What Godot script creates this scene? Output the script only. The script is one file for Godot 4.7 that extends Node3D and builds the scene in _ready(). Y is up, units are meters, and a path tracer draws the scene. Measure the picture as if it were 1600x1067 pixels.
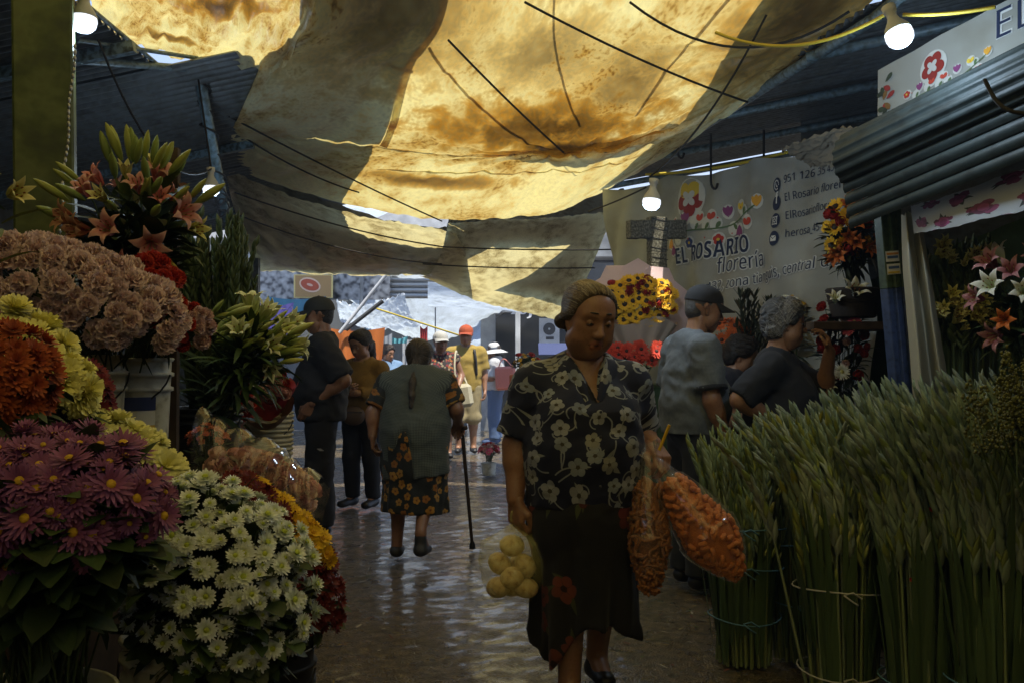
extends Node3D

const EYE := Vector3(0, 1.3, 0)
const FOCAL := 1556.0          # focal length of the lens, in pixels of a 1600 wide picture
const TILT := 0.01478          # the camera looks up by this many radians
var rng := RandomNumberGenerator.new()
var used := {}
var M := {}

# ---------------------------------------------------------------- helpers
func P(x: float, y: float, d: float) -> Vector3:      # survey: where a sight line stands at depth d
	return Vector3((x - 800.0) / FOCAL * d, EYE.y - (y - 556.0) / FOCAL * d, -d)

func rf(a: float, b: float) -> float:
	return rng.randf_range(a, b)

func lin(r: float, g: float, b: float, a := 1.0) -> Color:
	var c := Color(r, g, b).linear_to_srgb()
	c.a = a
	return c

class MB:
	var v := PackedVector3Array()
	var uv := PackedVector2Array()
	var c := PackedColorArray()
	var ix := PackedInt32Array()
	var col := Color(1, 1, 1)
	func p(q: Vector3, t := Vector2.ZERO) -> int:
		v.append(q); uv.append(t); c.append(col)
		return v.size() - 1
	func tri(a: int, b: int, d: int) -> void:
		ix.append(a); ix.append(d); ix.append(b)
	func quad(a: int, b: int, d: int, e: int) -> void:
		tri(a, b, d); tri(a, d, e)
	func face(a: Vector3, b: Vector3, d: Vector3, e: Vector3) -> void:
		var k := p(a, Vector2(0, 1)); p(b, Vector2(1, 1)); p(d, Vector2(1, 0)); p(e, Vector2(0, 0))
		quad(k, k + 1, k + 2, k + 3)
	func box(t: Transform3D, s: Vector3, bev := 0.0) -> void:
		var h := s * 0.5
		var b := minf(bev, minf(h.x, minf(h.y, h.z)) * 0.9)
		if b <= 0.0:
			for ax in 3:
				for sg in [-1.0, 1.0]:
					var n := Vector3.ZERO; n[ax] = sg
					var a := Vector3.ZERO; a[(ax + 1) % 3] = 1.0
					var d := n.cross(a)
					var o := n * h
					face(t * (o - a * h - d * h), t * (o + a * h - d * h), t * (o + a * h + d * h), t * (o - a * h + d * h))
			return
		# bevelled: every side inset, with sloping strips between
		for ax in 3:
			for sg in [-1.0, 1.0]:
				var n := Vector3.ZERO; n[ax] = sg
				var a := Vector3.ZERO; a[(ax + 1) % 3] = 1.0
				var d := n.cross(a)
				var o := n * h
				var ha := a * (h - Vector3(b, b, b)); var hd := d * (h - Vector3(b, b, b))
				face(t * (o - ha - hd), t * (o + ha - hd), t * (o + ha + hd), t * (o - ha + hd))
		for ax in 3:
			for s1 in [-1.0, 1.0]:
				for s2 in [-1.0, 1.0]:
					var i := (ax + 1) % 3; var j := (ax + 2) % 3
					var e := Vector3.ZERO; e[ax] = h[ax] - b
					var q1 := Vector3.ZERO; q1[i] = s1 * h[i]; q1[j] = s2 * (h[j] - b)
					var q2 := Vector3.ZERO; q2[i] = s1 * (h[i] - b); q2[j] = s2 * h[j]
					if s1 * s2 > 0: face(t * (q1 - e), t * (q2 - e), t * (q2 + e), t * (q1 + e))
					else: face(t * (q1 + e), t * (q2 + e), t * (q2 - e), t * (q1 - e))
		for sx in [-1.0, 1.0]:
			for sy in [-1.0, 1.0]:
				for sz in [-1.0, 1.0]:
					var x := t * Vector3(sx * h.x, sy * (h.y - b), sz * (h.z - b))
					var y := t * Vector3(sx * (h.x - b), sy * h.y, sz * (h.z - b))
					var z := t * Vector3(sx * (h.x - b), sy * (h.y - b), sz * h.z)
					var k := p(x); p(y); p(z)
					if sx * sy * sz > 0: tri(k, k + 1, k + 2)
					else: tri(k, k + 2, k + 1)
	func tube(pts: PackedVector3Array, r: PackedFloat32Array, sides := 6, caps := true) -> void:
		var n := pts.size()
		var up := Vector3.UP if absf((pts[1] - pts[0]).normalized().y) < 0.9 else Vector3.RIGHT
		var first := v.size()
		for i in n:
			var d := (pts[mini(i + 1, n - 1)] - pts[maxi(i - 1, 0)]).normalized()
			var a := d.cross(up).normalized()
			var b := a.cross(d)
			up = b
			var rr := r[mini(i, r.size() - 1)]
			for k in sides:
				var g := TAU * k / sides
				p(pts[i] + (a * cos(g) + b * sin(g)) * rr, Vector2(float(k) / sides, float(i) / (n - 1)))
		for i in n - 1:
			for k in sides:
				var a := first + i * sides + k
				var b := first + i * sides + (k + 1) % sides
				quad(a, b, b + sides, a + sides)
		if caps:
			var s := p(pts[0]); var e := p(pts[n - 1])
			for k in sides:
				tri(s, first + (k + 1) % sides, first + k)
				tri(e, first + (n - 1) * sides + k, first + (n - 1) * sides + (k + 1) % sides)
	func rod(a: Vector3, b: Vector3, r: float, sides := 6, r2 := -1.0) -> void:
		tube(PackedVector3Array([a, b]), PackedFloat32Array([r, r if r2 < 0 else r2]), sides)
	func lathe(t: Transform3D, prof: PackedVector2Array, sides := 24, sq := 1.0) -> void:   # prof: (radius, height)
		var first := v.size()
		for i in prof.size():
			for k in sides + 1:
				var g := TAU * k / sides
				p(t * Vector3(cos(g) * prof[i].x, prof[i].y, -sin(g) * prof[i].x * sq), Vector2(float(k) / sides, float(i) / (prof.size() - 1)))
		for i in prof.size() - 1:
			for k in sides:
				var a := first + i * (sides + 1) + k
				quad(a, a + 1, a + sides + 2, a + sides + 1)
	func ball(t: Transform3D, seg := 10, rings := 6) -> void:
		var pr := PackedVector2Array()
		for i in rings + 1:
			var g := -PI / 2 + PI * i / rings
			pr.append(Vector2(maxf(cos(g), 0.001), sin(g)))
		lathe(t, pr, seg)
	func blade(base: Vector3, dir: Vector3, side: Vector3, l: float, w: float, droop: float, segs := 4, fold := 0.15) -> void:   # a leaf or petal: a folded strip that bends
		var nrm := side.cross(dir).normalized()
		var prev := -1
		var q := base
		var d := dir
		for i in segs + 1:
			var s := float(i) / segs
			var ww := w * 0.5 * pow(sin(PI * clampf(s * 0.86 + 0.09, 0.0, 1.0)), 0.8)
			if i == segs: ww = w * 0.04
			var k := p(q - side * ww + nrm * ww * fold, Vector2(0, s)); p(q, Vector2(0.5, s)); p(q + side * ww + nrm * ww * fold, Vector2(1, s))
			if prev >= 0:
				quad(prev, prev + 1, k + 1, k); quad(prev + 1, prev + 2, k + 2, k + 1)
			prev = k
			q += d * l / segs
			d = (d - nrm * droop / segs).normalized()
			nrm = side.cross(d).normalized()
	func grid(nu: int, nv: int, f: Callable) -> void:      # f(u, v) -> Vector3
		var first := v.size()
		for j in nv + 1:
			for i in nu + 1:
				var a := float(i) / nu; var b := float(j) / nv
				p(f.call(a, b), Vector2(a, b))
		for j in nv:
			for i in nu:
				var a := first + j * (nu + 1) + i
				quad(a, a + 1, a + nu + 2, a + nu + 1)
	func join(o: MB, t: Transform3D) -> void:
		var k := v.size()
		for i in o.v.size():
			v.append(t * o.v[i])
		uv.append_array(o.uv); c.append_array(o.c)
		for i in o.ix: ix.append(i + k)
	func mesh() -> ArrayMesh:
		var n := PackedVector3Array(); n.resize(v.size())
		for i in range(0, ix.size(), 3):
			var a := ix[i]; var b := ix[i + 1]; var d := ix[i + 2]
			var m := (v[d] - v[a]).cross(v[b] - v[a])
			n[a] += m; n[b] += m; n[d] += m
		for i in n.size():
			n[i] = n[i].normalized() if n[i].length_squared() > 1e-20 else Vector3.UP
		var arr := []; arr.resize(Mesh.ARRAY_MAX)
		arr[Mesh.ARRAY_VERTEX] = v; arr[Mesh.ARRAY_NORMAL] = n; arr[Mesh.ARRAY_TEX_UV] = uv; arr[Mesh.ARRAY_COLOR] = c; arr[Mesh.ARRAY_INDEX] = ix
		var am := ArrayMesh.new()
		if v.size() > 0 and ix.size() > 0: am.add_surface_from_arrays(Mesh.PRIMITIVE_TRIANGLES, arr)
		return am

func numbered(n: String) -> String:
	if not used.has(n):
		used[n] = 0
		return n
	used[n] += 1
	return "%s_%03d" % [n, used[n]]

func tag(o: Node, label: String, category := "", group := "", kind := "") -> Node:
	if label != "": o.set_meta("label", label)
	if category != "": o.set_meta("category", category)
	if group != "": o.set_meta("group", group)
	if kind != "": o.set_meta("kind", kind)
	return o

func thing(called: String, label: String, category: String, at := Vector3.ZERO, turn := 0.0, group := "") -> Node3D:
	var o := Node3D.new()
	o.name = numbered(called)
	add_child(o)
	o.position = at
	o.rotation.y = turn
	tag(o, label, category, group)
	return o

func part(called: String, mesh: Mesh, m: Material, parent: Node, t := Transform3D.IDENTITY) -> MeshInstance3D:
	var o := MeshInstance3D.new()
	o.name = called if parent != self else numbered(called)
	o.mesh = mesh
	o.material_override = m
	o.transform = t
	parent.add_child(o, true)
	return o

func struct(called: String, mesh: Mesh, m: Material, parent: Node = self) -> MeshInstance3D:
	var o := part(called, mesh, m, parent)
	if parent == self: o.set_meta("kind", "structure")
	return o

func mat(col: Color, rough := 0.8, metal := 0.0) -> StandardMaterial3D:
	var m := StandardMaterial3D.new()
	m.albedo_color = col
	m.roughness = rough
	m.metallic = metal
	return m

func vmat(rough := 0.8, back := Color.BLACK) -> StandardMaterial3D:      # colours come from the mesh
	var m := mat(Color.WHITE, rough)
	m.vertex_color_use_as_albedo = true
	if back != Color.BLACK:
		m.backlight_enabled = true
		m.backlight = back
	return m

func noise(freq: float, sd: int, oct := 4) -> FastNoiseLite:
	var n := FastNoiseLite.new()
	n.seed = sd; n.frequency = freq; n.fractal_octaves = oct
	return n

func noise_tex(freq: float, sd: int, ramp: Array, size := 512, normal := false, strength := 6.0, oct := 5) -> NoiseTexture2D:
	var t := NoiseTexture2D.new()
	t.width = size; t.height = size; t.seamless = true
	t.noise = noise(freq, sd, oct)
	if normal:
		t.as_normal_map = true; t.bump_strength = strength
	elif ramp.size():
		var g := Gradient.new()
		var off := PackedFloat32Array(); var cs := PackedColorArray()
		for r in ramp: off.append(r[0]); cs.append(r[1])
		g.offsets = off; g.colors = cs
		t.color_ramp = g
	return t

func tri_mat(m: StandardMaterial3D, tex: Texture2D, scale: float, world := false) -> StandardMaterial3D:
	m.albedo_texture = tex
	m.uv1_triplanar = true
	m.uv1_world_triplanar = world
	m.uv1_scale = Vector3.ONE * scale
	return m

func look(fwd: Vector3, at: Vector3, s := 1.0, spin := 0.0) -> Transform3D:      # +Y of the mesh turned to fwd
	var y := fwd.normalized()
	var x := y.cross(Vector3(0.31, 0.2, 0.93)).normalized()
	var z := x.cross(y)
	return Transform3D(Basis(x, y, z) * Basis(Vector3.UP, spin) * Basis.from_scale(Vector3.ONE * s), at)

func curve(pts: Array, n: int) -> PackedVector3Array:                # Catmull-Rom through the points
	var out := PackedVector3Array()
	var m := pts.size() - 1
	for i in n + 1:
		var s := float(i) / n * m
		var k := mini(int(s), m - 1)
		var f := s - k
		var a: Vector3 = pts[maxi(k - 1, 0)]; var b: Vector3 = pts[k]; var c: Vector3 = pts[k + 1]; var d: Vector3 = pts[mini(k + 2, m)]
		out.append(b.cubic_interpolate(c, a, d, f))
	return out

func sag(a: Vector3, b: Vector3, drop: float, n := 12) -> PackedVector3Array:
	var out := PackedVector3Array()
	for i in n + 1:
		var s := float(i) / n
		out.append(a.lerp(b, s) + Vector3.DOWN * drop * 4.0 * s * (1 - s))
	return out

func cord(called: String, label: String, pts: PackedVector3Array, r: float, m: Material, category := "rope", group := "") -> void:
	var b := MB.new()
	b.tube(pts, PackedFloat32Array([r]), 5)
	tag(part(called, b.mesh(), m, self), label, category, group)

# ---------------------------------------------------------------- scene
func _ready() -> void:
	rng.seed = 20417
	var cam := Camera3D.new()
	cam.name = "camera"
	cam.position = EYE
	cam.rotation.x = TILT
	cam.fov = rad_to_deg(2.0 * atan(533.5 / FOCAL))
	cam.near = 0.05
	cam.far = 300.0
	cam.current = true
	add_child(cam)
	var env := Environment.new()
	env.background_mode = Environment.BG_SKY
	var sky := Sky.new()
	var sm := ProceduralSkyMaterial.new()
	sm.sky_top_color = Color(0.50, 0.64, 0.86)
	sm.sky_horizon_color = Color(0.86, 0.91, 0.97)
	sm.sky_curve = 0.2
	sm.ground_bottom_color = Color(0.25, 0.25, 0.25)
	sm.ground_horizon_color = Color(0.6, 0.62, 0.65)
	sm.energy_multiplier = 1.0
	sky.sky_material = sm
	env.sky = sky
	env.background_energy_multiplier = 0.9
	env.tonemap_mode = Environment.TONE_MAPPER_LINEAR
	env.tonemap_exposure = EXPOSURE
	env.fog_enabled = true                 # damp, dusty air under the sheets
	env.fog_density = 0.0055
	env.fog_light_color = Color(0.93, 0.95, 1.0)
	env.sdfgi_enabled = true
	env.ssao_enabled = true
	env.ssil_enabled = true
	var we := WorldEnvironment.new()
	we.name = "world_environment"
	we.environment = env
	add_child(we)
	var sun := DirectionalLight3D.new()
	sun.name = "sun"
	sun.light_energy = 1.6
	sun.light_angular_distance = 0.5
	sun.light_color = Color(1.0, 0.97, 0.91)
	sun.shadow_enabled = true
	add_child(sun)
	sun.look_at_from_position(Vector3.ZERO, -Vector3(0.2, 0.93, 0.28), Vector3.RIGHT)

	materials()
	ground()
	canopy()
	stalls()
	street()
	flowers()
	right_stall()
	people()
	details()

const EXPOSURE := 1.65

func materials() -> void:
	M.steel_dark = tri_mat(mat(lin(0.15, 0.17, 0.18), 0.5, 0.3), noise_tex(0.02, 3, [[0.0, Color(0.55, 0.5, 0.45)], [0.5, Color(1, 1, 1)], [1.0, Color(0.75, 0.7, 0.6)]]), 0.7)
	M.pipe_blue = tri_mat(mat(lin(0.17, 0.25, 0.30), 0.45, 0.1), noise_tex(0.03, 5, [[0.0, Color(0.4, 0.33, 0.27)], [0.42, Color(0.75, 0.75, 0.7)], [0.6, Color(1, 1, 1)]]), 1.3)
	M.rope_dark = mat(lin(0.02, 0.018, 0.015), 0.9)
	M.rope_white = mat(lin(0.45, 0.45, 0.42), 0.85)
	M.rope_yellow = mat(lin(0.5, 0.38, 0.03), 0.7)
	M.twine_blue = mat(lin(0.09, 0.22, 0.30), 0.6)
	M.wood_dark = tri_mat(mat(lin(0.085, 0.055, 0.035), 0.8), noise_tex(0.012, 8, [[0.0, Color(0.5, 0.45, 0.4)], [1.0, Color(1, 1, 1)]]), 1.0)
	M.black_plastic = mat(lin(0.012, 0.013, 0.014), 0.45)
	M.cream_plastic = tri_mat(mat(lin(0.55, 0.50, 0.34), 0.5), noise_tex(0.02, 11, [[0.0, Color(0.55, 0.48, 0.36)], [0.45, Color(0.92, 0.9, 0.85)], [1.0, Color(1, 1, 1)]]), 1.5)
	M.white_plastic = tri_mat(mat(lin(0.62, 0.62, 0.56), 0.45), noise_tex(0.02, 12, [[0.0, Color(0.5, 0.47, 0.4)], [0.4, Color(0.9, 0.9, 0.88)], [1.0, Color(1, 1, 1)]]), 1.5)
	M.foliage = vmat(0.55, Color(0.25, 0.3, 0.1))
	M.petal = vmat(0.7, Color(0.45, 0.45, 0.45))
	M.green_cloth = tri_mat(mat(lin(0.045, 0.085, 0.03), 0.9), noise_tex(0.05, 17, [[0.0, Color(0.75, 0.75, 0.75)], [1.0, Color(1, 1, 1)]]), 1.0)
	M.film = mat(Color(1, 1, 1, 0.03), 0.1)
	M.film.transparency = BaseMaterial3D.TRANSPARENCY_ALPHA

# ---------------------------------------------------------------- ground
func ground() -> void:
	var n1 := noise(0.35, 41, 3); var n2 := noise(2.6, 42, 3); var n3 := noise(9.0, 43, 2)
	var cr := noise(0.55, 44, 2); cr.noise_type = FastNoiseLite.TYPE_CELLULAR; cr.cellular_return_type = FastNoiseLite.RETURN_DISTANCE2_SUB
	var f := func(x: float, z: float) -> float:
		var h := n1.get_noise_2d(x, z) * 0.022 + n2.get_noise_2d(x, z) * 0.002 + n3.get_noise_2d(x, z) * 0.0045
		var edge := cr.get_noise_2d(x * 1.1, z * 1.1) + 1.0
		return h - 0.012 * clampf(1.0 - edge / 0.05, 0.0, 1.0) - 0.012
	var b := MB.new()
	b.grid(230, 420, func(u, v):
		var x := lerpf(-3.6, 3.6, u); var z := lerpf(-1.4, -15.5, v)
		var e: float = clampf(minf(minf(u, 1 - u), minf(v, 1 - v)) * 20.0, 0.0, 1.0)
		return Vector3(x, lerpf(-0.012, f.call(x, z), e), z))
	# out to the horizon
	var o := [Vector3(-3.6, -0.012, -1.4), Vector3(3.6, -0.012, -1.4), Vector3(3.6, -0.012, -15.5), Vector3(-3.6, -0.012, -15.5)]
	var w := [Vector3(-150, -0.012, 150), Vector3(150, -0.012, 150), Vector3(150, -0.012, -150), Vector3(-150, -0.012, -150)]
	for i in 4:
		b.face(w[i], w[(i + 1) % 4], o[(i + 1) % 4], o[i])
	var m := mat(Color.WHITE, 1.0)
	m.albedo_texture = noise_tex(0.03, 51, [[0.0, lin(0.03, 0.021, 0.011)], [0.4, lin(0.085, 0.062, 0.032)], [0.6, lin(0.13, 0.097, 0.05)], [1.0, lin(0.24, 0.185, 0.10)]], 1024, false, 6, 6)
	m.uv1_triplanar = true; m.uv1_world_triplanar = true; m.uv1_scale = Vector3.ONE * 0.47
	m.roughness_texture = noise_tex(0.012, 52, [[0.0, Color(0.16, 0.16, 0.16)], [0.5, Color(0.32, 0.32, 0.32)], [1.0, Color(0.6, 0.6, 0.6)]], 1024, false, 6, 5)
	m.normal_enabled = true
	m.normal_texture = noise_tex(0.14, 53, [], 1024, true, 10.0, 4)
	m.normal_scale = 0.7
	m.clearcoat_enabled = true                    # the film of water
	m.clearcoat = 0.9
	m.clearcoat_roughness = 0.14
	m.clearcoat_texture = noise_tex(0.009, 54, [[0.0, Color(1, 1, 1)], [0.44, Color(0.9, 0.9, 0.9)], [0.56, Color(0.3, 0.3, 0.3)], [1.0, Color(0.08, 0.08, 0.08)]], 1024, false, 6, 5)
	struct("ground", b.mesh(), m)
	b = MB.new()
	for i in 240:
		b.col = [Color(0.10, 0.13, 0.04), Color(0.22, 0.17, 0.05), Color(0.30, 0.26, 0.14), Color(0.16, 0.06, 0.04), Color(0.5, 0.45, 0.35)][rng.randi() % 5]
		var x := rf(-1.1, 1.3); var z := rf(-3.0, -9.5)
		if rng.randf() < 0.5: x = [-0.75, 0.85][i % 2] + rf(-0.2, 0.2)
		var g := rf(0, TAU)
		var d := Vector3(cos(g), rf(0.02, 0.16), sin(g)).normalized()
		b.blade(Vector3(x, f.call(x, z) + 0.004, z), d, d.cross(Vector3.UP).normalized(), rf(0.015, 0.06), rf(0.006, 0.016), rf(-0.2, 0.4), 3)
	tag(part("leaf_litter", b.mesh(), M.petal, self), "fallen leaves and petals scattered on the wet ground", "litter", "", "stuff")

# ---------------------------------------------------------------- sheets of cloth
class Sheet:
	var rows: Array
	var nz: FastNoiseLite
	var amp := 0.02
	var ridge := 0.0
	var knots := []         # [u, v, folds, height, reach]: creases that run into a low point
	func at(u: float, v: float) -> Vector3:
		var m := rows.size() - 1
		var s := clampf(v, 0.0, 1.0) * m
		var k := mini(int(s), m - 1)
		var f := s - k
		var q := []
		for j in [maxi(k - 1, 0), k, k + 1, mini(k + 2, m)]:
			q.append(row(rows[j], u))
		var r: Vector3 = q[1].cubic_interpolate(q[2], q[0], q[3], f)
		if amp > 0.0:
			r.y += nz.get_noise_2d(u * 3.0, v * 3.0) * amp * 2.0 + absf(nz.get_noise_2d(u * 9.0 + 40.0 + v * 3.0, v * 3.0 - u * 2.0)) * ridge
		for kn in knots:
			var p2 := Vector2((u - kn[0]) * 2.2, (v - kn[1]) * 4.0)
			var a: float = p2.angle() * kn[2] / TAU + nz.get_noise_2d(u * 4.0, v * 4.0) * 0.6
			var tri := 1.0 - absf(2.0 * (a - floorf(a)) - 1.0)
			r.y += kn[3] * pow(tri, 5.0) * smoothstep(0.02, 0.25, p2.length()) * exp(-p2.length() / kn[4])
		return r
	func row(pts: Array, u: float) -> Vector3:
		var m := pts.size() - 1
		var s := clampf(u, 0.0, 1.0) * m
		var k := mini(int(s), m - 1)
		var a: Vector3 = pts[maxi(k - 1, 0)]; var b: Vector3 = pts[k]; var c: Vector3 = pts[k + 1]; var d: Vector3 = pts[mini(k + 2, m)]
		return b.cubic_interpolate(c, a, d, s - k)

func sheet(rows: Array, amp := 0.02, ridge := 0.03, sd := 1) -> Sheet:
	var s := Sheet.new()
	s.rows = rows; s.amp = amp; s.ridge = ridge
	s.nz = noise(1.0, sd, 3)
	return s

func sheet_mesh(s: Sheet, nu: int, nv: int, q := [], lift := 0.0) -> ArrayMesh:     # q: four (u, v) corners of a piece of it
	var b := MB.new()
	b.grid(nu, nv, func(u, v):
		var a := Vector2(u, v)
		if q.size():
			a = (q[0] as Vector2).lerp(q[1], u).lerp((q[3] as Vector2).lerp(q[2], u), v)
		return s.at(a.x, a.y) + Vector3.UP * lift)
	if q.size():
		for i in b.uv.size():
			var t := b.uv[i]
			b.uv[i] = (q[0] as Vector2).lerp(q[1], t.x).lerp((q[3] as Vector2).lerp(q[2], t.x), t.y)
	return b.mesh()

func tarp_texture(size: int, sd: int, base: Color, stain: Color, mould: Color, blots: Array, amount: float) -> ImageTexture:
	var a := noise(3.0 / size, sd, 5).get_image(size, size)
	var b := noise(14.0 / size, sd + 1, 4).get_image(size, size)
	var c := noise(90.0 / size, sd + 2, 4).get_image(size, size)
	var img := Image.create(size, size, false, Image.FORMAT_RGB8)
	for y in size:
		for x in size:
			var f := a.get_pixel(x, y).r; var g := b.get_pixel(x, y).r; var h := c.get_pixel(x, y).r
			var st := clampf((f * 0.45 + g * 0.42 + h * 0.25 - 0.50) * 2.6, 0.0, 1.0) * amount
			var mo := clampf((g * 0.4 + h * 0.75 - 0.66) * 3.0, 0.0, 1.0) * clampf((f - 0.40) * 3.0, 0.0, 1.0) * amount * 0.8
			for k in blots:                    # [u, v, radius u, radius v, strength]: mildew where water has stood
				var d := Vector2((float(x) / size - k[0]) / k[2], (float(y) / size - k[1]) / k[3]).length() + (g - 0.5) * 0.9 + (h - 0.5) * 0.35
				st = maxf(st, k[4] * clampf((1.15 - d) * 2.6, 0.0, 1.0) * (0.55 + 0.6 * h))
				mo = maxf(mo, k[4] * clampf((0.75 - d) * 2.0, 0.0, 1.0) * (0.3 + 0.9 * g))
			var col := base.lerp(stain, clampf(st, 0, 1)).lerp(mould, clampf(mo, 0, 1) * 0.85)
			img.set_pixel(x, y, col * (0.93 + 0.14 * h))
	img.generate_mipmaps()
	return ImageTexture.create_from_image(img)

func cloth_mat(tex: Texture2D, back: Color, rough := 0.55, col := Color.WHITE) -> StandardMaterial3D:
	var m := mat(col, rough)
	m.albedo_texture = tex
	m.backlight_enabled = true
	m.backlight = back
	return m

var tarp_a: Sheet

func canopy() -> void:
	var ta := tarp_texture(768, 61, Color(0.95, 0.92, 0.75), Color(0.70, 0.50, 0.18), Color(0.20, 0.13, 0.05), [[0.55, 0.62, 0.26, 0.085, 1.0], [0.62, 0.70, 0.2, 0.06, 1.0], [0.2, 0.36, 0.22, 0.22, 0.55], [0.9, 0.35, 0.14, 0.35, 0.75], [0.42, 0.88, 0.2, 0.02, 0.8], [0.5, 0.45, 0.12, 0.1, 0.5], [0.68, 0.52, 0.1, 0.12, 0.6]], 0.85)
	M.tarp_yellow = cloth_mat(ta, Color(0.88, 0.845, 0.68), 0.4)
	var tb := tarp_texture(512, 71, Color(0.86, 0.84, 0.72), Color(0.52, 0.45, 0.30), Color(0.14, 0.12, 0.09), [], 0.7)
	M.tarp_grey = cloth_mat(tb, Color(1, 0.96, 0.8), 0.38)
	M.tarp_white = cloth_mat(tarp_texture(256, 81, Color(0.93, 0.94, 0.95), Color(0.72, 0.72, 0.70), Color(0.4, 0.4, 0.4), [], 0.5), Color(0.9, 0.95, 1.0), 0.5)
	tarp_a = sheet([
		[Vector3(-1.9, 3.5, 8.5), Vector3(-0.8, 3.3, 8.5), Vector3(0.4, 3.2, 8.5), Vector3(1.5, 3.3, 8.5), Vector3(2.4, 3.5, 8.5)],
		[Vector3(-1.3, 3.35, 0), Vector3(-0.4, 3.2, 0), Vector3(0.5, 3.15, 0), Vector3(1.4, 3.2, 0), Vector3(2.2, 3.3, 0)],
		[P(452, -60, 4.6), P(680, -60, 4.7), P(900, -50, 4.75), P(1150, -45, 4.7), P(1415, -40, 4.5)],
		[P(405, 100, 5.8), P(620, 112, 6.0), P(830, 122, 6.0), P(1050, 112, 5.8), P(1290, 70, 5.3)],
		[P(366, 190, 7.0), P(590, 215, 7.2), P(800, 228, 7.0), P(1000, 208, 6.4), P(1180, 150, 6.0)],
		[P(356, 236, 7.8), P(560, 258, 7.9), P(745, 262, 7.5), P(930, 263, 6.7), P(1085, 216, 6.6)],
		[P(352, 262, 8.6), P(505, 310, 9.0), P(690, 346, 9.4), P(865, 331, 9.2), P(1000, 268, 8.4)],
	], 0.014, 0.035, 5)
	tarp_a.knots = [[0.62, 0.72, 15.0, 0.05, 0.7], [0.05, 0.8, 9.0, 0.05, 0.5], [0.95, 0.5, 9.0, 0.04, 0.5]]
	var big := tag(part("tarpaulin", sheet_mesh(tarp_a, 150, 240), M.tarp_yellow, self), "large stained yellow tarpaulin sagging over the whole aisle", "tarpaulin")
	# bands sewn on from above
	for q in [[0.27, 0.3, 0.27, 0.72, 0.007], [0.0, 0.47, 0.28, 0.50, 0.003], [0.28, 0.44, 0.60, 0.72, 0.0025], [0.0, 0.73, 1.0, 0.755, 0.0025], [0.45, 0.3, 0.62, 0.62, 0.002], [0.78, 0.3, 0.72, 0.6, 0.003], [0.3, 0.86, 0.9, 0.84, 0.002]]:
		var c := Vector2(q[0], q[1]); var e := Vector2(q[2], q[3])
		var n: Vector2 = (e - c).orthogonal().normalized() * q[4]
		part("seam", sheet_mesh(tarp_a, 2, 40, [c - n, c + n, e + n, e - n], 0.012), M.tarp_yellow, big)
	# unseen sheets added between the tarpaulin and the sun, cut to shade parts of it
	var sunward := Vector3(0.2, 0.93, 0.28)
	var shade_sheets := ["added unseen sheet shading the left side of the yellow tarpaulin", "added unseen sheet shading the far left corner of the yellow tarpaulin", "added unseen sheet shading the right edge of the yellow tarpaulin"]
	for q in [[Vector2(-0.02, 0.05), Vector2(0.27, 0.05), Vector2(0.26, 0.71), Vector2(-0.02, 0.72)], [Vector2(0.0, 0.71), Vector2(0.25, 0.72), Vector2(0.29, 1.0), Vector2(0.0, 1.0)], [Vector2(0.80, 0.05), Vector2(1.02, 0.05), Vector2(1.0, 0.98), Vector2(0.86, 0.98)]]:
		add_shade_sheet(tarp_a, q, sunward * 0.2, shade_sheets.pop_front())

	var d := sheet([
		[Vector3(-4.2, 3.5, 2), Vector3(-2.8, 3.4, 2), Vector3(-1.0, 3.5, 2)],
		[P(-250, -170, 3.9), P(120, -150, 4.0), P(520, -150, 4.1)],
		[P(120, -20, 5.1), P(290, 0, 5.1), P(490, 8, 5.0)],
		[P(118, 60, 5.75), P(280, 93, 5.85), P(432, 120, 6.0)],
	], 0.02, 0.09, 9)
	tag(part("tarpaulin", sheet_mesh(d, 40, 60), M.tarp_yellow, self), "creased pale yellow tarpaulin above the corrugated roof by the green pillar", "tarpaulin")

	var b := sheet([
		[P(350, 262, 8.4), P(430, 298, 8.9), P(540, 333, 9.3), P(640, 352, 9.6), P(712, 366, 9.7)],
		[P(362, 320, 9.2), P(450, 350, 9.8), P(550, 375, 10.2), P(650, 390, 10.3), P(725, 390, 10.3)],
		[P(385, 385, 10.6), P(470, 402, 11.0), P(560, 415, 11.2), P(650, 418, 11.2), P(735, 415, 11.1)],
		[P(400, 425, 12.0), P(480, 428, 12.2), P(570, 431, 12.3), P(650, 432, 12.2), P(748, 428, 12.0)],
	], 0.01, 0.05, 13)
	tag(part("tarpaulin", sheet_mesh(b, 60, 50), M.tarp_grey, self), "grey translucent tarpaulin sagging low beyond the yellow tarpaulin", "tarpaulin")
	add_shade_sheet(b, [Vector2(0.0, 0.12), Vector2(1.0, 0.36), Vector2(1.0, 0.93), Vector2(0.0, 1.0)], sunward * 0.22, "added unseen sheet shading the grey tarpaulin")  # added blocker out of view that keeps the sun off the grey sheet

	var c := sheet([
		[P(700, 348, 9.6), P(790, 344, 9.6), P(880, 338, 9.4), P(968, 330, 8.9)],
		[P(690, 392, 10.4), P(780, 388, 10.4), P(865, 388, 10.2), P(940, 380, 9.8)],
		[P(672, 428, 11.3), P(760, 436, 11.2), P(850, 440, 11.0), P(915, 440, 10.7)],
		[P(655, 431, 12.2), P(735, 466, 12.0), P(815, 488, 11.7), P(885, 503, 11.4)],
	], 0.008, 0.03, 15)
	tag(part("tarpaulin", sheet_mesh(c, 50, 50), M.tarp_grey, self), "cream tarpaulin with a low hanging corner beside the grey tarpaulin", "tarpaulin")
	var spots := ["added unseen sheet shading the near edge of the cream tarpaulin", "added unseen sheet shading the place where cream and grey tarpaulins meet", "added unseen sheet shading the low corner of the cream tarpaulin"]
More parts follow.
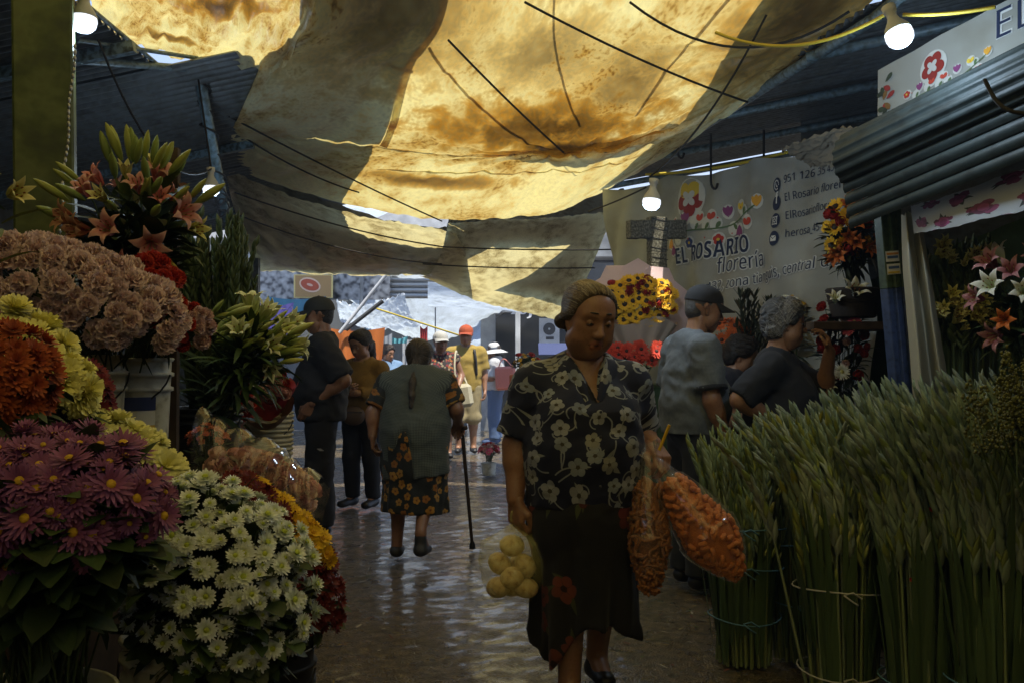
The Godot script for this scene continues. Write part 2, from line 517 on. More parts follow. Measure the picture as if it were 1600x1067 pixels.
	for q in [[Vector2(-0.02, -0.02), Vector2(1.02, -0.02), Vector2(1.02, 0.30), Vector2(0.32, 0.34)], [Vector2(-0.02, 0.0), Vector2(0.30, 0.3), Vector2(0.02, 0.68), Vector2(-0.02, 0.68)], [Vector2(0.78, 0.3), Vector2(1.02, 0.3), Vector2(1.02, 0.88), Vector2(0.42, 0.8)]]:
		add_shade_sheet(c, q, sunward * 0.2, spots.pop_front())  # unseen blockers added to put shade on parts of the cream sheet

	# ropes that carry the sheets
	for r in [[P(820, 0, 5.0), P(1170, 158, 5.8), 0.03, "dark rope slanting across the bright middle of the yellow tarpaulin"], [P(355, 180, 6.9), P(690, 345, 9.3), 0.02, "dark rope from the shaded left edge down to the far edge of the yellow tarpaulin"], [P(360, 200, 7.4), P(560, 300, 8.4), 0.05, "slack dark rope across the shaded corner of the yellow tarpaulin"], [P(700, 60, 5.4), P(905, 258, 7.0), 0.02, "dark rope running down to the brown stained belly of the tarpaulin"], [P(985, 0, 4.9), P(1330, 15, 4.8), 0.2, "curved dark rope under the right edge of the yellow tarpaulin"], [P(690, 385, 9.4), P(1010, 388, 9.0), 0.02, "upper dark rope under the cream tarpaulin"], [P(660, 412, 10.4), P(930, 418, 10.0), 0.02, "lower dark rope under the cream tarpaulin"], [P(365, 300, 8.3), P(690, 385, 9.4), 0.05, "upper dark rope sagging under the grey tarpaulin"], [P(370, 335, 8.6), P(690, 412, 10.2), 0.08, "lower dark rope sagging under the grey tarpaulin"], [P(920, 330, 8.6), P(1010, 292, 7.4), 0.01, "short dark rope tying the cream tarpaulin to the banner"]]:
		cord("rope", r[3], sag(r[0], r[1], r[2], 14), 0.007, M.rope_dark, "rope", "ropes under the tarpaulins")

func add_shade_sheet(s: Sheet, q: Array, off: Vector3, label: String) -> void:  # unseen sheet added to cast shade, its shape copied from the tarpaulin below
	var b := MB.new()
	b.grid(36, 24, func(u, v):
		var a: Vector2 = (q[0] as Vector2).lerp(q[1], u).lerp((q[3] as Vector2).lerp(q[2], u), v)
		return s.at(a.x, a.y) + off + Vector3.UP * 0.012 * sin(u * 60.0))
	tag(part("shade_sheet", b.mesh(), M.steel_dark, self), label, "shade_sheets")

func corrugated(a: Vector3, b: Vector3, c: Vector3, d: Vector3, waves: int, amp: float) -> ArrayMesh:     # ribs run from a-b to d-c
	var m := MB.new()
	var n := (b - a).cross(d - a).normalized()
	m.grid(waves * 6, 2, func(u, v):
		return a.lerp(b, u).lerp(d.lerp(c, u), v) + n * amp * sin(TAU * u * waves))
	return m.mesh()

func stalls() -> void:
	# left roof: ribs run across the sheet
	var roof := thing("corrugated_roof", "dark corrugated metal roof of the flower stall behind the green pillar", "roof", Vector3.ZERO)
	var zs := [8.5, 6.0, 3.4, 0.8, -1.6, -3.8, -5.75, -8.4, -11.0]
	for k in 8:
		var z0: float = zs[k] + 0.05; var z1: float = zs[k + 1]
		var x: float = -2.05 if k < 6 else -1.5
		var y := 3.02 + (x + 2.05) * 0.2 - k * 0.01
		part("roof_sheet", corrugated(Vector3(x, y, z0), Vector3(x, y, z1), Vector3(-5.2, 2.35 - k * 0.01, z1), Vector3(-5.2, 2.35 - k * 0.01, z0), 26, 0.016), M.steel_dark, roof)
	var bm := MB.new()
	bm.rod(Vector3(-2.02, 3.0, 1.2), Vector3(-2.06, 2.96, -11.4), 0.012, 6)
	part("eave_pipe", bm.mesh(), M.pipe_blue, roof)
	for z in [-2.6, -5.2, -7.6, -10.0]:
		bm = MB.new()
		bm.box(Transform3D(Basis(Vector3.BACK, 0.203), Vector3(-3.55, 2.60, z)), Vector3(3.2, 0.06, 0.05))
		part("rafter", bm.mesh(), M.pipe_blue, roof)
	bm = MB.new()
	bm.box(Transform3D(Basis.IDENTITY, Vector3(-4.2, 1.3, -1.5)), Vector3(0.1, 2.62, 19.0))
	tag(part("stall_wall", bm.mesh(), tri_mat(mat(lin(0.09, 0.10, 0.095), 0.8), noise_tex(0.01, 31, [[0.0, Color(0.45, 0.42, 0.4)], [0.5, Color(0.9, 0.9, 0.9)], [1.0, Color(1, 1, 1)]]), 0.5), self), "grimy grey back wall of the stall behind the lilies", "wall")
	bm = MB.new()
	bm.box(Transform3D(Basis.IDENTITY, Vector3(-3.85, 1.2, -11.2)), Vector3(2.0, 2.4, 0.1))
	tag(part("stall_wall", bm.mesh(), M.steel_dark, self), "dark end wall of the stall behind the dark gladiolus spears", "wall")

	# green pillar
	var pil := thing("pillar", "tall green painted steel pillar with grey drips beside the lilies", "pillar", Vector3(-1.7, 0, -3.62))
	bm = MB.new()
	bm.box(Transform3D(Basis(Vector3.FORWARD, -0.018) * Basis(Vector3.UP, 0.35), Vector3(0.0, 1.9, 0)), Vector3(0.2, 3.8, 0.16), 0.008)
	part("post", bm.mesh(), tri_mat(mat(lin(0.11, 0.135, 0.035), 0.55), noise_tex(0.01, 33, [[0.0, Color(0.3, 0.36, 0.3)], [0.35, Color(0.7, 0.75, 0.5)], [0.6, Color(1, 1, 1)], [1.0, Color(0.85, 0.8, 0.6)]]), 1.1), pil)
	for h in [2.98, 3.02]:
		bm = MB.new()
		var ring := PackedVector3Array()
		for k in 13:
			ring.append(Vector3(0.15 * cos(TAU * k / 12.0) + 0.03, h + 0.02 * sin(k * 1.3), 0.14 * sin(TAU * k / 12.0)))
		bm.tube(ring, PackedFloat32Array([0.006]), 5)
		part("wire_tie", bm.mesh(), M.rope_dark, pil)
	# beads of a chain down its edge
	var ch := thing("chain", "thin pale metal chain hanging down the edge of the green pillar", "chain", P(113, 70, 3.4))
	var lk := MB.new()
	lk.ball(Transform3D(Basis.from_scale(Vector3(0.006, 0.011, 0.006)), Vector3.ZERO), 6, 4)
	var lm := lk.mesh()
	var chm := mat(lin(0.4, 0.4, 0.38), 0.35, 0.8)
	for k in 36:
		part("link", lm, chm, ch, Transform3D(Basis(Vector3.UP, k * 1.57), Vector3(-0.0016 * k + 0.004 * sin(k * 0.5), -0.0205 * k, 0)))

	# leaning pipe with wires wound round it
	var pp := thing("leaning_pole", "leaning pale blue pipe wound with wires between the roof and the yellow tarpaulin", "pole", P(372, 445, 7.6))
	var top := P(303, 86, 6.0) - pp.position
	var foot := Vector3(0.12, -pp.position.y, 0.1)
	bm = MB.new()
	bm.tube(curve([foot, Vector3.ZERO, top * 0.5, top], 12), PackedFloat32Array([0.035]), 10)
	part("pipe", bm.mesh(), M.pipe_blue, pp)
	var sp := PackedVector3Array()
	for k in 100:
		var s := k / 99.0
		sp.append(top * s + Vector3(cos(k * 0.72), 0, sin(k * 0.72)) * (0.045 + 0.012 * sin(k * 0.37)))
	bm = MB.new()
	bm.tube(sp, PackedFloat32Array([0.008]), 5)
	part("wire", bm.mesh(), M.rope_dark, pp)
	for k in 3:
		sp = PackedVector3Array()
		for j in 15:
			var s := j / 14.0
			sp.append(top * (0.38 + k * 0.05) + Vector3(0.05 * cos(s * TAU), -0.06 + 0.06 * sin(s * TAU), 0.05 * sin(s * 9.0)))
		bm = MB.new(); bm.tube(sp, PackedFloat32Array([0.007]), 5)
		part("wire_coil", bm.mesh(), M.rope_dark, pp)
	bm = MB.new()
	bm.rod(P(120, 92, 5.2), P(306, 106, 5.95), 0.022, 8)
	bm.rod(P(118, 60, 5.0), P(330, 92, 5.9), 0.012, 6)
	tag(part("roof_rail", bm.mesh(), M.pipe_blue, self), "thin blue rail between the green pillar and the leaning pipe", "rail")
	cord("cable", "loose black cable drooping from the rail to the lamp by the lilies", sag(P(150, 60, 4.8), P(330, 262, 6.0), 0.25), 0.006, M.rope_dark, "cable", "loose cables")

	# right roof
	var rr := thing("corrugated_roof", "dark corrugated metal roof over the stall with the printed banner", "roof", Vector3.ZERO)
	var e0 := Vector3(2.35, 3.02, 8.0); var e1 := Vector3(1.72, 2.96, -4.7); var e2 := Vector3(0.86, 2.93, -9.4)
	for k in 6:
		var s0 := k / 6.0; var s1 := (k + 1.06) / 6.0
		var a0 := e0.lerp(e1, s0 * 2) if s0 < 0.5 else e1.lerp(e2, s0 * 2 - 1)
		var a1 := e0.lerp(e1, s1 * 2) if s1 <= 0.5 else e1.lerp(e2, minf(s1 * 2 - 1, 1.05))
		var gap := Vector3(0, 0.014 * (k % 2), 0)
		part("roof_sheet", corrugated(a0 + gap, a1 + gap, a1 + gap + Vector3(3.4, 0.35, 1.9 if k > 2 else 0.6), a0 + gap + Vector3(3.4, 0.35, 1.9 if k > 2 else 0.6), 18, 0.018), M.steel_dark, rr)
	for k in 5:
		var s := 0.42 + k * 0.14
		var a := e0.lerp(e1, s * 2) if s < 0.5 else e1.lerp(e2, s * 2 - 1)
		bm = MB.new()
		bm.rod(a + Vector3(-0.05, -0.07, 0), a + Vector3(3.3, 0.26, 1.8), 0.028, 8)
		part("rafter", bm.mesh(), M.pipe_blue, rr)
	bm = MB.new()
	bm.rod(e0 + Vector3(0, -0.06, 0), e1 + Vector3(0, -0.06, 0), 0.03, 8)
	bm.rod(e1 + Vector3(0, -0.06, 0), e2 + Vector3(0, -0.06, 0), 0.03, 8)
	part("eave_pipe", bm.mesh(), M.pipe_blue, rr)
	bm = MB.new()
	bm.box(Transform3D(Basis.IDENTITY, Vector3(4.6, 1.6, 1.0)), Vector3(0.1, 3.4, 14.0))
	tag(part("stall_wall", bm.mesh(), M.steel_dark, self), "dark side wall at the back of the stall with the rose cloth", "wall")
	bm = MB.new()
	bm.box(Transform3D(Basis(Vector3.UP, -0.5), Vector3(3.35, 1.6, -6.75)), Vector3(2.7, 3.2, 0.08))
	tag(part("stall_wall", bm.mesh(), M.steel_dark, self), "dark back wall behind the green cloth of the stall", "wall")
	bm = MB.new()
	bm.box(Transform3D(Basis.IDENTITY, Vector3(0.2, 1.7, 8.6)), Vector3(9.0, 3.4, 0.1))
	tag(part("stall_wall", bm.mesh(), M.steel_dark, self), "dark wall closing the other end of the covered aisle", "wall")

# ---------------------------------------------------------------- the street beyond
func street() -> void:
	var grey := tri_mat(mat(lin(0.40, 0.42, 0.43), 0.7), noise_tex(0.01, 91, [[0.0, Color(0.6, 0.6, 0.6)], [1.0, Color(1, 1, 1)]]), 0.4)
	var pale := tri_mat(mat(lin(0.66, 0.68, 0.69), 0.7), noise_tex(0.01, 92, [[0.0, Color(0.75, 0.75, 0.75)], [1.0, Color(1, 1, 1)]]), 0.4)
	var glass := mat(lin(0.012, 0.015, 0.017), 0.08)
	glass.metallic_specular = 0.5
	# white sheets across the street
	var rows := [
		[[P(520, 400, 15.5), P(600, 420, 15.5), P(700, 425, 15.5), P(812, 428, 15.5)], [P(535, 455, 17), P(610, 500, 16.8), P(690, 505, 16.8), P(800, 470, 17)], [P(560, 490, 19), P(640, 540, 18.6), P(720, 548, 18.6), P(795, 520, 19)]],
		[[P(525, 470, 13.6), P(560, 480, 13.6), P(600, 470, 13.8), P(632, 462, 14)], [P(528, 490, 13.8), P(560, 498, 13.9), P(600, 495, 14.0), P(640, 490, 14.2)], [P(532, 505, 14.2), P(570, 512, 14.3), P(605, 517, 14.3), P(660, 512, 14.5)]],
		[[P(668, 440, 14.0), P(720, 446, 14.0), P(770, 446, 14.0), P(830, 446, 14.0)], [P(668, 462, 14.1), P(720, 465, 14.1), P(770, 466, 14.1), P(830, 468, 14.1)], [P(668, 477, 14.3), P(720, 480, 14.3), P(770, 484, 14.3), P(830, 488, 14.3)]],
	]
	var names := ["white cloth canopy hanging in a deep curve across the far street", "grimy white awning gathered into folds above the clothes shop", "flat white awning edge above the far shop front"]
	for i in 3:
		var s := sheet(rows[i], 0.01, 0.10 if i < 2 else 0.01, 30 + i)
		tag(part("awning", sheet_mesh(s, 50, 30), M.tarp_white, self), names[i], "awning")
	var up := sheet([[Vector3(-5, 4.2, -13.6), Vector3(-3.2, 3.9, -13.6), Vector3(-1.9, 3.9, -13.4)], [Vector3(-5, 4.0, -17), Vector3(-3, 3.6, -17), Vector3(-1.9, 3.8, -17)]], 0.03, 0.05, 37)
	tag(part("awning", sheet_mesh(up, 20, 20), M.tarp_white, self), "white cloth stretched high over the far street", "awning")
	# far front with posts, dark glass and a shutter
	var sh := thing("glass_shop", "dark glass shop front with white letters at the end of the aisle", "shop", Vector3(0, 0, -17.5))
	var b := MB.new()
	b.box(Transform3D(Basis.IDENTITY, Vector3(2.2, 1.6, -0.2)), Vector3(5.2, 3.2, 0.1))
	part("window", b.mesh(), glass, sh)
	for x in [-0.42, 0.10, 2.4]:
		b = MB.new()
		b.box(Transform3D(Basis.IDENTITY, Vector3(x, 1.7, 0.0)), Vector3(0.26 if x < 0 else 0.09, 3.4, 0.2), 0.01)
		part("post", b.mesh(), grey if x < 0 else pale, sh)
	b = MB.new()
	for k in 12:
		b.box(Transform3D(Basis.IDENTITY, Vector3(-0.16, 2.1 + k * 0.09, 0.02)), Vector3(0.4, 0.08, 0.03), 0.01)
	part("shutter", b.mesh(), pale, sh)
	b = MB.new()
	b.box(Transform3D(Basis.IDENTITY, Vector3(2.2, 3.5, 0.1)), Vector3(5.3, 1.0, 0.5), 0.02)
	part("fascia", b.mesh(), grey, sh)
	b = MB.new()
	b.box(Transform3D(Basis.IDENTITY, Vector3(0.66, 1.72, -0.12)), Vector3(0.36, 0.5, 0.02))
	part("poster", b.mesh(), pale, sh)
	b = MB.new()
	b.lathe(Transform3D(Basis(Vector3.RIGHT, PI / 2), Vector3(0.66, 1.78, -0.105)), PackedVector2Array([Vector2(0.02, 0.0), Vector2(0.09, 0.002), Vector2(0.11, 0.0)]), 14)
	b.box(Transform3D(Basis.IDENTITY, Vector3(0.67, 1.62, -0.106)), Vector3(0.14, 0.05, 0.004))
	part("print", b.mesh(), M.black_plastic, sh)
	var letters := TextMesh.new()
	letters.text = "lejandro"; letters.font = font("Droid Serif", true); letters.font_size = 48; letters.pixel_size = 0.0066; letters.depth = 0.03
	part("letters", letters, mat(lin(0.75, 0.76, 0.78), 0.5), sh, Transform3D(Basis.IDENTITY, Vector3(0.66, 2.14, 0.03)))
	b = MB.new()
	b.box(Transform3D(Basis(Vector3.RIGHT, 0.5), Vector3(0.75, 1.42, 0.6)), Vector3(0.6, 0.02, 0.4))
	tag(part("awning", b.mesh(), mat(lin(0.03, 0.045, 0.13), 0.7), self, Transform3D(Basis.IDENTITY, Vector3(0, 0, -17.5))), "small blue market awning in front of the dark shop front", "awning")
	# left row of shops
	var lw := thing("clothes_shop", "cluttered clothes shop front behind the man in the black cap", "shop", Vector3(-2.6, 0, -15.5))
	b = MB.new()
	b.box(Transform3D(Basis.IDENTITY, Vector3(-1.3, 1.7, -2.2)), Vector3(6.2, 3.4, 0.1))
	part("wall", b.mesh(), mat(lin(0.12, 0.13, 0.14), 0.8), lw)
	b = MB.new()
	b.box(Transform3D(Basis.IDENTITY, Vector3(-1.3, 2.55, 0.0)), Vector3(4.0, 0.75, 0.06))
	part("foil_panel", b.mesh(), tri_mat(mat(lin(0.5, 0.52, 0.55), 0.3, 0.7), noise_tex(0.02, 94, [[0.0, Color(0.2, 0.2, 0.22)], [0.5, Color(0.8, 0.8, 0.8)], [1.0, Color(1, 1, 1)]], 512, false, 6, 2), 0.7), lw)
	b = MB.new()
	for k in 10:
		b.lathe(Transform3D(Basis(Vector3.BACK, PI / 2), Vector3(0.85, 2.25 + k * 0.085, -0.2)), PackedVector2Array([Vector2(0.045, -0.55), Vector2(0.045, 0.55)]), 8)
	part("shutter", b.mesh(), mat(lin(0.35, 0.37, 0.39), 0.35, 0.6), lw)
	b = MB.new()
	b.rod(Vector3(0.26, 0, 0), Vector3(0.26, 3.2, 0), 0.04, 8)
	part("post", b.mesh(), grey, lw)
	# picture of cut fruit and meat
	var sg := thing("poster", "framed food poster with a red cut of meat above the clothes", "poster", P(489, 447, 15.3))
	b = MB.new()
	b.box(Transform3D.IDENTITY, Vector3(0.60, 0.36, 0.02))
	part("frame", b.mesh(), mat(lin(0.75, 0.62, 0.25), 0.6), sg)
	b = MB.new()
	b.box(Transform3D(Basis.IDENTITY, Vector3(0, 0, 0.012)), Vector3(0.55, 0.33, 0.01))
	part("print", b.mesh(), mat(lin(0.42, 0.26, 0.10), 0.6), sg)
	for q in [[0.17, 0.11, lin(0.75, 0.55, 0.42), 0.020], [0.145, 0.085, lin(0.48, 0.09, 0.04), 0.0225], [0.05, 0.02, lin(0.7, 0.45, 0.35), 0.0245]]:
		b = MB.new()
		b.lathe(Transform3D(Basis(Vector3.BACK, -0.3) * Basis(Vector3.RIGHT, PI / 2) * Basis.from_scale(Vector3(q[0], 1, q[1])), Vector3(-0.05, 0.02, q[3])), PackedVector2Array([Vector2(0.001, 0.001), Vector2(0.8, 0.001), Vector2(1, 0)]), 18)
		part("meat_print", b.mesh(), mat(q[2], 0.6), sg)
	# hanging cloths
	var cl := [[462, 478, 15, 0.9, 0.30, lin(0.07, 0.22, 0.33), "blue cloth draped under the foil panel"], [555, 540, 13.5, 0.8, 0.5, lin(0.55, 0.16, 0.03), "orange cloth hung at the clothes shop"], [430, 500, 14, 0.5, 0.5, lin(0.08, 0.07, 0.28), "purple garment hung at the clothes shop"], [578, 520, 15.5, 0.28, 0.35, lin(0.12, 0.2, 0.3), "short blue garment hung at the clothes shop"], [600, 545, 15.6, 0.25, 0.5, lin(0.3, 0.33, 0.36), "grey garment hung at the clothes shop"], [622, 530, 15.7, 0.3, 0.12, lin(0.10, 0.33, 0.38), "rolled turquoise cloth at the clothes shop"], [640, 560, 15.8, 0.25, 0.7, lin(0.4, 0.42, 0.45), "long pale garment hung at the clothes shop"], [662, 548, 15.8, 0.12, 0.8, lin(0.4, 0.03, 0.03), "narrow red garment hung at the clothes shop"], [652, 575, 15.9, 0.12, 0.8, lin(0.04, 0.05, 0.06), "narrow black garment hung at the clothes shop"], [590, 575, 15.9, 0.35, 0.5, lin(0.45, 0.14, 0.04), "orange red garment hung at the clothes shop"], [520, 530, 14.5, 0.5, 0.3, lin(0.6, 0.2, 0.05), "small orange awning at the clothes shop"]]
	for k in cl:
		var at := P(k[0], k[1], k[2])
		b = MB.new()
		b.grid(22, 8, func(u, v): return Vector3((u - 0.5) * k[3] * (1.0 - 0.12 * v), (0.5 - v) * k[4] - 0.05 * sin(PI * u) * (1 - v), 0.03 * sin(u * 24.0 + v) * (0.4 + v)))
		tag(part("hanging_cloth", b.mesh(), mat(k[5], 0.9), self, Transform3D(Basis.IDENTITY, at)), k[6], "cloth")
	# building behind all
	var bd := thing("building", "pale building closing the far end of the street", "building", Vector3(0, 0, -27))
	b = MB.new()
	b.box(Transform3D(Basis.IDENTITY, Vector3(0, 2.6, 0)), Vector3(30, 5.2, 1))
	part("wall", b.mesh(), pale, bd)
	for k in 6:
		b = MB.new()
		b.box(Transform3D(Basis.IDENTITY, Vector3(-7.5 + k * 2.6, 1.6, 0.51)), Vector3(1.6, 2.4, 0.06))
		part("window", b.mesh(), glass, bd)
	# white frame and tilted boards
	b = MB.new()
	b.rod(P(530, 520, 13.4), P(622, 405, 13.4), 0.025, 6)
	tag(part("awning_strut", b.mesh(), pale, self), "pale slanting strut of the far awning", "strut")
	b = MB.new()
	b.rod(P(540, 515, 13.2), P(598, 470, 13.2), 0.03, 6)
	tag(part("awning_strut", b.mesh(), mat(lin(0.05, 0.05, 0.05), 0.6), self), "short black slanting strut of the far awning", "strut")
	b = MB.new()
	b.rod(P(588, 482, 13.0), P(722, 525, 13.6), 0.012, 6)
	tag(part("awning_strut", b.mesh(), M.rope_yellow, self), "thin yellow rail under the far awning", "strut")
	b = MB.new()
	b.rod(P(680, 480, 14.2), P(680, 600, 14.2) * Vector3(1, 0, 1), 0.01, 6)
	tag(part("awning_strut", b.mesh(), grey, self), "thin upright grey pole of the flat white awning", "strut")

func font(named: String, bold := false) -> SystemFont:
	var f := SystemFont.new()
	f.font_names = PackedStringArray([named])
	f.font_weight = 700 if bold else 400
	return f

# ---------------------------------------------------------------- flowers
func petal(b: MB, base: Vector3, dir: Vector3, side: Vector3, l: float, w: float, droop: float, c0: Color, c1: Color, segs := 3, blunt := 0.35) -> void:
	var nrm := side.cross(dir).normalized()
	var q := base
	var d := dir
	var prev := -1
	for i in segs + 1:
		var s := float(i) / segs
		var ww := w * 0.5 * (0.35 + 0.65 * sin(PI * minf(s * 0.75 + 0.05, 0.5))) if s < 0.8 else w * 0.5 * blunt
		if i == segs: ww = w * 0.5 * blunt
		b.col = c0.lerp(c1, s)
		var k := b.p(q - side * ww + nrm * ww * 0.25); b.p(q + side * ww + nrm * ww * 0.25)
		if prev >= 0: b.quad(prev, prev + 1, k + 1, k)
		prev = k
		q += d * l / segs
		d = (d - nrm * droop / segs).normalized()
		nrm = side.cross(d).normalized()

func radial(layers: Array, cen: Array, segs := 3, blunt := 0.35) -> ArrayMesh:    # layers: [n, length, width, rise, droop, inner colour, tip colour, start radius, height]; cen: [radius, height, colour, squash]
	var b := MB.new()
	for L in layers:
		var off := rf(0, TAU)
		for k in L[0]:
			var g: float = off + TAU * k / L[0] + rf(-0.09, 0.09)
			var el: float = L[3] + rf(-0.12, 0.12)
			var out := Vector3(cos(g), 0, sin(g))
			var dir := out * cos(el) + Vector3.UP * sin(el)
			var t := rf(0.86, 1.1)
			petal(b, out * L[7] + Vector3.UP * L[8], dir, Vector3(sin(g), 0, -cos(g)), L[1] * rf(0.85, 1.08), L[2], L[4] + rf(-0.15, 0.15), L[5] * t, L[6] * t, segs, blunt)
	if cen.size():
		b.col = cen[2]
		b.ball(Transform3D(Basis.from_scale(Vector3(cen[0], cen[0] * cen[3], cen[0])), Vector3.UP * cen[1]), 9, 5)
	return b.mesh()

func carnation(c: Color, edge: Color) -> ArrayMesh:
	var b := MB.new()
	for L in 6:
		var n: int = [9, 9, 8, 7, 6, 4][L]
		var el: float = [-0.25, 0.1, 0.45, 0.8, 1.1, 1.4][L]
		for k in n:
			var g := TAU * k / n + L * 0.7 + rf(-0.2, 0.2)
			var out := Vector3(cos(g), 0, sin(g)); var side := Vector3(sin(g), 0, -cos(g))
			var e := el + rf(-0.15, 0.15)
			var dir := out * cos(e) + Vector3.UP * sin(e)
			var l := rf(0.026, 0.034)
			var t := rf(0.8, 1.12)
			b.col = c * t * 0.85
			var base := Vector3(0, 0.006, 0)
			var k0 := b.p(base - side * 0.003); b.p(base + side * 0.003)
			b.col = c * t
			var mid := base + dir * l * 0.62
			var m0 := b.p(mid - side * 0.012); b.p(mid + dir.cross(side) * rf(-0.004, 0.004)); b.p(mid + side * 0.012)
			b.tri(k0, k0 + 1, m0 + 1); b.tri(k0, m0 + 1, m0); b.tri(k0 + 1, m0 + 2, m0 + 1)
			b.col = edge * t
			var first := b.v.size()
			for j in 6:
				var s := j / 5.0 - 0.5
				b.p(base + dir * l * (1.0 + (0.1 if j % 2 else -0.08) - absf(s) * 0.2) + side * s * 0.036 + dir.cross(side) * (rf(-0.006, 0.006) + (0.004 if j % 2 else -0.004)))
			for j in 5:
				var a := m0 if j < 2 else (m0 + 1 if j == 2 else m0 + 2)
				b.tri(a, first + j + 1, first + j)
			b.tri(m0, m0 + 1, first + 2); b.tri(m0 + 1, m0 + 2, first + 3)
	b.col = Color(0.05, 0.09, 0.03)
	b.lathe(Transform3D.IDENTITY, PackedVector2Array([Vector2(0.003, -0.03), Vector2(0.008, -0.02), Vector2(0.009, 0.0), Vector2(0.012, 0.008)]), 7)
	return b.mesh()

func lily(c0: Color, c1: Color, l: float, open: float, curl: float) -> ArrayMesh:
	var b := MB.new()
	for k in 6:
		var g := TAU * k / 6.0
		var out := Vector3(cos(g), 0, sin(g)); var side := Vector3(sin(g), 0, -cos(g))
		var w := l * (0.34 if k % 2 else 0.26)
		var q := Vector3.UP * 0.002
		var prev := -1
		for i in 8:
			var s := i / 7.0
			var a := lerpf(1.35, open, pow(s, 1.3)) - curl * maxf(0.0, s - 0.55) * 2.2
			var d := out * cos(a) + Vector3.UP * sin(a)
			var nrm := side.cross(d)
			var ww := w * 0.5 * sin(PI * clampf(0.1 + s * 0.9, 0, 1)) + 0.0008
			b.col = c0.lerp(c1, smoothstep(0.0, 0.8, s)) * 1.06
			var kk := b.p(q - side * ww + nrm * ww * 0.35)
			b.col = c0.lerp(c1, smoothstep(0.2, 1.0, s) * 0.75)
			b.p(q); b.col = c0.lerp(c1, smoothstep(0.0, 0.8, s)) * 1.06
			b.p(q + side * ww + nrm * ww * 0.35)
			if prev >= 0:
				b.quad(prev, prev + 1, kk + 1, kk); b.quad(prev + 1, prev + 2, kk + 2, kk + 1)
			prev = kk
			q += d * l / 7.0
	for k in 6:
		var g := TAU * (k + 0.5) / 6.0
		b.col = Color(0.35, 0.4, 0.15)
		var e := Vector3(cos(g) * l * 0.16, l * 0.62, sin(g) * l * 0.16)
		b.rod(Vector3.ZERO, e, 0.0012, 3)
		b.col = Color(0.22, 0.07, 0.02)
		b.ball(Transform3D(Basis.from_scale(Vector3(0.003, 0.007, 0.003)), e), 5, 3)
	return b.mesh()

func bud(c0: Color, c1: Color, l: float, r: float) -> ArrayMesh:
	var b := MB.new()
	var pr := [[0.25, 0.0], [0.75, 0.18], [1.0, 0.45], [0.85, 0.72], [0.4, 0.92], [0.05, 1.0]]
	var first := -1
	for q in pr:
		b.col = c0.lerp(c1, q[1])
		var k := b.v.size()
		for j in 6:
			var g := TAU * j / 6.0
			b.p(Vector3(cos(g) * r * q[0], q[1] * l, -sin(g) * r * q[0]))
		if first >= 0:
			for j in 6: b.quad(first + j, first + (j + 1) % 6, k + (j + 1) % 6, k + j)
		first = k
	return b.mesh()

func rose(c: Color) -> ArrayMesh:
	var b := MB.new()
	for L in 5:
		var n: int = [3, 4, 5, 5, 6][L]
		var r: float = [0.004, 0.008, 0.013, 0.018, 0.023][L]
		for k in n:
			var g := TAU * k / n + L * 0.9
			var el: float = [1.5, 1.4, 1.25, 1.05, 0.6][L]
			var out := Vector3(cos(g), 0, sin(g)); var side := Vector3(sin(g), 0, -cos(g))
			petal(b, out * r * 0.6 + Vector3.UP * (0.012 - L * 0.002), out * cos(el) + Vector3.UP * sin(el), side, 0.03 + L * 0.001, 0.014 + r * 1.1, 0.5 + L * 0.2, c * rf(0.65, 0.85), c * rf(0.95, 1.15), 3, 0.7)
	return b.mesh()

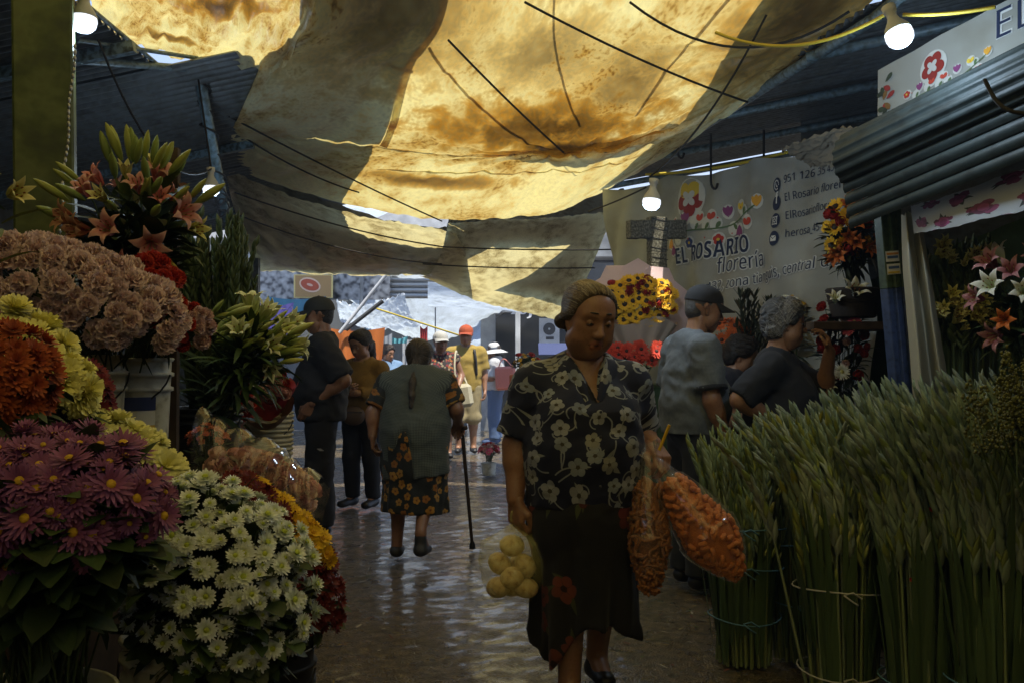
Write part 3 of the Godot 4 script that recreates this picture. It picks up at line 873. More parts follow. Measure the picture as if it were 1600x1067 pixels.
var F := {}
func flower_kinds() -> void:
	for k in 3:
		F.get_or_add("carnation_pink", []).append(carnation(Color(0.70, 0.46, 0.44), Color(0.86, 0.67, 0.64)))
		F.get_or_add("white_mum", []).append(radial([[17, 0.031, 0.0095, 0.05, 0.25, Color(0.62, 0.70, 0.52), Color(0.80, 0.84, 0.86), 0.004, 0.004], [15, 0.027, 0.009, 0.42, 0.1, Color(0.62, 0.70, 0.45), Color(0.80, 0.84, 0.85), 0.004, 0.006], [11, 0.018, 0.008, 0.85, -0.3, Color(0.5, 0.6, 0.18), Color(0.78, 0.82, 0.74), 0.003, 0.008]], [0.0085, 0.012, Color(0.45, 0.52, 0.06), 0.7]))
		F.get_or_add("purple_mum", []).append(radial([[20, 0.042, 0.0085, -0.1, 0.35, Color(0.19, 0.05, 0.15), Color(0.29, 0.10, 0.24), 0.005, 0.003], [17, 0.038, 0.008, 0.25, 0.25, Color(0.18, 0.045, 0.14), Color(0.30, 0.11, 0.25), 0.005, 0.006]] + ([[14, 0.03, 0.008, 0.7, 0.0, Color(0.16, 0.035, 0.11), Color(0.27, 0.09, 0.21), 0.004, 0.008]] if k else []), [0.010, 0.010, Color(0.62, 0.38, 0.02), 0.6]))
		F.get_or_add("yellow_pom", []).append(pompom(0.047, Color(0.78, 0.70, 0.10), Color(0.84, 0.80, 0.30)))
		F.get_or_add("cream_pom", []).append(pompom(0.05, Color(0.74, 0.70, 0.14), Color(0.82, 0.80, 0.38)))
		F.get_or_add("rust_mum", []).append(radial([[16, 0.028, 0.008, 0.0, 0.3, Color(0.28, 0.045, 0.01), Color(0.40, 0.085, 0.015), 0.003, 0.003], [13, 0.024, 0.008, 0.45, 0.2, Color(0.25, 0.04, 0.01), Color(0.44, 0.10, 0.02), 0.003, 0.005], [9, 0.018, 0.007, 0.95, -0.2, Color(0.2, 0.03, 0.01), Color(0.38, 0.07, 0.015), 0.002, 0.007]], []))
		F.get_or_add("crimson_mum", []).append(radial([[13, 0.02, 0.007, 0.1, 0.2, Color(0.12, 0.008, 0.018), Color(0.22, 0.018, 0.035), 0.003, 0.003], [10, 0.017, 0.007, 0.6, 0.0, Color(0.10, 0.006, 0.012), Color(0.20, 0.014, 0.03), 0.003, 0.005]], []))
		F.get_or_add("dark_red_mum", []).append(radial([[12, 0.019, 0.007, 0.1, 0.3, Color(0.10, 0.006, 0.006), Color(0.17, 0.012, 0.010), 0.003, 0.003], [9, 0.016, 0.007, 0.6, 0.0, Color(0.09, 0.005, 0.005), Color(0.16, 0.01, 0.01), 0.003, 0.005]], []))
		F.get_or_add("gold_daisy", []).append(radial([[18, 0.022, 0.0075, 0.0, 0.3, Color(0.72, 0.42, 0.01), Color(0.80, 0.52, 0.02), 0.004, 0.003], [14, 0.018, 0.007, 0.4, 0.2, Color(0.7, 0.38, 0.01), Color(0.80, 0.52, 0.02), 0.004, 0.005]], [0.007, 0.006, Color(0.55, 0.28, 0.01), 0.7]))
		F.get_or_add("red_carnation", []).append(carnation(Color(0.42, 0.02, 0.012), Color(0.56, 0.045, 0.02)))
		F.get_or_add("cream_carnation", []).append(carnation(Color(0.6, 0.56, 0.28), Color(0.72, 0.68, 0.42)))
		F.get_or_add("pale_carnation", []).append(carnation(Color(0.62, 0.36, 0.33), Color(0.74, 0.52, 0.48)))
		F.get_or_add("pink_rose", []).append(rose([Color(0.66, 0.34, 0.28), Color(0.7, 0.44, 0.34), Color(0.58, 0.26, 0.24)][k]))
		F.get_or_add("red_rose", []).append(rose(Color(0.38, 0.025, 0.015)))
		F.get_or_add("orange_small", []).append(radial([[8, 0.014, 0.008, 0.2, 0.2, Color(0.5, 0.10, 0.03), Color(0.58, 0.17, 0.07), 0.002, 0.002], [6, 0.010, 0.007, 0.8, 0.0, Color(0.5, 0.10, 0.03), Color(0.58, 0.17, 0.07), 0.002, 0.003]], []))
		F.get_or_add("sunflower", []).append(radial([[20, 0.043, 0.015, 0.05, 0.1, Color(0.70, 0.34, 0.005), Color(0.80, 0.50, 0.01), 0.018, 0.0], [17, 0.038, 0.014, 0.35, 0.0, Color(0.70, 0.32, 0.005), Color(0.80, 0.50, 0.01), 0.016, 0.003]], [0.022, 0.004, Color(0.022, 0.014, 0.006), 0.45], 3, 0.15))
		F.get_or_add("red_gerbera", []).append(radial([[24, 0.042, 0.0095, 0.08, 0.1, Color(0.45, 0.03, 0.01), Color(0.62, 0.055, 0.02), 0.008, 0.0], [20, 0.030, 0.008, 0.3, 0.0, Color(0.4, 0.02, 0.01), Color(0.58, 0.05, 0.02), 0.008, 0.003]], [0.012, 0.004, Color(0.03, 0.012, 0.008), 0.5]))
		F.get_or_add("orange_gerbera", []).append(radial([[24, 0.044, 0.0095, 0.0, 0.25, Color(0.5, 0.09, 0.012), Color(0.62, 0.15, 0.035), 0.008, 0.0], [18, 0.028, 0.008, 0.3, 0.0, Color(0.48, 0.08, 0.01), Color(0.58, 0.13, 0.03), 0.008, 0.003]], [0.014, 0.004, Color(0.04, 0.016, 0.01), 0.5]))
		F.get_or_add("pink_gerbera", []).append(radial([[24, 0.042, 0.0095, 0.05, 0.15, Color(0.6, 0.06, 0.14), Color(0.72, 0.12, 0.22), 0.008, 0.0], [18, 0.028, 0.008, 0.3, 0.0, Color(0.58, 0.05, 0.12), Color(0.7, 0.12, 0.22), 0.008, 0.003]], [0.013, 0.004, Color(0.55, 0.35, 0.2), 0.5]))
		F.get_or_add("white_gerbera", []).append(radial([[26, 0.044, 0.0085, 0.0, 0.15, Color(0.7, 0.74, 0.66), Color(0.8, 0.82, 0.8), 0.008, 0.0], [18, 0.028, 0.008, 0.3, 0.0, Color(0.7, 0.74, 0.6), Color(0.78, 0.8, 0.76), 0.008, 0.003]], [0.012, 0.004, Color(0.5, 0.45, 0.12), 0.5]))
	F.stargazer = [lily(Color(0.55, 0.12, 0.13), Color(0.62, 0.38, 0.30), 0.115, 0.35, 1.6), lily(Color(0.40, 0.09, 0.06), Color(0.58, 0.34, 0.18), 0.115, 0.2, 1.4)]
	F.salmon_lily = [lily(Color(0.60, 0.16, 0.15), Color(0.66, 0.28, 0.24), 0.10, 0.6, 1.0)]
	F.yellow_lily = [lily(Color(0.60, 0.56, 0.10), Color(0.70, 0.64, 0.22), 0.105, 0.6, 1.2), lily(Color(0.55, 0.5, 0.12), Color(0.72, 0.66, 0.3), 0.10, 0.9, 0.6)]
	F.trumpet_lily = [lily(Color(0.48, 0.55, 0.16), Color(0.78, 0.76, 0.42), 0.14, 1.05, 1.9), lily(Color(0.48, 0.55, 0.16), Color(0.76, 0.76, 0.46), 0.13, 1.2, 1.2)]
	F.white_lily = [lily(Color(0.55, 0.62, 0.4), Color(0.8, 0.81, 0.78), 0.12, 0.5, 1.2)]
	F.orange_lily = [lily(Color(0.5, 0.10, 0.01), Color(0.58, 0.17, 0.03), 0.1, 0.5, 1.2)]
	F.dark_lily = [lily(Color(0.32, 0.07, 0.10), Color(0.42, 0.22, 0.22), 0.12, 0.3, 1.2)]
	F.green_bud = [bud(Color(0.12, 0.19, 0.05), Color(0.34, 0.42, 0.09), 0.10, 0.013), bud(Color(0.2, 0.28, 0.05), Color(0.5, 0.52, 0.12), 0.12, 0.014)]
	F.yellow_bud = [bud(Color(0.26, 0.34, 0.06), Color(0.66, 0.64, 0.2), 0.13, 0.015), bud(Color(0.2, 0.3, 0.05), Color(0.52, 0.56, 0.14), 0.12, 0.013)]

func pompom(r: float, c0: Color, c1: Color) -> ArrayMesh:
	var ls := []
	for k in 6:
		var el: float = -0.15 + k * 0.27
		ls.append([[20, 19, 17, 14, 10, 6][k], r * (1.0 - k * 0.06), r * 0.27, el, -0.5 + 0.15 * (5 - k), c0 * (1.0 - 0.03 * k), c1, 0.003, 0.004 + 0.001 * k])
	return radial(ls, [], 3, 0.6)

func bunch(called: String, label: String, category: String, o: Dictionary) -> Node3D:
	# o: foot, centre, rad, n, kinds [[name, share]], size, spread, tilt (turn of the ellipsoid), leaves, leaf [length, width], lean, group
	var foot: Vector3 = o.foot
	var t := thing(called, label, category, foot, 0.0, o.get("group", ""))
	var cen: Vector3 = o.centre - foot
	var axis: Vector3 = o.get("axis", cen).normalized()
	var bs: Basis = o.get("tilt", Basis.IDENTITY)
	var rad: Vector3 = o.rad
	var stems := MB.new(); var leaves := MB.new()
	var sc: Color = o.get("stem", Color(0.05, 0.08, 0.022))
	var lc: Color = o.get("leaf_color", Color(0.035, 0.06, 0.018))
	var n: int = o.n
	var spread: float = o.get("spread", 1.7)
	var frame := look(axis, Vector3.ZERO).basis
	var sz: Array = o.get("size", [0.9, 1.15])
	var lf: Array = o.get("leaf", [0.08, 0.035])
	var per: int = o.get("leaves", 3)
	var stem_r: float = o.get("stem_r", 0.0028)
	for i in n:
		var z := 1.0 - (1.0 - cos(spread)) * (i + 0.5) / n
		var g := i * 2.39996 + rf(-0.35, 0.35)
		var rr := sqrt(maxf(0.0, 1.0 - z * z))
		var d := frame * Vector3(cos(g) * rr, z, sin(g) * rr)
		var pos := cen + bs * (rad * d * rf(o.get("inner", 0.86), 1.06))
		var dir := (bs * (d / (rad / rad.x)).normalized()).lerp(axis, o.get("face", 0.3)) + Vector3(rf(-0.25, 0.25), rf(-0.2, 0.25), rf(-0.25, 0.25))
		var pick := rng.randf()
		for kd in o.kinds:
			pick -= kd[1]
			if pick <= 0.0 or kd == o.kinds[-1]:
				var ms: Array = F[kd[0]]
				part(kd[2] if kd.size() > 2 else "flower", ms[rng.randi() % ms.size()], M.petal, t, look(dir, pos, rf(sz[0], sz[1]), rf(0, TAU)))
				break
		stems.col = sc * rf(0.7, 1.3)
		var root: Vector3 = Vector3(rf(-1, 1), 0, rf(-1, 1)) * o.get("gather", 0.03)
		var back := pos - dir.normalized() * 0.02
		var mid: Vector3 = root.lerp(back, 0.55) + Vector3(0, 0.02, 0)
		stems.tube(PackedVector3Array([root, mid, back, pos]), PackedFloat32Array([stem_r, stem_r, stem_r * 0.8]), 4, false)
		for k in per:
			leaves.col = lc * rf(0.6, 1.5)
			var s := rf(0.45, 0.95)
			var at: Vector3 = (root.lerp(mid, s / 0.55) if s < 0.55 else mid.lerp(back, (s - 0.55) / 0.45))
			var out := (Vector3(rf(-1, 1), rf(-0.3, 0.8), rf(-1, 1)) + (pos - cen).normalized() * 0.6).normalized()
			leaves.blade(at, out, out.cross(Vector3(rf(-0.4, 0.4), 1, rf(-0.4, 0.4))).normalized(), lf[0] * rf(0.6, 1.2), lf[1] * rf(0.7, 1.2), rf(0.2, 1.1), 4)
	if o.get("stems", true): part("stems", stems.mesh(), M.foliage, t).set_meta("kind", "stuff")
	if per > 0: part("leaves", leaves.mesh(), M.foliage, t).set_meta("kind", "stuff")
	return t

func pail(called: String, label: String, at: Vector3, r: float, h: float, m: Material, ribs := [0.88, 0.76], handle := true, group := "") -> Node3D:
	var t := thing(called, label, "bucket", at, 0.0, group)
	var pr := PackedVector2Array([Vector2(0.002, 0.004), Vector2(r * 0.82, 0.0), Vector2(r * 0.84, 0.01)])
	for k in range(ribs.size() - 1, -1, -1):
		var y: float = ribs[k] * h
		var q: float = r * (0.84 + 0.13 * ribs[k])
		pr.append_array([Vector2(q, y - 0.008), Vector2(q + 0.009, y - 0.005), Vector2(q + 0.009, y + 0.005), Vector2(q, y + 0.008)])
	pr.append_array([Vector2(r * 0.96, h - 0.012), Vector2(r, h - 0.01), Vector2(r + 0.004, h - 0.003), Vector2(r, h), Vector2(r - 0.006, h - 0.002), Vector2(r * 0.95, h - 0.03), Vector2(r * 0.8, 0.02), Vector2(0.002, 0.02)])
	var b := MB.new()
	b.lathe(Transform3D.IDENTITY, pr, 28)
	part("body", b.mesh(), m, t)
	if handle:
		b = MB.new()
		var arc := PackedVector3Array()
		for k in 13:
			var g := PI * k / 12.0
			arc.append(Vector3(cos(g) * r * 1.02, h * 0.86 - sin(g) * r * 0.8, sin(g) * r * 0.62 + 0.02))
		b.tube(arc, PackedFloat32Array([0.003]), 5)
		part("handle", b.mesh(), M.rope_dark, t)
	return t

func glad_stem(l: float, bend: float, tone: Color, low: Color, from: float) -> ArrayMesh:
	var b := MB.new()
	var pts := PackedVector3Array(); var rs := PackedFloat32Array()
	var q := Vector3.ZERO
	var a := 0.0
	for i in 15:
		var s := i / 14.0
		pts.append(q); rs.append(lerpf(0.0075, 0.0025, s))
		if s > from: a += bend / (14.0 * (1.0 - from))
		q += Vector3(sin(a), cos(a), 0) * l / 14.0
	b.col = tone.lerp(low, 0.5)
	b.tube(pts, rs, 5, false)
	var n := 22
	for k in n:
		var s := from + (1.0 - from) * k / n
		var i := mini(int(s * 14), 13)
		var at := pts[i].lerp(pts[i + 1], s * 14 - i)
		var d := (pts[i + 1] - pts[i]).normalized()
		var sd := Vector3(0, 0, 1) if k % 2 else Vector3(0, 0, -1)
		sd = sd.rotated(d, rf(-0.7, 0.7))
		var bl := lerpf(0.095, 0.062, float(k) / n)
		var br := lerpf(0.0145, 0.0088, float(k) / n)
		var f := (d + sd * lerpf(0.32, 0.15, float(k) / n)).normalized()
		var x := f.cross(sd).normalized()
		var cc := (low if rng.randf() < 0.2 else tone) * rf(0.8, 1.2)
		var first := -1
		for pr in [[0.3, 0.0], [1.0, 0.35], [0.7, 0.7], [0.03, 1.0]]:
			b.col = cc
			var kk := b.v.size()
			for j in 5:
				var g := TAU * j / 5.0
				b.p(at + f * bl * pr[1] + (x * cos(g) * 1.25 + x.cross(f) * sin(g) * 0.8) * br * pr[0])
			if first >= 0:
				for j in 5: b.quad(first + j, first + (j + 1) % 5, kk + (j + 1) % 5, kk + j)
			first = kk
	return b.mesh()

var glads: Array
func glad_bundle(label: String, at: Vector3, r: float, h: float, n: int, bend_to: float, ties: Array, blooms := "", kinds := [0, 1, 2, 3]) -> void:
	var t := thing("gladiolus_bundle", label, "gladiolus bundle", at, 0.0, "gladiolus bundles standing on the ground")
	for i in n:
		var g := i * 2.39996
		var q := sqrt((i + 0.5) / n)
		var pos := Vector3(cos(g), 0, sin(g)) * q * r * 0.85
		var lean := Vector3(cos(g) * q * 0.055 + cos(bend_to) * 0.02, 1, sin(g) * q * 0.055 - sin(bend_to) * 0.05).normalized()
		var turn := Basis(Vector3.UP, bend_to + rf(-0.9, 0.9))
		if i % 14 == 3:                       # a few stray stems
			lean = (lean + Vector3(rf(-0.16, 0.16), 0, rf(-0.12, 0.16))).normalized()
			turn = Basis(Vector3.UP, rf(0, TAU))
		var tip := Basis(Quaternion(Vector3.UP, lean))
		var s := h * rf(0.9, 1.06)
		part("stem", glads[kinds[rng.randi() % kinds.size()]], M.foliage, t, Transform3D(tip * turn * Basis.from_scale(Vector3(1, s, 1)), pos + Vector3.UP * 0.005))
	var b := MB.new()
	for i in 90:
		var g := rf(0, TAU)
		var q := rf(0.75, 1.0)
		b.col = Color(0.06, 0.10, 0.035) * rf(0.7, 1.35)
		var out := Vector3(cos(g), 0, sin(g))
		var up := (Vector3.UP + out * rf(0.0, 0.13)).normalized()
		b.blade(out * r * q + Vector3.UP * rf(0.0, 0.25), up, Vector3(-sin(g), 0, cos(g)), rf(0.35, 0.68) * h / 1.1, rf(0.018, 0.032), rf(-0.05, 0.25), 5)
	part("leaves", b.mesh(), M.foliage, t).set_meta("kind", "stuff")
	for k in ties:
		b = MB.new()
		var ring := PackedVector3Array()
		for j in 25:
			var g := TAU * j / 24.0
			ring.append(Vector3(cos(g), 0, sin(g)) * (r * 1.03 + k[0] * 0.05 + 0.004) + Vector3.UP * (k[0] + 0.008 * sin(g * 2 + k[0] * 9)))
		b.tube(ring, PackedFloat32Array([0.0032]), 5)
		var kn: Vector3 = Vector3(-0.25, 0, 0.97) * (r * 1.05 + k[0] * 0.05) + Vector3.UP * k[0]
		b.tube(PackedVector3Array([kn, kn + Vector3(0.03, 0.012, 0.012), kn + Vector3(0.065, -0.012, 0.008)]), PackedFloat32Array([0.0035]), 4)
		b.tube(PackedVector3Array([kn, kn + Vector3(0.02, -0.015, 0.012), kn + Vector3(0.05, -0.035, 0.008)]), PackedFloat32Array([0.0035]), 4)
		part("tie", b.mesh(), k[1], t)
	if blooms != "":
		for i in 26:
			var g := rf(PI * 0.1, PI * 0.9)
			part("bloom", F[blooms][rng.randi() % F[blooms].size()], M.petal, t, look(Vector3(cos(g) * 0.4, 1.0, sin(g) * 0.4), Vector3(cos(g), 0, sin(g)) * r * 1.08 + Vector3.UP * rf(0.45, 0.78) * h, rf(0.3, 0.5), rf(0, 6)))

func crate_box(called: String, label: String, at: Vector3, s: Vector3, m: Material, category := "crate", group := "") -> void:
	var b := MB.new()
	b.box(Transform3D.IDENTITY, s, 0.006)
	tag(part(called, b.mesh(), m, self, Transform3D(Basis.IDENTITY, at)), label, category, group)

func flowers() -> void:
	flower_kinds()
	glads = [glad_stem(1.0, 0.5, Color(0.21, 0.27, 0.17), Color(0.21, 0.25, 0.06), 0.52), glad_stem(1.0, 0.42, Color(0.17, 0.23, 0.12), Color(0.22, 0.25, 0.05), 0.5), glad_stem(1.0, 0.75, Color(0.28, 0.33, 0.24), Color(0.22, 0.28, 0.08), 0.55), glad_stem(1.0, 0.5, Color(0.18, 0.23, 0.14), Color(0.22, 0.22, 0.025), 0.48), glad_stem(1.0, 0.12, Color(0.055, 0.085, 0.03), Color(0.05, 0.085, 0.022), 0.45), glad_stem(1.0, -0.18, Color(0.07, 0.10, 0.035), Color(0.05, 0.08, 0.022), 0.4), glad_stem(1.0, 0.28, Color(0.17, 0.22, 0.10), Color(0.17, 0.21, 0.03), 0.45), glad_stem(1.0, 0.4, Color(0.20, 0.25, 0.14), Color(0.20, 0.22, 0.03), 0.5)]

	# steps of the left stall
	var steps := thing("flower_stand", "dark wooden stepped stand under the flower buckets", "stand", Vector3(-1.2, 0, -2.4))
	for k in [[0.0, 0.16, 0.55, 1.0, 0.32, 1.7], [-0.45, 0.46, -0.55, 1.1, 0.92, 0.85], [-0.45, 0.40, -1.65, 1.2, 0.80, 1.25]]:
		var bb := MB.new()
		bb.box(Transform3D(Basis.IDENTITY, Vector3(k[0], k[1], k[2])), Vector3(k[3], k[4], k[5]), 0.01)
		part("step", bb.mesh(), M.wood_dark, steps)
	for x in [P(272, 560, 3.35), P(262, 560, 3.6)]:
		var bb := MB.new()
		bb.box(Transform3D(Basis.IDENTITY, Vector3(x.x + 1.2, 1.2, x.z + 2.4)), Vector3(0.025, 1.6, 0.03))
		part("upright", bb.mesh(), M.wood_dark if x.z > -3.5 else M.pipe_blue, steps)

	# purple and white bunches in front
	bunch("purple_chrysanthemums", "purple daisy chrysanthemums with yellow centres in a big bunch", "flowers", {foot = P(70, 1090, 1.85), centre = P(88, 782, 1.78), inner = 0.75, rad = Vector3(0.19, 0.125, 0.15), n = 135, kinds = [["purple_mum", 1.0]], axis = Vector3(0.15, 0.8, 0.6), spread = 1.8, leaves = 5, leaf = [0.1, 0.05], gather = 0.07, size = [0.45, 0.92]})
	bunch("white_chrysanthemums", "bushy bunch of white daisy chrysanthemums in a white bucket", "flowers", {foot = P(320, 1120, 2.25), centre = P(330, 895, 2.2), rad = Vector3(0.235, 0.20, 0.19), n = 300, kinds = [["white_mum", 1.0]], axis = Vector3(0.3, 0.72, 0.55), spread = 1.75, leaves = 4, leaf = [0.085, 0.045], gather = 0.06, size = [0.42, 0.82], inner = 0.74, tilt = Basis(Vector3.BACK, -0.62)})
	pail("bucket", "white bucket under the white chrysanthemums", Vector3(P(300, 900, 2.25).x, 0.32, -2.25), 0.15, 0.36, M.white_plastic)
	pail("bucket", "grey white bucket under the purple chrysanthemums", Vector3(P(70, 900, 1.9).x, 0.32, -1.85), 0.15, 0.36, M.white_plastic)
	bunch("cream_chrysanthemums", "row of cream yellow pompom chrysanthemums behind the white ones", "flowers", {foot = P(200, 900, 2.5), centre = P(192, 700, 2.4), rad = Vector3(0.145, 0.045, 0.07), n = 22, kinds = [["cream_pom", 1.0]], axis = Vector3(0.1, 0.85, 0.5), spread = 1.6, leaves = 4, leaf = [0.09, 0.045], tilt = Basis(Vector3.BACK, -0.5), size = [0.8, 1.05]})
	bunch("yellow_chrysanthemums", "slanting row of yellow pompom chrysanthemums beside the rust coloured ones", "flowers", {foot = P(60, 800, 2.4), centre = P(62, 560, 2.2), rad = Vector3(0.14, 0.05, 0.08), n = 24, kinds = [["yellow_pom", 1.0]], axis = Vector3(0.35, 0.75, 0.5), spread = 1.6, leaves = 4, leaf = [0.09, 0.045], tilt = Basis(Vector3.BACK, -0.85), size = [0.8, 1.0]})
	bunch("rust_chrysanthemums", "rust orange chrysanthemums next to the yellow pompoms", "flowers", {foot = P(0, 860, 1.95), centre = P(12, 592, 1.9), rad = Vector3(0.085, 0.095, 0.09), n = 44, kinds = [["rust_mum", 1.0]], axis = Vector3(0.35, 0.7, 0.6), spread = 1.8, leaves = 3, leaf = [0.07, 0.035]})
	bunch("crimson_chrysanthemums", "small crimson chrysanthemums between yellow pompoms and buckets", "flowers", {foot = P(110, 850, 2.55), centre = P(122, 632, 2.45), rad = Vector3(0.07, 0.105, 0.08), n = 62, kinds = [["crimson_mum", 1.0]], axis = Vector3(0.5, 0.7, 0.5), spread = 1.7, leaves = 2, leaf = [0.06, 0.03]})
	bunch("gold_daisies", "bright golden yellow daisies above the dark red ones", "flowers", {foot = P(400, 1010, 2.8), centre = P(446, 812, 2.62), rad = Vector3(0.155, 0.04, 0.05), n = 64, kinds = [["gold_daisy", 1.0]], axis = Vector3(0.4, 0.75, 0.5), spread = 1.5, leaves = 2, leaf = [0.06, 0.03], tilt = Basis(Vector3.BACK, -0.72), size = [0.8, 1.1]})
	bunch("dark_red_chrysanthemums", "dark red chrysanthemums drooping below the golden daisies", "flowers", {foot = P(430, 1030, 2.8), centre = P(490, 915, 2.66), rad = Vector3(0.07, 0.13, 0.08), n = 80, kinds = [["dark_red_mum", 1.0]], axis = Vector3(0.7, 0.4, 0.6), spread = 1.8, leaves = 2, leaf = [0.06, 0.03], tilt = Basis(Vector3.BACK, 0.25)})
	bunch("dark_red_chrysanthemums", "dark red chrysanthemums between the white flowers and the golden daisies", "flowers", {foot = P(380, 980, 2.75), centre = P(412, 790, 2.6), rad = Vector3(0.13, 0.04, 0.06), n = 50, kinds = [["dark_red_mum", 1.0]], axis = Vector3(0.3, 0.7, 0.6), spread = 1.6, leaves = 2, leaf = [0.06, 0.03], tilt = Basis(Vector3.BACK, -0.72)})
	pail("bucket", "black bucket under the golden daisies", Vector3(P(415, 900, 2.95).x, 0.0, -2.95), 0.15, 0.45, M.black_plastic)

	# carnations in pails on the upper step
	bunch("pink_carnations", "large mass of salmon pink carnations above two white pails", "flowers", {foot = P(150, 585, 2.95), centre = P(105, 462, 2.75), rad = Vector3(0.30, 0.125, 0.2), n = 120, kinds = [["carnation_pink", 1.0]], axis = Vector3(0.12, 0.75, 0.65), spread = 1.65, leaves = 1, leaf = [0.1, 0.006], gather = 0.08, tilt = Basis(Vector3.BACK, -0.3), size = [0.9, 1.2]})
	bunch("red_carnations", "red carnations at the end of the pink carnations", "flowers", {foot = P(210, 590, 3.05), centre = P(243, 468, 2.95), rad = Vector3(0.05, 0.12, 0.08), n = 16, kinds = [["red_carnation", 1.0]], axis = Vector3(0.4, 0.6, 0.6), spread = 1.6, leaves = 1, leaf = [0.1, 0.006], size = [0.85, 1.1]})
	bunch("mixed_carnations", "small mixed carnations of pale pink, red and cream", "flowers", {foot = P(225, 590, 3.15), centre = P(276, 510, 3.0), rad = Vector3(0.085, 0.07, 0.08), n = 36, kinds = [["pale_carnation", 0.6], ["red_carnation", 0.25], ["cream_carnation", 0.15]], axis = Vector3(0.6, 0.5, 0.6), spread = 1.7, leaves = 1, leaf = [0.08, 0.006], size = [0.55, 0.85]})
	var pw := pail("pail", "yellowed white pail under the pink carnations", Vector3(P(128, 555, 2.92).x, 0.92, -2.92), 0.125, 0.385, M.cream_plastic, [0.86, 0.74])
	var pb := pail("pail", "white pail with a blue and yellow printed label", Vector3(P(205, 555, 3.12).x, 0.92, -3.12), 0.125, 0.375, M.white_plastic, [0.86, 0.74])
	pail_label(pb)
	pw.rotation.y = 0.4
	# high lilies
	var lt := bunch("lily_bunch", "tall bunch of salmon and striped lilies beside the green pillar", "flowers", {foot = P(215, 560, 3.35), centre = P(208, 345, 3.25), rad = Vector3(0.19, 0.17, 0.15), n = 20, kinds = [["salmon_lily", 0.25], ["stargazer", 0.45], ["yellow_lily", 0.3]], axis = Vector3(0.1, 0.6, 0.8), spread = 1.9, leaves = 20, leaf = [0.14, 0.036], inner = 0.7, gather = 0.05, size = [0.7, 1.05], stem_r = 0.004, leaf_color = Color(0.045, 0.07, 0.02)})
	for i in 34:
		var g := rf(0, TAU); var e := rf(0.0, 1.4)
		var d := Vector3(cos(g) * cos(e), sin(e), absf(sin(g)) * cos(e))
		part("bud", F.green_bud[i % 2], M.petal, lt, look(d + Vector3(rf(-0.3, 0.5), 0.2, 0.1), P(208, 350, 3.25) - lt.position + d * Vector3(0.22, 0.21, 0.16), rf(0.7, 1.1)))
	var ly := thing("yellow_lily", "single yellow lily with a green stem by the green pillar", "lily", P(-30, 520, 1.95))
	var sb := MB.new(); sb.col = Color(0.06, 0.1, 0.03)
	var tip := P(8, 305, 1.9) - ly.position
	sb.tube(curve([Vector3.ZERO, tip * 0.6 + Vector3(-0.05, 0, 0), tip + Vector3(-0.02, -0.02, 0)], 8), PackedFloat32Array([0.004]), 6)
	for k in 5: sb.blade(tip * (0.5 + k * 0.1), Vector3(cos(k * 2.1), 0.5, sin(k * 2.1)).normalized(), Vector3(-sin(k * 2.1), 0, cos(k * 2.1)), 0.1, 0.02, 0.5)
	part("stem", sb.mesh(), M.foliage, ly)
	part("flower", F.yellow_lily[1], M.petal, ly, look(Vector3(0.9, 0.15, 0.5), tip, 0.62))
	part("flower", F.yellow_lily[0], M.petal, ly, look(Vector3(0.3, 0.4, 0.8), tip + Vector3(-0.03, 0.02, 0.02), 0.55))

	# dark gladiolus spears
	var gs := thing("gladiolus_bundle", "dark upright gladiolus spears in a black bucket by the trumpet lilies", "gladiolus bundle", P(335, 700, 4.1))
	for i in 64:
		var fan := rf(-1, 1)
		part("stem", glads[4 + i % 2], M.foliage, gs, Transform3D(Basis(Quaternion(Vector3.UP, Vector3(fan * 0.13, 1, rf(-0.1, 0.12)).normalized())) * Basis(Vector3.UP, rf(0, TAU)) * Basis.from_scale(Vector3(1.1, rf(0.68, 0.96), 1.1)), Vector3(fan * 0.06, 0, rf(-0.06, 0.06))))
	pail("bucket", "black plastic bucket holding the trumpet lilies", Vector3(P(322, 700, 4.05).x, P(0, 735, 4.05).y, -4.05), 0.145, 0.26, M.black_plastic)
	var tl := bunch("trumpet_lilies", "fan of yellow green trumpet lilies and buds leaning towards the man in black", "flowers", {foot = P(335, 680, 3.95), centre = P(395, 535, 3.9), rad = Vector3(0.13, 0.10, 0.12), n = 9, kinds = [["trumpet_lily", 1.0]], axis = Vector3(0.75, 0.5, 0.45), spread = 1.4, leaves = 24, leaf = [0.17, 0.024], gather = 0.05, size = [0.75, 1.0], stem_r = 0.0045, leaf_color = Color(0.05, 0.085, 0.02)})
	for i in 95:
		var s := rf(0.0, 1.0)
		var q := P(lerpf(335, 442, s) + rf(-12, 12), lerpf(510, 548, s) + rf(-30, 25), 3.9 + rf(-0.14, 0.14)) - tl.position
		part("bud", F.yellow_bud[i % 2], M.petal, tl, look(Vector3(0.85 + rf(-0.3, 0.2), 0.5 + rf(-0.4, 0.4), rf(-0.2, 0.5)), q, rf(0.65, 1.0)))
	var lb := MB.new()
	for i in 60:
		lb.col = Color(0.028, 0.048, 0.017) * rf(0.6, 1.5)
		var g := rf(-0.5, 3.6)
		var d := Vector3(cos(g), rf(-0.1, 1.4), absf(sin(g)) * 0.8).normalized()
		lb.blade(Vector3(rf(-0.06, 0.08), rf(0.05, 0.28), rf(-0.05, 0.05)), d, d.cross(Vector3(0.2, 1, 0.3)).normalized(), rf(0.15, 0.3), rf(0.016, 0.03), rf(0.3, 1.4), 6)
	part("long_leaves", lb.mesh(), M.foliage, tl).set_meta("kind", "stuff")

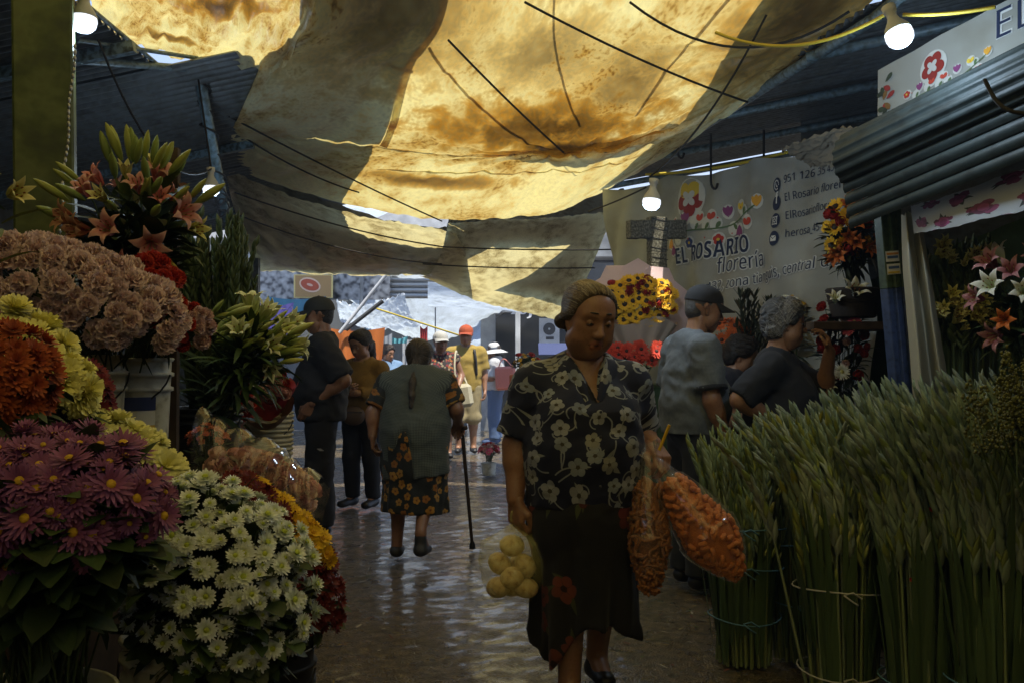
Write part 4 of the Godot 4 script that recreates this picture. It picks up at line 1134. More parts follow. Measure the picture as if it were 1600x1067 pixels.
	# wrapped bouquets
	var rb := bunch("red_wrapped_bouquet", "round rose and lily bouquet in red paper on the cream pails", "bouquet", {foot = P(418, 655, 5.3), centre = P(424, 603, 5.2), rad = Vector3(0.085, 0.085, 0.07), n = 34, kinds = [["pink_rose", 0.6], ["pale_carnation", 0.25], ["red_rose", 0.15]], axis = Vector3(0.0, 0.35, 0.95), spread = 1.35, leaves = 2, leaf = [0.05, 0.025], size = [0.65, 0.95]})
	part("lily", F.white_lily[0], M.petal, rb, look(Vector3(-0.1, 0.4, 0.9), Vector3(0.0, 0.19, 0.2), 0.55))
	var wb := MB.new()
	wrap_cone(wb, Vector3.ZERO, Vector3(0.02, 0.2, 0.02), 0.03, 0.145, 26, 0.02)
	part("paper", wb.mesh(), mat(lin(0.36, 0.025, 0.02), 0.55), rb)
	wb = MB.new()
	wrap_cone(wb, Vector3(0, -0.02, 0.01), Vector3(0.01, 0.09, 0.1), 0.05, 0.15, 22, 0.012)
	part("paper", wb.mesh(), mat(lin(0.22, 0.12, 0.06), 0.8), rb)
	for k in 3:
		pail("cream_pail", ["bottom cream pail of the stack under the red bouquet", "middle cream pail of the stack under the red bouquet", "top cream pail of the stack under the red bouquet"][k], Vector3(P(420, 600, 5.4).x, 0.52 + k * 0.075, -5.4), 0.128 + 0.002 * k, 0.33, M.cream_plastic, [0.93, 0.85, 0.77], k == 2, "stacked cream pails")
	crate_box("wooden_crate", "dark crate under the stacked cream pails", Vector3(P(420, 600, 5.4).x, 0.26, -5.4), Vector3(0.42, 0.52, 0.4), M.wood_dark)
	bunch("orange_flowers", "sprigs of small orange flowers behind the cellophane", "flowers", {foot = P(330, 790, 3.5), centre = P(325, 690, 3.5), rad = Vector3(0.07, 0.06, 0.05), n = 40, kinds = [["orange_small", 1.0]], spread = 1.6, leaves = 2, leaf = [0.05, 0.02]})
	bunch("red_hanging_flowers", "orange red blossoms hanging beside the black bucket", "flowers", {foot = P(372, 690, 4.5), centre = P(380, 645, 4.4), rad = Vector3(0.03, 0.11, 0.04), n = 14, kinds = [["red_carnation", 0.6], ["pale_carnation", 0.4]], axis = Vector3(0, 0.3, 1), spread = 1.6, leaves = 1, size = [0.7, 1.0]})
	var cb := bunch("cellophane_bouquet", "pale pink rosebuds wrapped in clear cellophane", "bouquet", {foot = P(300, 850, 3.2), centre = P(410, 752, 3.1), rad = Vector3(0.165, 0.07, 0.1), n = 110, kinds = [["pink_rose", 0.8], ["pale_carnation", 0.2]], axis = Vector3(0.35, 0.75, 0.55), spread = 1.6, leaves = 2, leaf = [0.05, 0.02], tilt = Basis(Vector3.BACK, -0.35), size = [0.5, 0.75], leaf_color = Color(0.08, 0.1, 0.04)})
	wb = MB.new()
	wb.grid(40, 10, func(u, v):
		var c: Vector3 = P(lerpf(318, 505, u), lerpf(672, 775, u), 3.1) - cb.position
		var g: float = lerpf(-0.6, 2.7, v)
		return c + Vector3(0.05 * sin(u * 9.0) * (v - 0.5), cos(g) * 0.12 - 0.05 + 0.008 * sin(u * 41.0 + v * 5), sin(g) * 0.12 + 0.006 * cos(u * 33.0)))
	part("cellophane", wb.mesh(), M.film, cb)
	wb = MB.new()
	wb.grid(10, 10, func(u, v):
		return P(lerpf(480, 518, u) - 14 * v, lerpf(742, 760, u) + 50 * v, 3.05 - 0.1 * u) - cb.position + Vector3(0, 0.004 * sin(u * 20 + v * 9), 0.01 * sin(v * 14)))
	part("cellophane", wb.mesh(), M.film, cb)
	pail("bucket", "black bucket under the cellophane bouquet", Vector3(P(320, 850, 3.25).x, 0.32, -3.25), 0.13, 0.36, M.black_plastic, [], false)

	# gladiolus bundles on the right
	var bt: Material = M.twine_blue
	glad_bundle("gladiolus bundle with pale yellow buds tied with blue twine behind the orange puffs", P(1162, 0, 4.25) * Vector3(1, 0, 1), 0.135, 0.93, 60, PI * 0.6, [[0.2, bt], [0.42, bt], [0.58, bt]], "yellow_bud", [6, 7, 6, 1])
	glad_bundle("narrow gladiolus bundle squeezed between two thicker bundles, blue twine", P(1242, 0, 4.3) * Vector3(1, 0, 1), 0.10, 0.98, 39, PI * 0.9, [[0.25, bt], [0.5, bt]], "", [6, 7, 3])
	glad_bundle("thick gladiolus bundle with white string and yellow tinged lower buds", P(1312, 0, 3.85) * Vector3(1, 0, 1), 0.15, 1.03, 65, PI * 0.8, [[0.1, M.rope_white], [0.42, M.rope_white]], "yellow_bud", [0, 1, 2, 3])
	glad_bundle("gladiolus bundle with a few red florets low among its stems", P(1445, 0, 3.6) * Vector3(1, 0, 1), 0.15, 1.08, 65, PI * 0.95, [[0.14, bt]], "", [0, 2])
	glad_bundle("dark gladiolus bundle under the goldenrod", P(1560, 0, 3.4) * Vector3(1, 0, 1), 0.16, 1.12, 65, PI, [[0.2, bt]], "", [0, 2])
	glad_bundle("gladiolus bundle in front of the woman in black", P(1235, 0, 5.0) * Vector3(1, 0, 1), 0.15, 0.98, 54, PI, [[0.3, bt]], "", [0, 2])
	glad_bundle("gladiolus bundle leaning below the blue and green post", P(1330, 0, 4.7) * Vector3(1, 0, 1), 0.16, 1.07, 62, PI, [[0.3, bt]], "", [0, 2])
	glad_bundle("gladiolus bundle beneath the white curtain", P(1420, 0, 4.5) * Vector3(1, 0, 1), 0.16, 1.12, 62, PI, [[0.3, bt]], "", [0, 2])
	glad_bundle("gladiolus bundle directly behind the florets bundle, beside the narrow one", P(1300, 0, 4.35) * Vector3(1, 0, 1), 0.14, 1.02, 54, PI, [[0.3, bt]], "", [0, 2])
	glad_bundle("taller pale gladiolus bundle raised beneath the yellow gladioli", P(1500, 0, 4.35) * Vector3(1, 0, 1), 0.17, 1.14, 65, PI * 0.85, [[0.3, bt]], "", [0, 2])
	glad_bundle("tallest gladiolus bundle beneath the dark lilies", P(1600, 0, 4.3) * Vector3(1, 0, 1), 0.17, 1.2, 65, PI * 0.9, [[0.3, bt]], "", [2])
	var rd: Node = get_node("gladiolus_bundle_004")
	for i in 4:
		part("floret", F.red_rose[0], M.petal, rd, look(Vector3(rf(-0.5, 0.5), 0.8, 0.5), Vector3(rf(-0.14, -0.02), rf(0.5, 0.85), 0.15), 0.3))
	var gr := thing("goldenrod_bunch", "bunch of green yellow goldenrod over the dark gladioli", "flowers", P(1600, 800, 3.0))
	for i in 26:
		var pl := MB.new()
		var lean := Vector3(rf(-0.55, 0.3), 1, rf(-0.3, 0.4)).normalized()
		pl.col = Color(0.05, 0.08, 0.02)
		pl.rod(Vector3.ZERO, lean * 0.2, 0.003, 4)
		for k in 60:
			pl.col = Color(0.11, 0.115, 0.022) * rf(0.6, 1.4)
			var s := rf(0.0, 1.0)
			var w := 0.035 * (1.0 - s) + 0.008
			pl.ball(Transform3D(Basis.from_scale(Vector3.ONE * rf(0.004, 0.007)), lean * (0.18 + s * 0.2) + Vector3(rf(-w, w), rf(-0.01, 0.01), rf(-w, w))), 4, 3)
		part("plume", pl.mesh(), M.foliage, gr, Transform3D(Basis.IDENTITY, Vector3(rf(-0.06, 0.12), rf(0.0, 0.12), rf(-0.1, 0.1))))

func wrap_cone(b: MB, a: Vector3, c: Vector3, r0: float, r1: float, n: int, ruff: float) -> void:
	var f := look(c - a, a).basis
	var l := (c - a).length()
	b.grid(n, 6, func(u, v):
		var g: float = u * TAU
		var r: float = lerpf(r0, r1, pow(v, 0.8))
		return a + f * Vector3(cos(g) * r, l * v + (ruff * sin(g * 7.0) if v > 0.99 else 0.0), sin(g) * r))

func pail_label(t: Node3D) -> void:
	# printed panels that follow the pail's side, turned to the aisle
	var pan := func(called: String, u0: float, u1: float, y0: float, y1: float, off: float, c: Color) -> void:
		var b := MB.new()
		b.grid(10, 1, func(u, v):
			var g: float = lerpf(u0, u1, u)
			var y: float = lerpf(y0, y1, v)
			var r: float = 0.125 * (0.845 + 0.115 * y / 0.375) + off
			return Vector3(sin(g) * r, y, cos(g) * r))
		part(called, b.mesh(), mat(c, 0.5), t)
	pan.call("label", -0.9, 1.0, 0.03, 0.255, 0.002, lin(0.62, 0.62, 0.58))
	pan.call("label_band", -0.9, 1.0, 0.215, 0.256, 0.0035, lin(0.025, 0.04, 0.13))
	pan.call("label_band", -0.9, 1.0, 0.03, 0.055, 0.0035, lin(0.025, 0.04, 0.13))
	pan.call("label_band", 0.72, 1.0, 0.055, 0.17, 0.0035, lin(0.62, 0.40, 0.05))
	pan.call("label_band", -0.9, 0.5, 0.165, 0.172, 0.0035, lin(0.62, 0.40, 0.05))
	for k in 5:
		pan.call("label_line", -0.8, 0.1 + 0.35 * fmod(k * 0.77, 1.0), 0.203 - k * 0.0075, 0.206 - k * 0.0075, 0.0035, lin(0.1, 0.12, 0.2))
	for k in 2:
		var u: float = -0.62 + k * 0.58
		for q in [[u, u + 0.5, 0.145, 0.148], [u, u + 0.5, 0.085, 0.088], [u, u + 0.03, 0.088, 0.145], [u + 0.47, u + 0.5, 0.088, 0.145], [u + 0.12, u + 0.38, 0.1, 0.104], [u + 0.1, u + 0.42, 0.125, 0.128], [u + 0.15, u + 0.3, 0.062, 0.08]]:
			pan.call("label_line", q[0], q[1], q[2], q[3], 0.0035, lin(0.08, 0.09, 0.12))

# ---------------------------------------------------------------- prints that lie on cloth
func disc_pts(c: Vector2, rx: float, ry: float, rot := 0.0, n := 12) -> PackedVector2Array:
	var o := PackedVector2Array()
	for k in n:
		var g := TAU * k / n
		o.append(c + Vector2(cos(g) * rx, sin(g) * ry).rotated(rot))
	return o

func petal_pts(c: Vector2, l: float, w: float, rot: float) -> PackedVector2Array:      # a leaf or petal, from c outwards
	var o := PackedVector2Array()
	for q in [[0.0, 0.0], [0.3, 0.38], [0.6, 0.5], [0.85, 0.36], [1.0, 0.0], [0.85, -0.36], [0.6, -0.5], [0.3, -0.38]]:
		o.append(c + Vector2(q[0] * l, q[1] * w).rotated(rot))
	return o

func print_poly(b: MB, pts: PackedVector2Array, f: Callable, off: float) -> void:
	var idx := Geometry2D.triangulate_polygon(pts)
	var k := b.v.size()
	for q in pts: b.p(f.call(q.x, q.y, off))
	for i in range(0, idx.size(), 3): b.tri(k + idx[i], k + idx[i + 1], k + idx[i + 2])

func print_text(b: MB, s: String, fnt: Font, h: float, at: Vector2, slope: float, f: Callable, off: float, w := 1.0) -> void:
	var tm := TextMesh.new()
	tm.text = s; tm.font = fnt; tm.font_size = 64; tm.pixel_size = h / 46.0; tm.depth = 0.0
	tm.horizontal_alignment = HORIZONTAL_ALIGNMENT_LEFT
	tm.vertical_alignment = VERTICAL_ALIGNMENT_BOTTOM
	tm.curve_step = 2.0
	if tm.get_surface_count() == 0: return
	var arr := tm.surface_get_arrays(0)
	var vs: PackedVector3Array = arr[Mesh.ARRAY_VERTEX]
	var ids: PackedInt32Array = arr[Mesh.ARRAY_INDEX]
	var k := b.v.size()
	for q in vs:
		var p2 := at + Vector2(q.x * w, q.y + q.x * w * slope)
		b.p(f.call(p2.x, p2.y, off))
	for i in ids: b.ix.append(i + k)

func print_part(parent: Node, called: String, c: Color, fill: Callable) -> void:
	var b := MB.new()
	fill.call(b)
	if b.v.size(): part(called, b.mesh(), mat(c, 0.85), parent).set_meta("kind", "stuff")

func garland(parent: Node, f: Callable, x0: float, y0: float, w: float, h: float, slope: float) -> void:
	# an arching stem with tulips, pansies, hearts and dots, outlined in white, and a large pansy above it
	var path := func(s: float) -> Vector2: return Vector2(x0 + w * s, y0 + slope * w * s + h * (0.30 * s * s + 0.10 * sin(s * 7.0)))
	var ang := func(s: float) -> float: return (path.call(s + 0.02) - path.call(s - 0.02)).angle()
	var items := [[0.02, -0.1, 0], [0.10, 0.30, 1], [0.07, -0.32, 2], [0.25, 0.30, 2], [0.28, -0.30, 3], [0.40, 0.28, 4], [0.15, -0.12, 5], [0.54, 0.30, 4], [0.60, -0.26, 1], [0.68, 0.32, 2], [0.82, 0.26, 6], [0.80, -0.24, 2], [0.90, -0.22, 4], [1.0, 0.06, 0], [0.34, 0.18, 5], [0.48, 0.14, 7], [0.72, -0.1, 5], [0.86, 0.08, 7], [0.2, 0.12, 7], [0.58, 0.12, 5]]
	print_part(parent, "print_outline", lin(0.55, 0.56, 0.52), func(b):
		for it in items:
			var c: Vector2 = path.call(it[0]) + Vector2(0, it[1] * h)
			print_poly(b, disc_pts(c, h * 0.17, h * 0.17), f, 0.004))
	print_part(parent, "print_stem", lin(0.09, 0.15, 0.06), func(b):
		var up := PackedVector2Array(); var dn := PackedVector2Array()
		for k in 31:
			var s := k / 30.0
			var n := Vector2.from_angle(ang.call(s) + PI / 2) * h * 0.018
			up.append(path.call(s) + n); dn.append(path.call(s) - n)
		for k in 30:
			print_poly(b, PackedVector2Array([dn[k], dn[k + 1], up[k + 1], up[k]]), f, 0.007)
		for it in items:
			if it[2] in [5, 7]:
				print_poly(b, petal_pts(path.call(it[0]), h * 0.2, h * 0.11, ang.call(it[0]) + (0.9 if it[1] > 0 else -0.9)), f, 0.0072))
	for spec in [[0, lin(0.65, 0.32, 0.03)], [1, lin(0.42, 0.03, 0.02)], [2, lin(0.22, 0.05, 0.16)], [3, lin(0.03, 0.05, 0.16)], [4, lin(0.50, 0.06, 0.03)], [6, lin(0.70, 0.50, 0.05)]]:
		print_part(parent, "print_flower", spec[1], func(b):
			for it in items:
				if it[2] != spec[0]: continue
				var c: Vector2 = path.call(it[0]) + Vector2(0, it[1] * h)
				var up: float = PI / 2 if it[1] > 0 else -PI / 2
				if it[2] in [0, 2]:
					for d in [-0.45, 0.0, 0.45]: print_poly(b, petal_pts(c - Vector2.from_angle(up) * h * 0.12, h * 0.27, h * 0.12, up + d), f, 0.008 + 0.0006 * d)
				elif it[2] in [1, 3]:
					for k in 5: print_poly(b, disc_pts(c + Vector2.from_angle(k * TAU / 5 + 0.3) * h * 0.07, h * 0.065, h * 0.06), f, 0.008 + 0.0004 * k)
				else:
					for d in [-0.6, 0.6]: print_poly(b, petal_pts(c - Vector2(0, h * 0.08), h * 0.2, h * 0.14, PI / 2 + d), f, 0.008 + 0.0006 * d))
	print_part(parent, "print_dot", lin(0.48, 0.05, 0.03), func(b):
		for k in 9: print_poly(b, disc_pts(path.call(k * 0.11 + 0.05) + Vector2(0, h * (0.24 if k % 2 else -0.2)), h * 0.022, h * 0.022, 0, 7), f, 0.0095))
	print_part(parent, "print_flower_heart", lin(0.68, 0.46, 0.05), func(b):
		for it in items:
			if it[2] in [1, 3]: print_poly(b, disc_pts(path.call(it[0]) + Vector2(0, it[1] * h), h * 0.04, h * 0.035), f, 0.011))

func pansy(parent: Node, f: Callable, c: Vector2, r: float, top: Color) -> void:
	print_part(parent, "print_outline", lin(0.55, 0.56, 0.52), func(b): print_poly(b, disc_pts(c, r * 1.12, r * 1.08, 0, 18), f, 0.004))
	for k in 5:
		var g := PI / 2 + k * TAU / 5 + 0.62
		print_part(parent, "print_petal", top if sin(g) > 0.5 else lin(0.26, 0.02, 0.012), func(b): print_poly(b, disc_pts(c + Vector2.from_angle(g) * r * 0.56, r * 0.42, r * 0.40, g, 14), f, 0.006 + 0.0006 * k))
	print_part(parent, "print_heart", lin(0.5, 0.5, 0.47), func(b):
		for k in 4: print_poly(b, disc_pts(c + Vector2.from_angle(k * TAU / 4 + 0.78) * r * 0.26, r * 0.24, r * 0.18, k * TAU / 4 + 0.78), f, 0.0095 + 0.0005 * k))

func right_stall() -> void:
	var sans := font("Droid Sans"); var bold := font("Droid Sans", true)
	# ---- banner
	var a := Vector3(0.76, 0, -8.5); var e := Vector3(2.12, 0, -5.9)
	var along := (e - a).normalized(); var out := along.cross(Vector3.UP) * -1.0
	if out.z < 0: out = -out
	var L := (e - a).length()
	var f := func(x: float, y: float, off: float) -> Vector3:
		var drop := (2.75 - y)
		var w := 0.030 * sin(x * 7.0 + y * 2.2) * clampf(drop + 0.2, 0, 1) + 0.016 * sin(x * 17.0 - y * 5.0) + 0.022 * sin((x + y) * 9.5) * clampf(x / L - 0.5, 0, 0.5) * 2.0
		return a + along * x + Vector3.UP * y + out * (w + off)
	var bn := thing("banner", "wrinkled off white cloth banner of the flower shop with blue lettering", "banner")
	var b := MB.new()
	b.grid(120, 60, func(u, v):
		var x0: float = 0.0 + 0.42 * v
		var ytop: float = 2.73 - 0.12 * u - 0.05 * absf(sin(u * PI * 3.0))
		return f.call(lerpf(x0, L, u), lerpf(ytop, 0.95, v), 0.0))
	var bm := tri_mat(mat(lin(0.36, 0.37, 0.35), 0.85), noise_tex(0.008, 111, [[0.0, Color(0.78, 0.75, 0.68)], [0.5, Color(0.97, 0.97, 0.95)], [1.0, Color(1, 1, 1)]]), 0.5)
	bm.backlight_enabled = true; bm.backlight = Color(0.35, 0.35, 0.3)
	part("cloth", b.mesh(), bm, bn)
	var navy := lin(0.012, 0.022, 0.06)
	for o in [[8, lin(0.62, 0.63, 0.6), 0.003], [1, navy, 0.010]]:
		print_part(bn, "lettering" if o[0] == 1 else "lettering_halo", o[1], func(bb):
			for k in o[0]:
				var sh: Vector2 = Vector2.from_angle(k * TAU / 8.0) * 0.009 if o[0] > 1 else Vector2.ZERO
				var h: float = o[2] + k * 0.0005
				print_text(bb, "EL ROSARIO", bold, 0.118, Vector2(1.05, 1.955) + sh, 0.03, f, h, 0.88)
				print_text(bb, "florería", sans, 0.105, Vector2(1.55, 1.855) + sh, 0.05, f, h, 0.95)
				print_text(bb, "432, zona tianguis, central d abasto", sans, 0.07, Vector2(1.46, 1.735) + sh * 0.8, 0.09, f, h, 0.93))
	garland(bn, f, 0.95, 2.19, 1.02, 0.31, 0.03)
	pansy(bn, f, Vector2(1.25, 2.47), 0.14, lin(0.60, 0.42, 0.03))
	print_part(bn, "lettering", navy, func(bb):
		var lines := ["951 126 35 45", "El Rosario florería", "ElRosariofloreria", "herosa_45"]
		for k in 4:
			print_text(bb, lines[k], sans, 0.05, Vector2(2.26, 2.41 - k * 0.118), 0.06, f, 0.006, 0.9)
			print_poly(bb, disc_pts(Vector2(2.17, 2.43 - k * 0.118), 0.05, 0.05, 0, 16), f, 0.006))
	print_part(bn, "icon", lin(0.6, 0.61, 0.58), func(bb):
		var c := Vector2(2.17, 2.43)
		for k in 14: print_poly(bb, disc_pts(c + Vector2.from_angle(k * 0.4) * 0.03, 0.006, 0.006, 0, 5), f, 0.0095)
		print_poly(bb, PackedVector2Array([c + Vector2(-0.016, 0.012), c + Vector2(-0.008, 0.016), c + Vector2(0.0, -0.002), c + Vector2(0.016, -0.008), c + Vector2(0.012, -0.017), c + Vector2(-0.006, -0.01)]), f, 0.0095)
		print_text(bb, "f", bold, 0.075, c + Vector2(-0.014, -0.15), 0.0, f, 0.0095)
		c += Vector2(0, -0.236)
		for k in 4:
			var d := Vector2.from_angle(k * PI / 2) * 0.026
			var n := d.orthogonal()
			print_poly(bb, PackedVector2Array([c + d + n * 1.15, c + d - n * 1.15, c + d * 0.78 - n, c + d * 0.78 + n]), f, 0.0095)
		for k in 10: print_poly(bb, disc_pts(c + Vector2.from_angle(k * 0.63) * 0.011, 0.004, 0.004, 0, 5), f, 0.0098)
		c += Vector2(0, -0.118)
		print_poly(bb, PackedVector2Array([c + Vector2(-0.028, -0.018), c + Vector2(0.028, -0.018), c + Vector2(0.028, 0.012), c + Vector2(0, -0.006), c + Vector2(-0.028, 0.012)]), f, 0.0095)
		print_poly(bb, PackedVector2Array([c + Vector2(-0.026, 0.018), c + Vector2(0.0, 0.0), c + Vector2(0.026, 0.018)]), f, 0.0095))
	# strings and hooks that hold it
	cord("strap", "yellow strap stretched along the top of the banner", sag(P(1010, 272, 7.6), P(1235, 236, 6.6), 0.03), 0.012, M.rope_yellow, "strap")
	for k in 4:
		var q := P([968, 1060, 1112, 1195][k], [240, 215, 262, 258][k], 7.6 - k * 0.25)
		cord("hanging_hook", ["twisted black hook above the far end of the banner", "long black hook above the large pansy", "black hook hanging beside the large pansy", "short black hook above the contact lines"][k], curve([q + Vector3(0, 0.25, 0), q, q + Vector3(0.0, -0.12, 0.01), q + Vector3(0.03, -0.15, 0.01), q + Vector3(0.045, -0.11, 0.01)], 12), 0.009, M.rope_dark, "hook")

	# ---- cross of woven straw
	var cr := thing("straw_cross", "woven straw cross hanging in front of the banner", "cross", P(1023, 395, 7.3), 0.35)
	var straw := tri_mat(mat(lin(0.30, 0.29, 0.22), 0.95), noise_tex(0.03, 121, [[0.0, Color(0.3, 0.28, 0.22)], [1.0, Color(1, 1, 1)]]), 3.0)
	for k in 7:
		b = MB.new(); b.box(Transform3D(Basis(Vector3.BACK, rf(-0.02, 0.02)), Vector3(0.02, 0.22 - k * 0.085, 0)), Vector3(rf(0.125, 0.14), 0.088, rf(0.08, 0.09)), 0.006)
		part("straw_block", b.mesh(), straw, cr)
	for k in 4:
		b = MB.new(); b.box(Transform3D(Basis(Vector3.BACK, rf(-0.02, 0.02)), Vector3([-0.17, -0.085, 0.125, 0.205][k], 0.165 + 0.006 * k, 0)), Vector3(0.09, rf(0.12, 0.135), 0.078), 0.006)
		part("straw_block", b.mesh(), straw, cr)
	b = MB.new()
	for k in 9: b.rod(Vector3(-0.05, 0.25 - k * 0.07, 0.044), Vector3(0.09, 0.23 - k * 0.07, 0.044), 0.003, 4)
	part("binding", b.mesh(), M.rope_dark, cr)

	# ---- sunflower bouquet
	var sf := bunch("sunflower_bouquet", "big round bouquet of sunflowers and dark red roses in pink paper", "bouquet", {foot = P(1000, 552, 7.05), centre = P(996, 474, 6.95), rad = Vector3(0.27, 0.17, 0.12), n = 84, kinds = [["sunflower", 0.86], ["red_rose", 0.14]], axis = Vector3(-0.05, 0.35, 0.93), spread = 1.45, leaves = 2, leaf = [0.07, 0.03], size = [0.72, 0.95], face = 0.6, stems = false})
	var pink := cloth_mat(null, Color(0.4, 0.35, 0.35), 0.7, lin(0.66, 0.50, 0.50))
	for k in 7:
		var g := lerpf(PI + 0.15, -0.25, k / 6.0)
		b = MB.new()
		b.grid(4, 8, func(u, v):
			var w: float = (u - 0.5) * (0.26 if v < 0.7 else 0.26 * (1.0 - v) / 0.3 + 0.005)
			var r: float = 0.12 + 0.29 * v
			return Vector3(-0.015, 0.33, -0.06) + Vector3(cos(g) * r - sin(g) * w, sin(g) * r * 0.92 + cos(g) * w - 0.02, 0.05 - 0.12 * v + 0.02 * u))
		part("paper", b.mesh(), pink, sf)
	var dots := Image.create(128, 128, false, Image.FORMAT_RGB8)
	dots.fill(Color(0.76, 0.70, 0.64))
	for j in 8:
		for i in 8:
			for q in [[0, 0], [1, 0], [0, 1], [1, 1], [2, 1], [1, 2], [2, 2], [2, 0], [0, 2]]:
				dots.set_pixel((i * 16 + (8 if j % 2 else 0) + q[0]) % 128, j * 16 + q[1] + 4, Color(0.36, 0.22, 0.2))
	var dm := mat(Color.WHITE, 0.75); dm.albedo_texture = ImageTexture.create_from_image(dots); dm.uv1_scale = Vector3(5, 2.5, 1)
	b = MB.new()
	b.grid(30, 8, func(u, v):
		var g: float = lerpf(-0.15, PI + 0.15, u)
		var r: float = lerpf(0.285, 0.15, v)
		return Vector3(-0.02, 0, 0) + Vector3(-cos(g) * r * 1.0, lerpf(0.225 + 0.03 * sin(u * PI * 4.0), 0.03, v), sin(g) * r * 0.75 + 0.012 * sin(u * 40.0)))
	part("dotted_paper", b.mesh(), dm, sf)
	bunch("red_gerberas", "row of red gerberas below the sunflower bouquet", "flowers", {foot = P(1000, 600, 7.1), centre = P(1000, 552, 6.85), rad = Vector3(0.19, 0.06, 0.06), n = 16, kinds = [["red_gerbera", 1.0]], axis = Vector3(0, 0.3, 1), spread = 1.5, leaves = 3, leaf = [0.07, 0.03], face = 0.8})
	b = MB.new()
	b.box(Transform3D(Basis.IDENTITY, Vector3(1.05, 0.55, -7.3)), Vector3(1.0, 1.1, 0.5), 0.02)
	tag(part("display_table", b.mesh(), M.green_cloth, self), "tall table under a green cloth below the sunflower bouquet", "table")

	# ---- back of the stall
	var gc := sheet([[P(1262, 470, 6.4), P(1330, 455, 6.2), P(1385, 430, 6.0), P(1440, 410, 5.8), P(1620, 330, 5.4)], [P(1262, 800, 6.4), P(1330, 800, 6.2), P(1385, 800, 6.0), P(1440, 800, 5.8), P(1620, 800, 5.4)]], 0.01, 0.03, 51)
	tag(part("green_cloth", sheet_mesh(gc, 40, 12), M.green_cloth, self), "dark green cloth hung at the back of the flower stall", "cloth")
	var wc := sheet([[P(1410, 335, 4.62), P(1418, 335, 4.54), P(1426, 334, 4.64), P(1434, 335, 4.54), P(1440, 338, 4.6)], [P(1412, 420, 4.62), P(1424, 420, 4.5), P(1434, 420, 4.66), P(1446, 420, 4.5), P(1454, 420, 4.6)], [P(1420, 520, 4.62), P(1434, 520, 4.48), P(1446, 520, 4.66), P(1460, 520, 4.48), P(1470, 520, 4.6)], [P(1428, 640, 4.62), P(1444, 640, 4.46), P(1460, 640, 4.68), P(1476, 640, 4.46), P(1488, 640, 4.6)]], 0.01, 0.03, 52)
	tag(part("curtain", sheet_mesh(wc, 30, 30), cloth_mat(null, Color(0.3, 0.3, 0.25), 0.9, lin(0.42, 0.41, 0.33)), self), "narrow gathered white curtain beside the green and blue post", "curtain")
	# rose cloth
	var ri := Image.create(512, 256, false, Image.FORMAT_RGB8)
	ri.fill(Color(0.60, 0.62, 0.64))
	for k in 7:
		var c := Vector2([70, 190, 330, 450, 260, 130, 400][k], [170, 190, 165, 180, 60, 40, 40][k])
		for l in 5:
			stamp_petal(ri, c, rf(0, TAU), rf(44, 62), 26, Color(0.10, 0.13, 0.11))
		for l in 26:
			var g := rf(0, TAU); var d := 34.0 * (1.0 - l / 26.0)
			stamp_disc(ri, c + Vector2.from_angle(g) * d, rf(8, 17), Color(0.30, 0.08, 0.20).lerp(Color(0.52, 0.22, 0.38), rng.randf()))
	var rm := mat(Color.WHITE, 0.6); rm.albedo_texture = ImageTexture.create_from_image(ri)
	var rc := sheet([[P(1425, 322, 4.5), P(1500, 300, 4.3), P(1640, 250, 4.0)], [P(1430, 365, 4.48), P(1500, 352, 4.26), P(1640, 318, 3.95)]], 0.005, 0.01, 53)
	tag(part("rose_cloth", sheet_mesh(rc, 30, 10), rm, self), "pale oilcloth printed with purple roses under the roller shutter", "cloth")

	# ---- post and roller shutter
	var po := thing("stall_post", "peeling post painted green above and blue below with two stickers", "post", P(1400, 0, 4.8) * Vector3(1, 0, 1))
	var top := P(1386, 300, 4.78) - po.position; var mid := P(1398, 450, 4.79) - po.position; var low := P(1416, 660, 4.8) - po.position
	var peel := noise_tex(0.03, 131, [[0.0, Color(0.35, 0.36, 0.3)], [0.4, Color(0.85, 0.85, 0.85)], [1.0, Color(1, 1, 1)]])
	for q in [[top, mid, lin(0.07, 0.115, 0.05)], [mid, low, lin(0.045, 0.075, 0.19)]]:
		var dv: Vector3 = q[1] - q[0]
		var bs := Basis(Quaternion(Vector3.DOWN, dv.normalized()))
		for k in 3:
			b = MB.new()
			b.box(Transform3D(bs * Basis(Vector3.UP, 0.3), (q[0] + q[1]) * 0.5 + bs * Vector3(-0.036 + k * 0.036, 0, 0.01 * (k % 2))), Vector3(0.034, dv.length(), 0.06), 0.004)
			part("flange", b.mesh(), tri_mat(mat(q[2], 0.5), peel, 1.6), po)
	b = MB.new()
	b.rod(low, Vector3(low.x + 0.02, 0, low.z), 0.04, 8)
	part("foot", b.mesh(), M.pipe_blue, po)
	for k in 2:
		var st := P(1396 + k * 2, 400 + k * 20, 4.73) - po.position
		for q in [[Vector3(0.062, 0.05, 0.002), Vector3.ZERO, lin(0.6, 0.6, 0.58)], [Vector3(0.055, 0.01, 0.002), Vector3(0, 0.012 - k * 0.028, 0.003), lin(0.6, 0.25, 0.05) if k == 0 else lin(0.55, 0.38, 0.04)], [Vector3(0.05, 0.012, 0.002), Vector3(0, -0.004 + k * 0.012, 0.003), lin(0.05, 0.10, 0.25)]]:
			b = MB.new(); b.box(Transform3D(Basis(Vector3.BACK, 0.08), st + q[1]), q[0])
			part("sticker", b.mesh(), mat(q[2], 0.5), po)
	var s0 := Vector3(1.60, 2.22, -4.68); var s1 := Vector3(2.62, 2.64, -2.95)
	var sh := thing("roller_shutter", "dark teal steel roller shutter rolled up above the stall", "shutter")
	var ax := (s1 - s0).normalized(); var nr := Vector3(-ax.z, 0, ax.x) * -1.0
	if nr.x > 0: nr = -nr
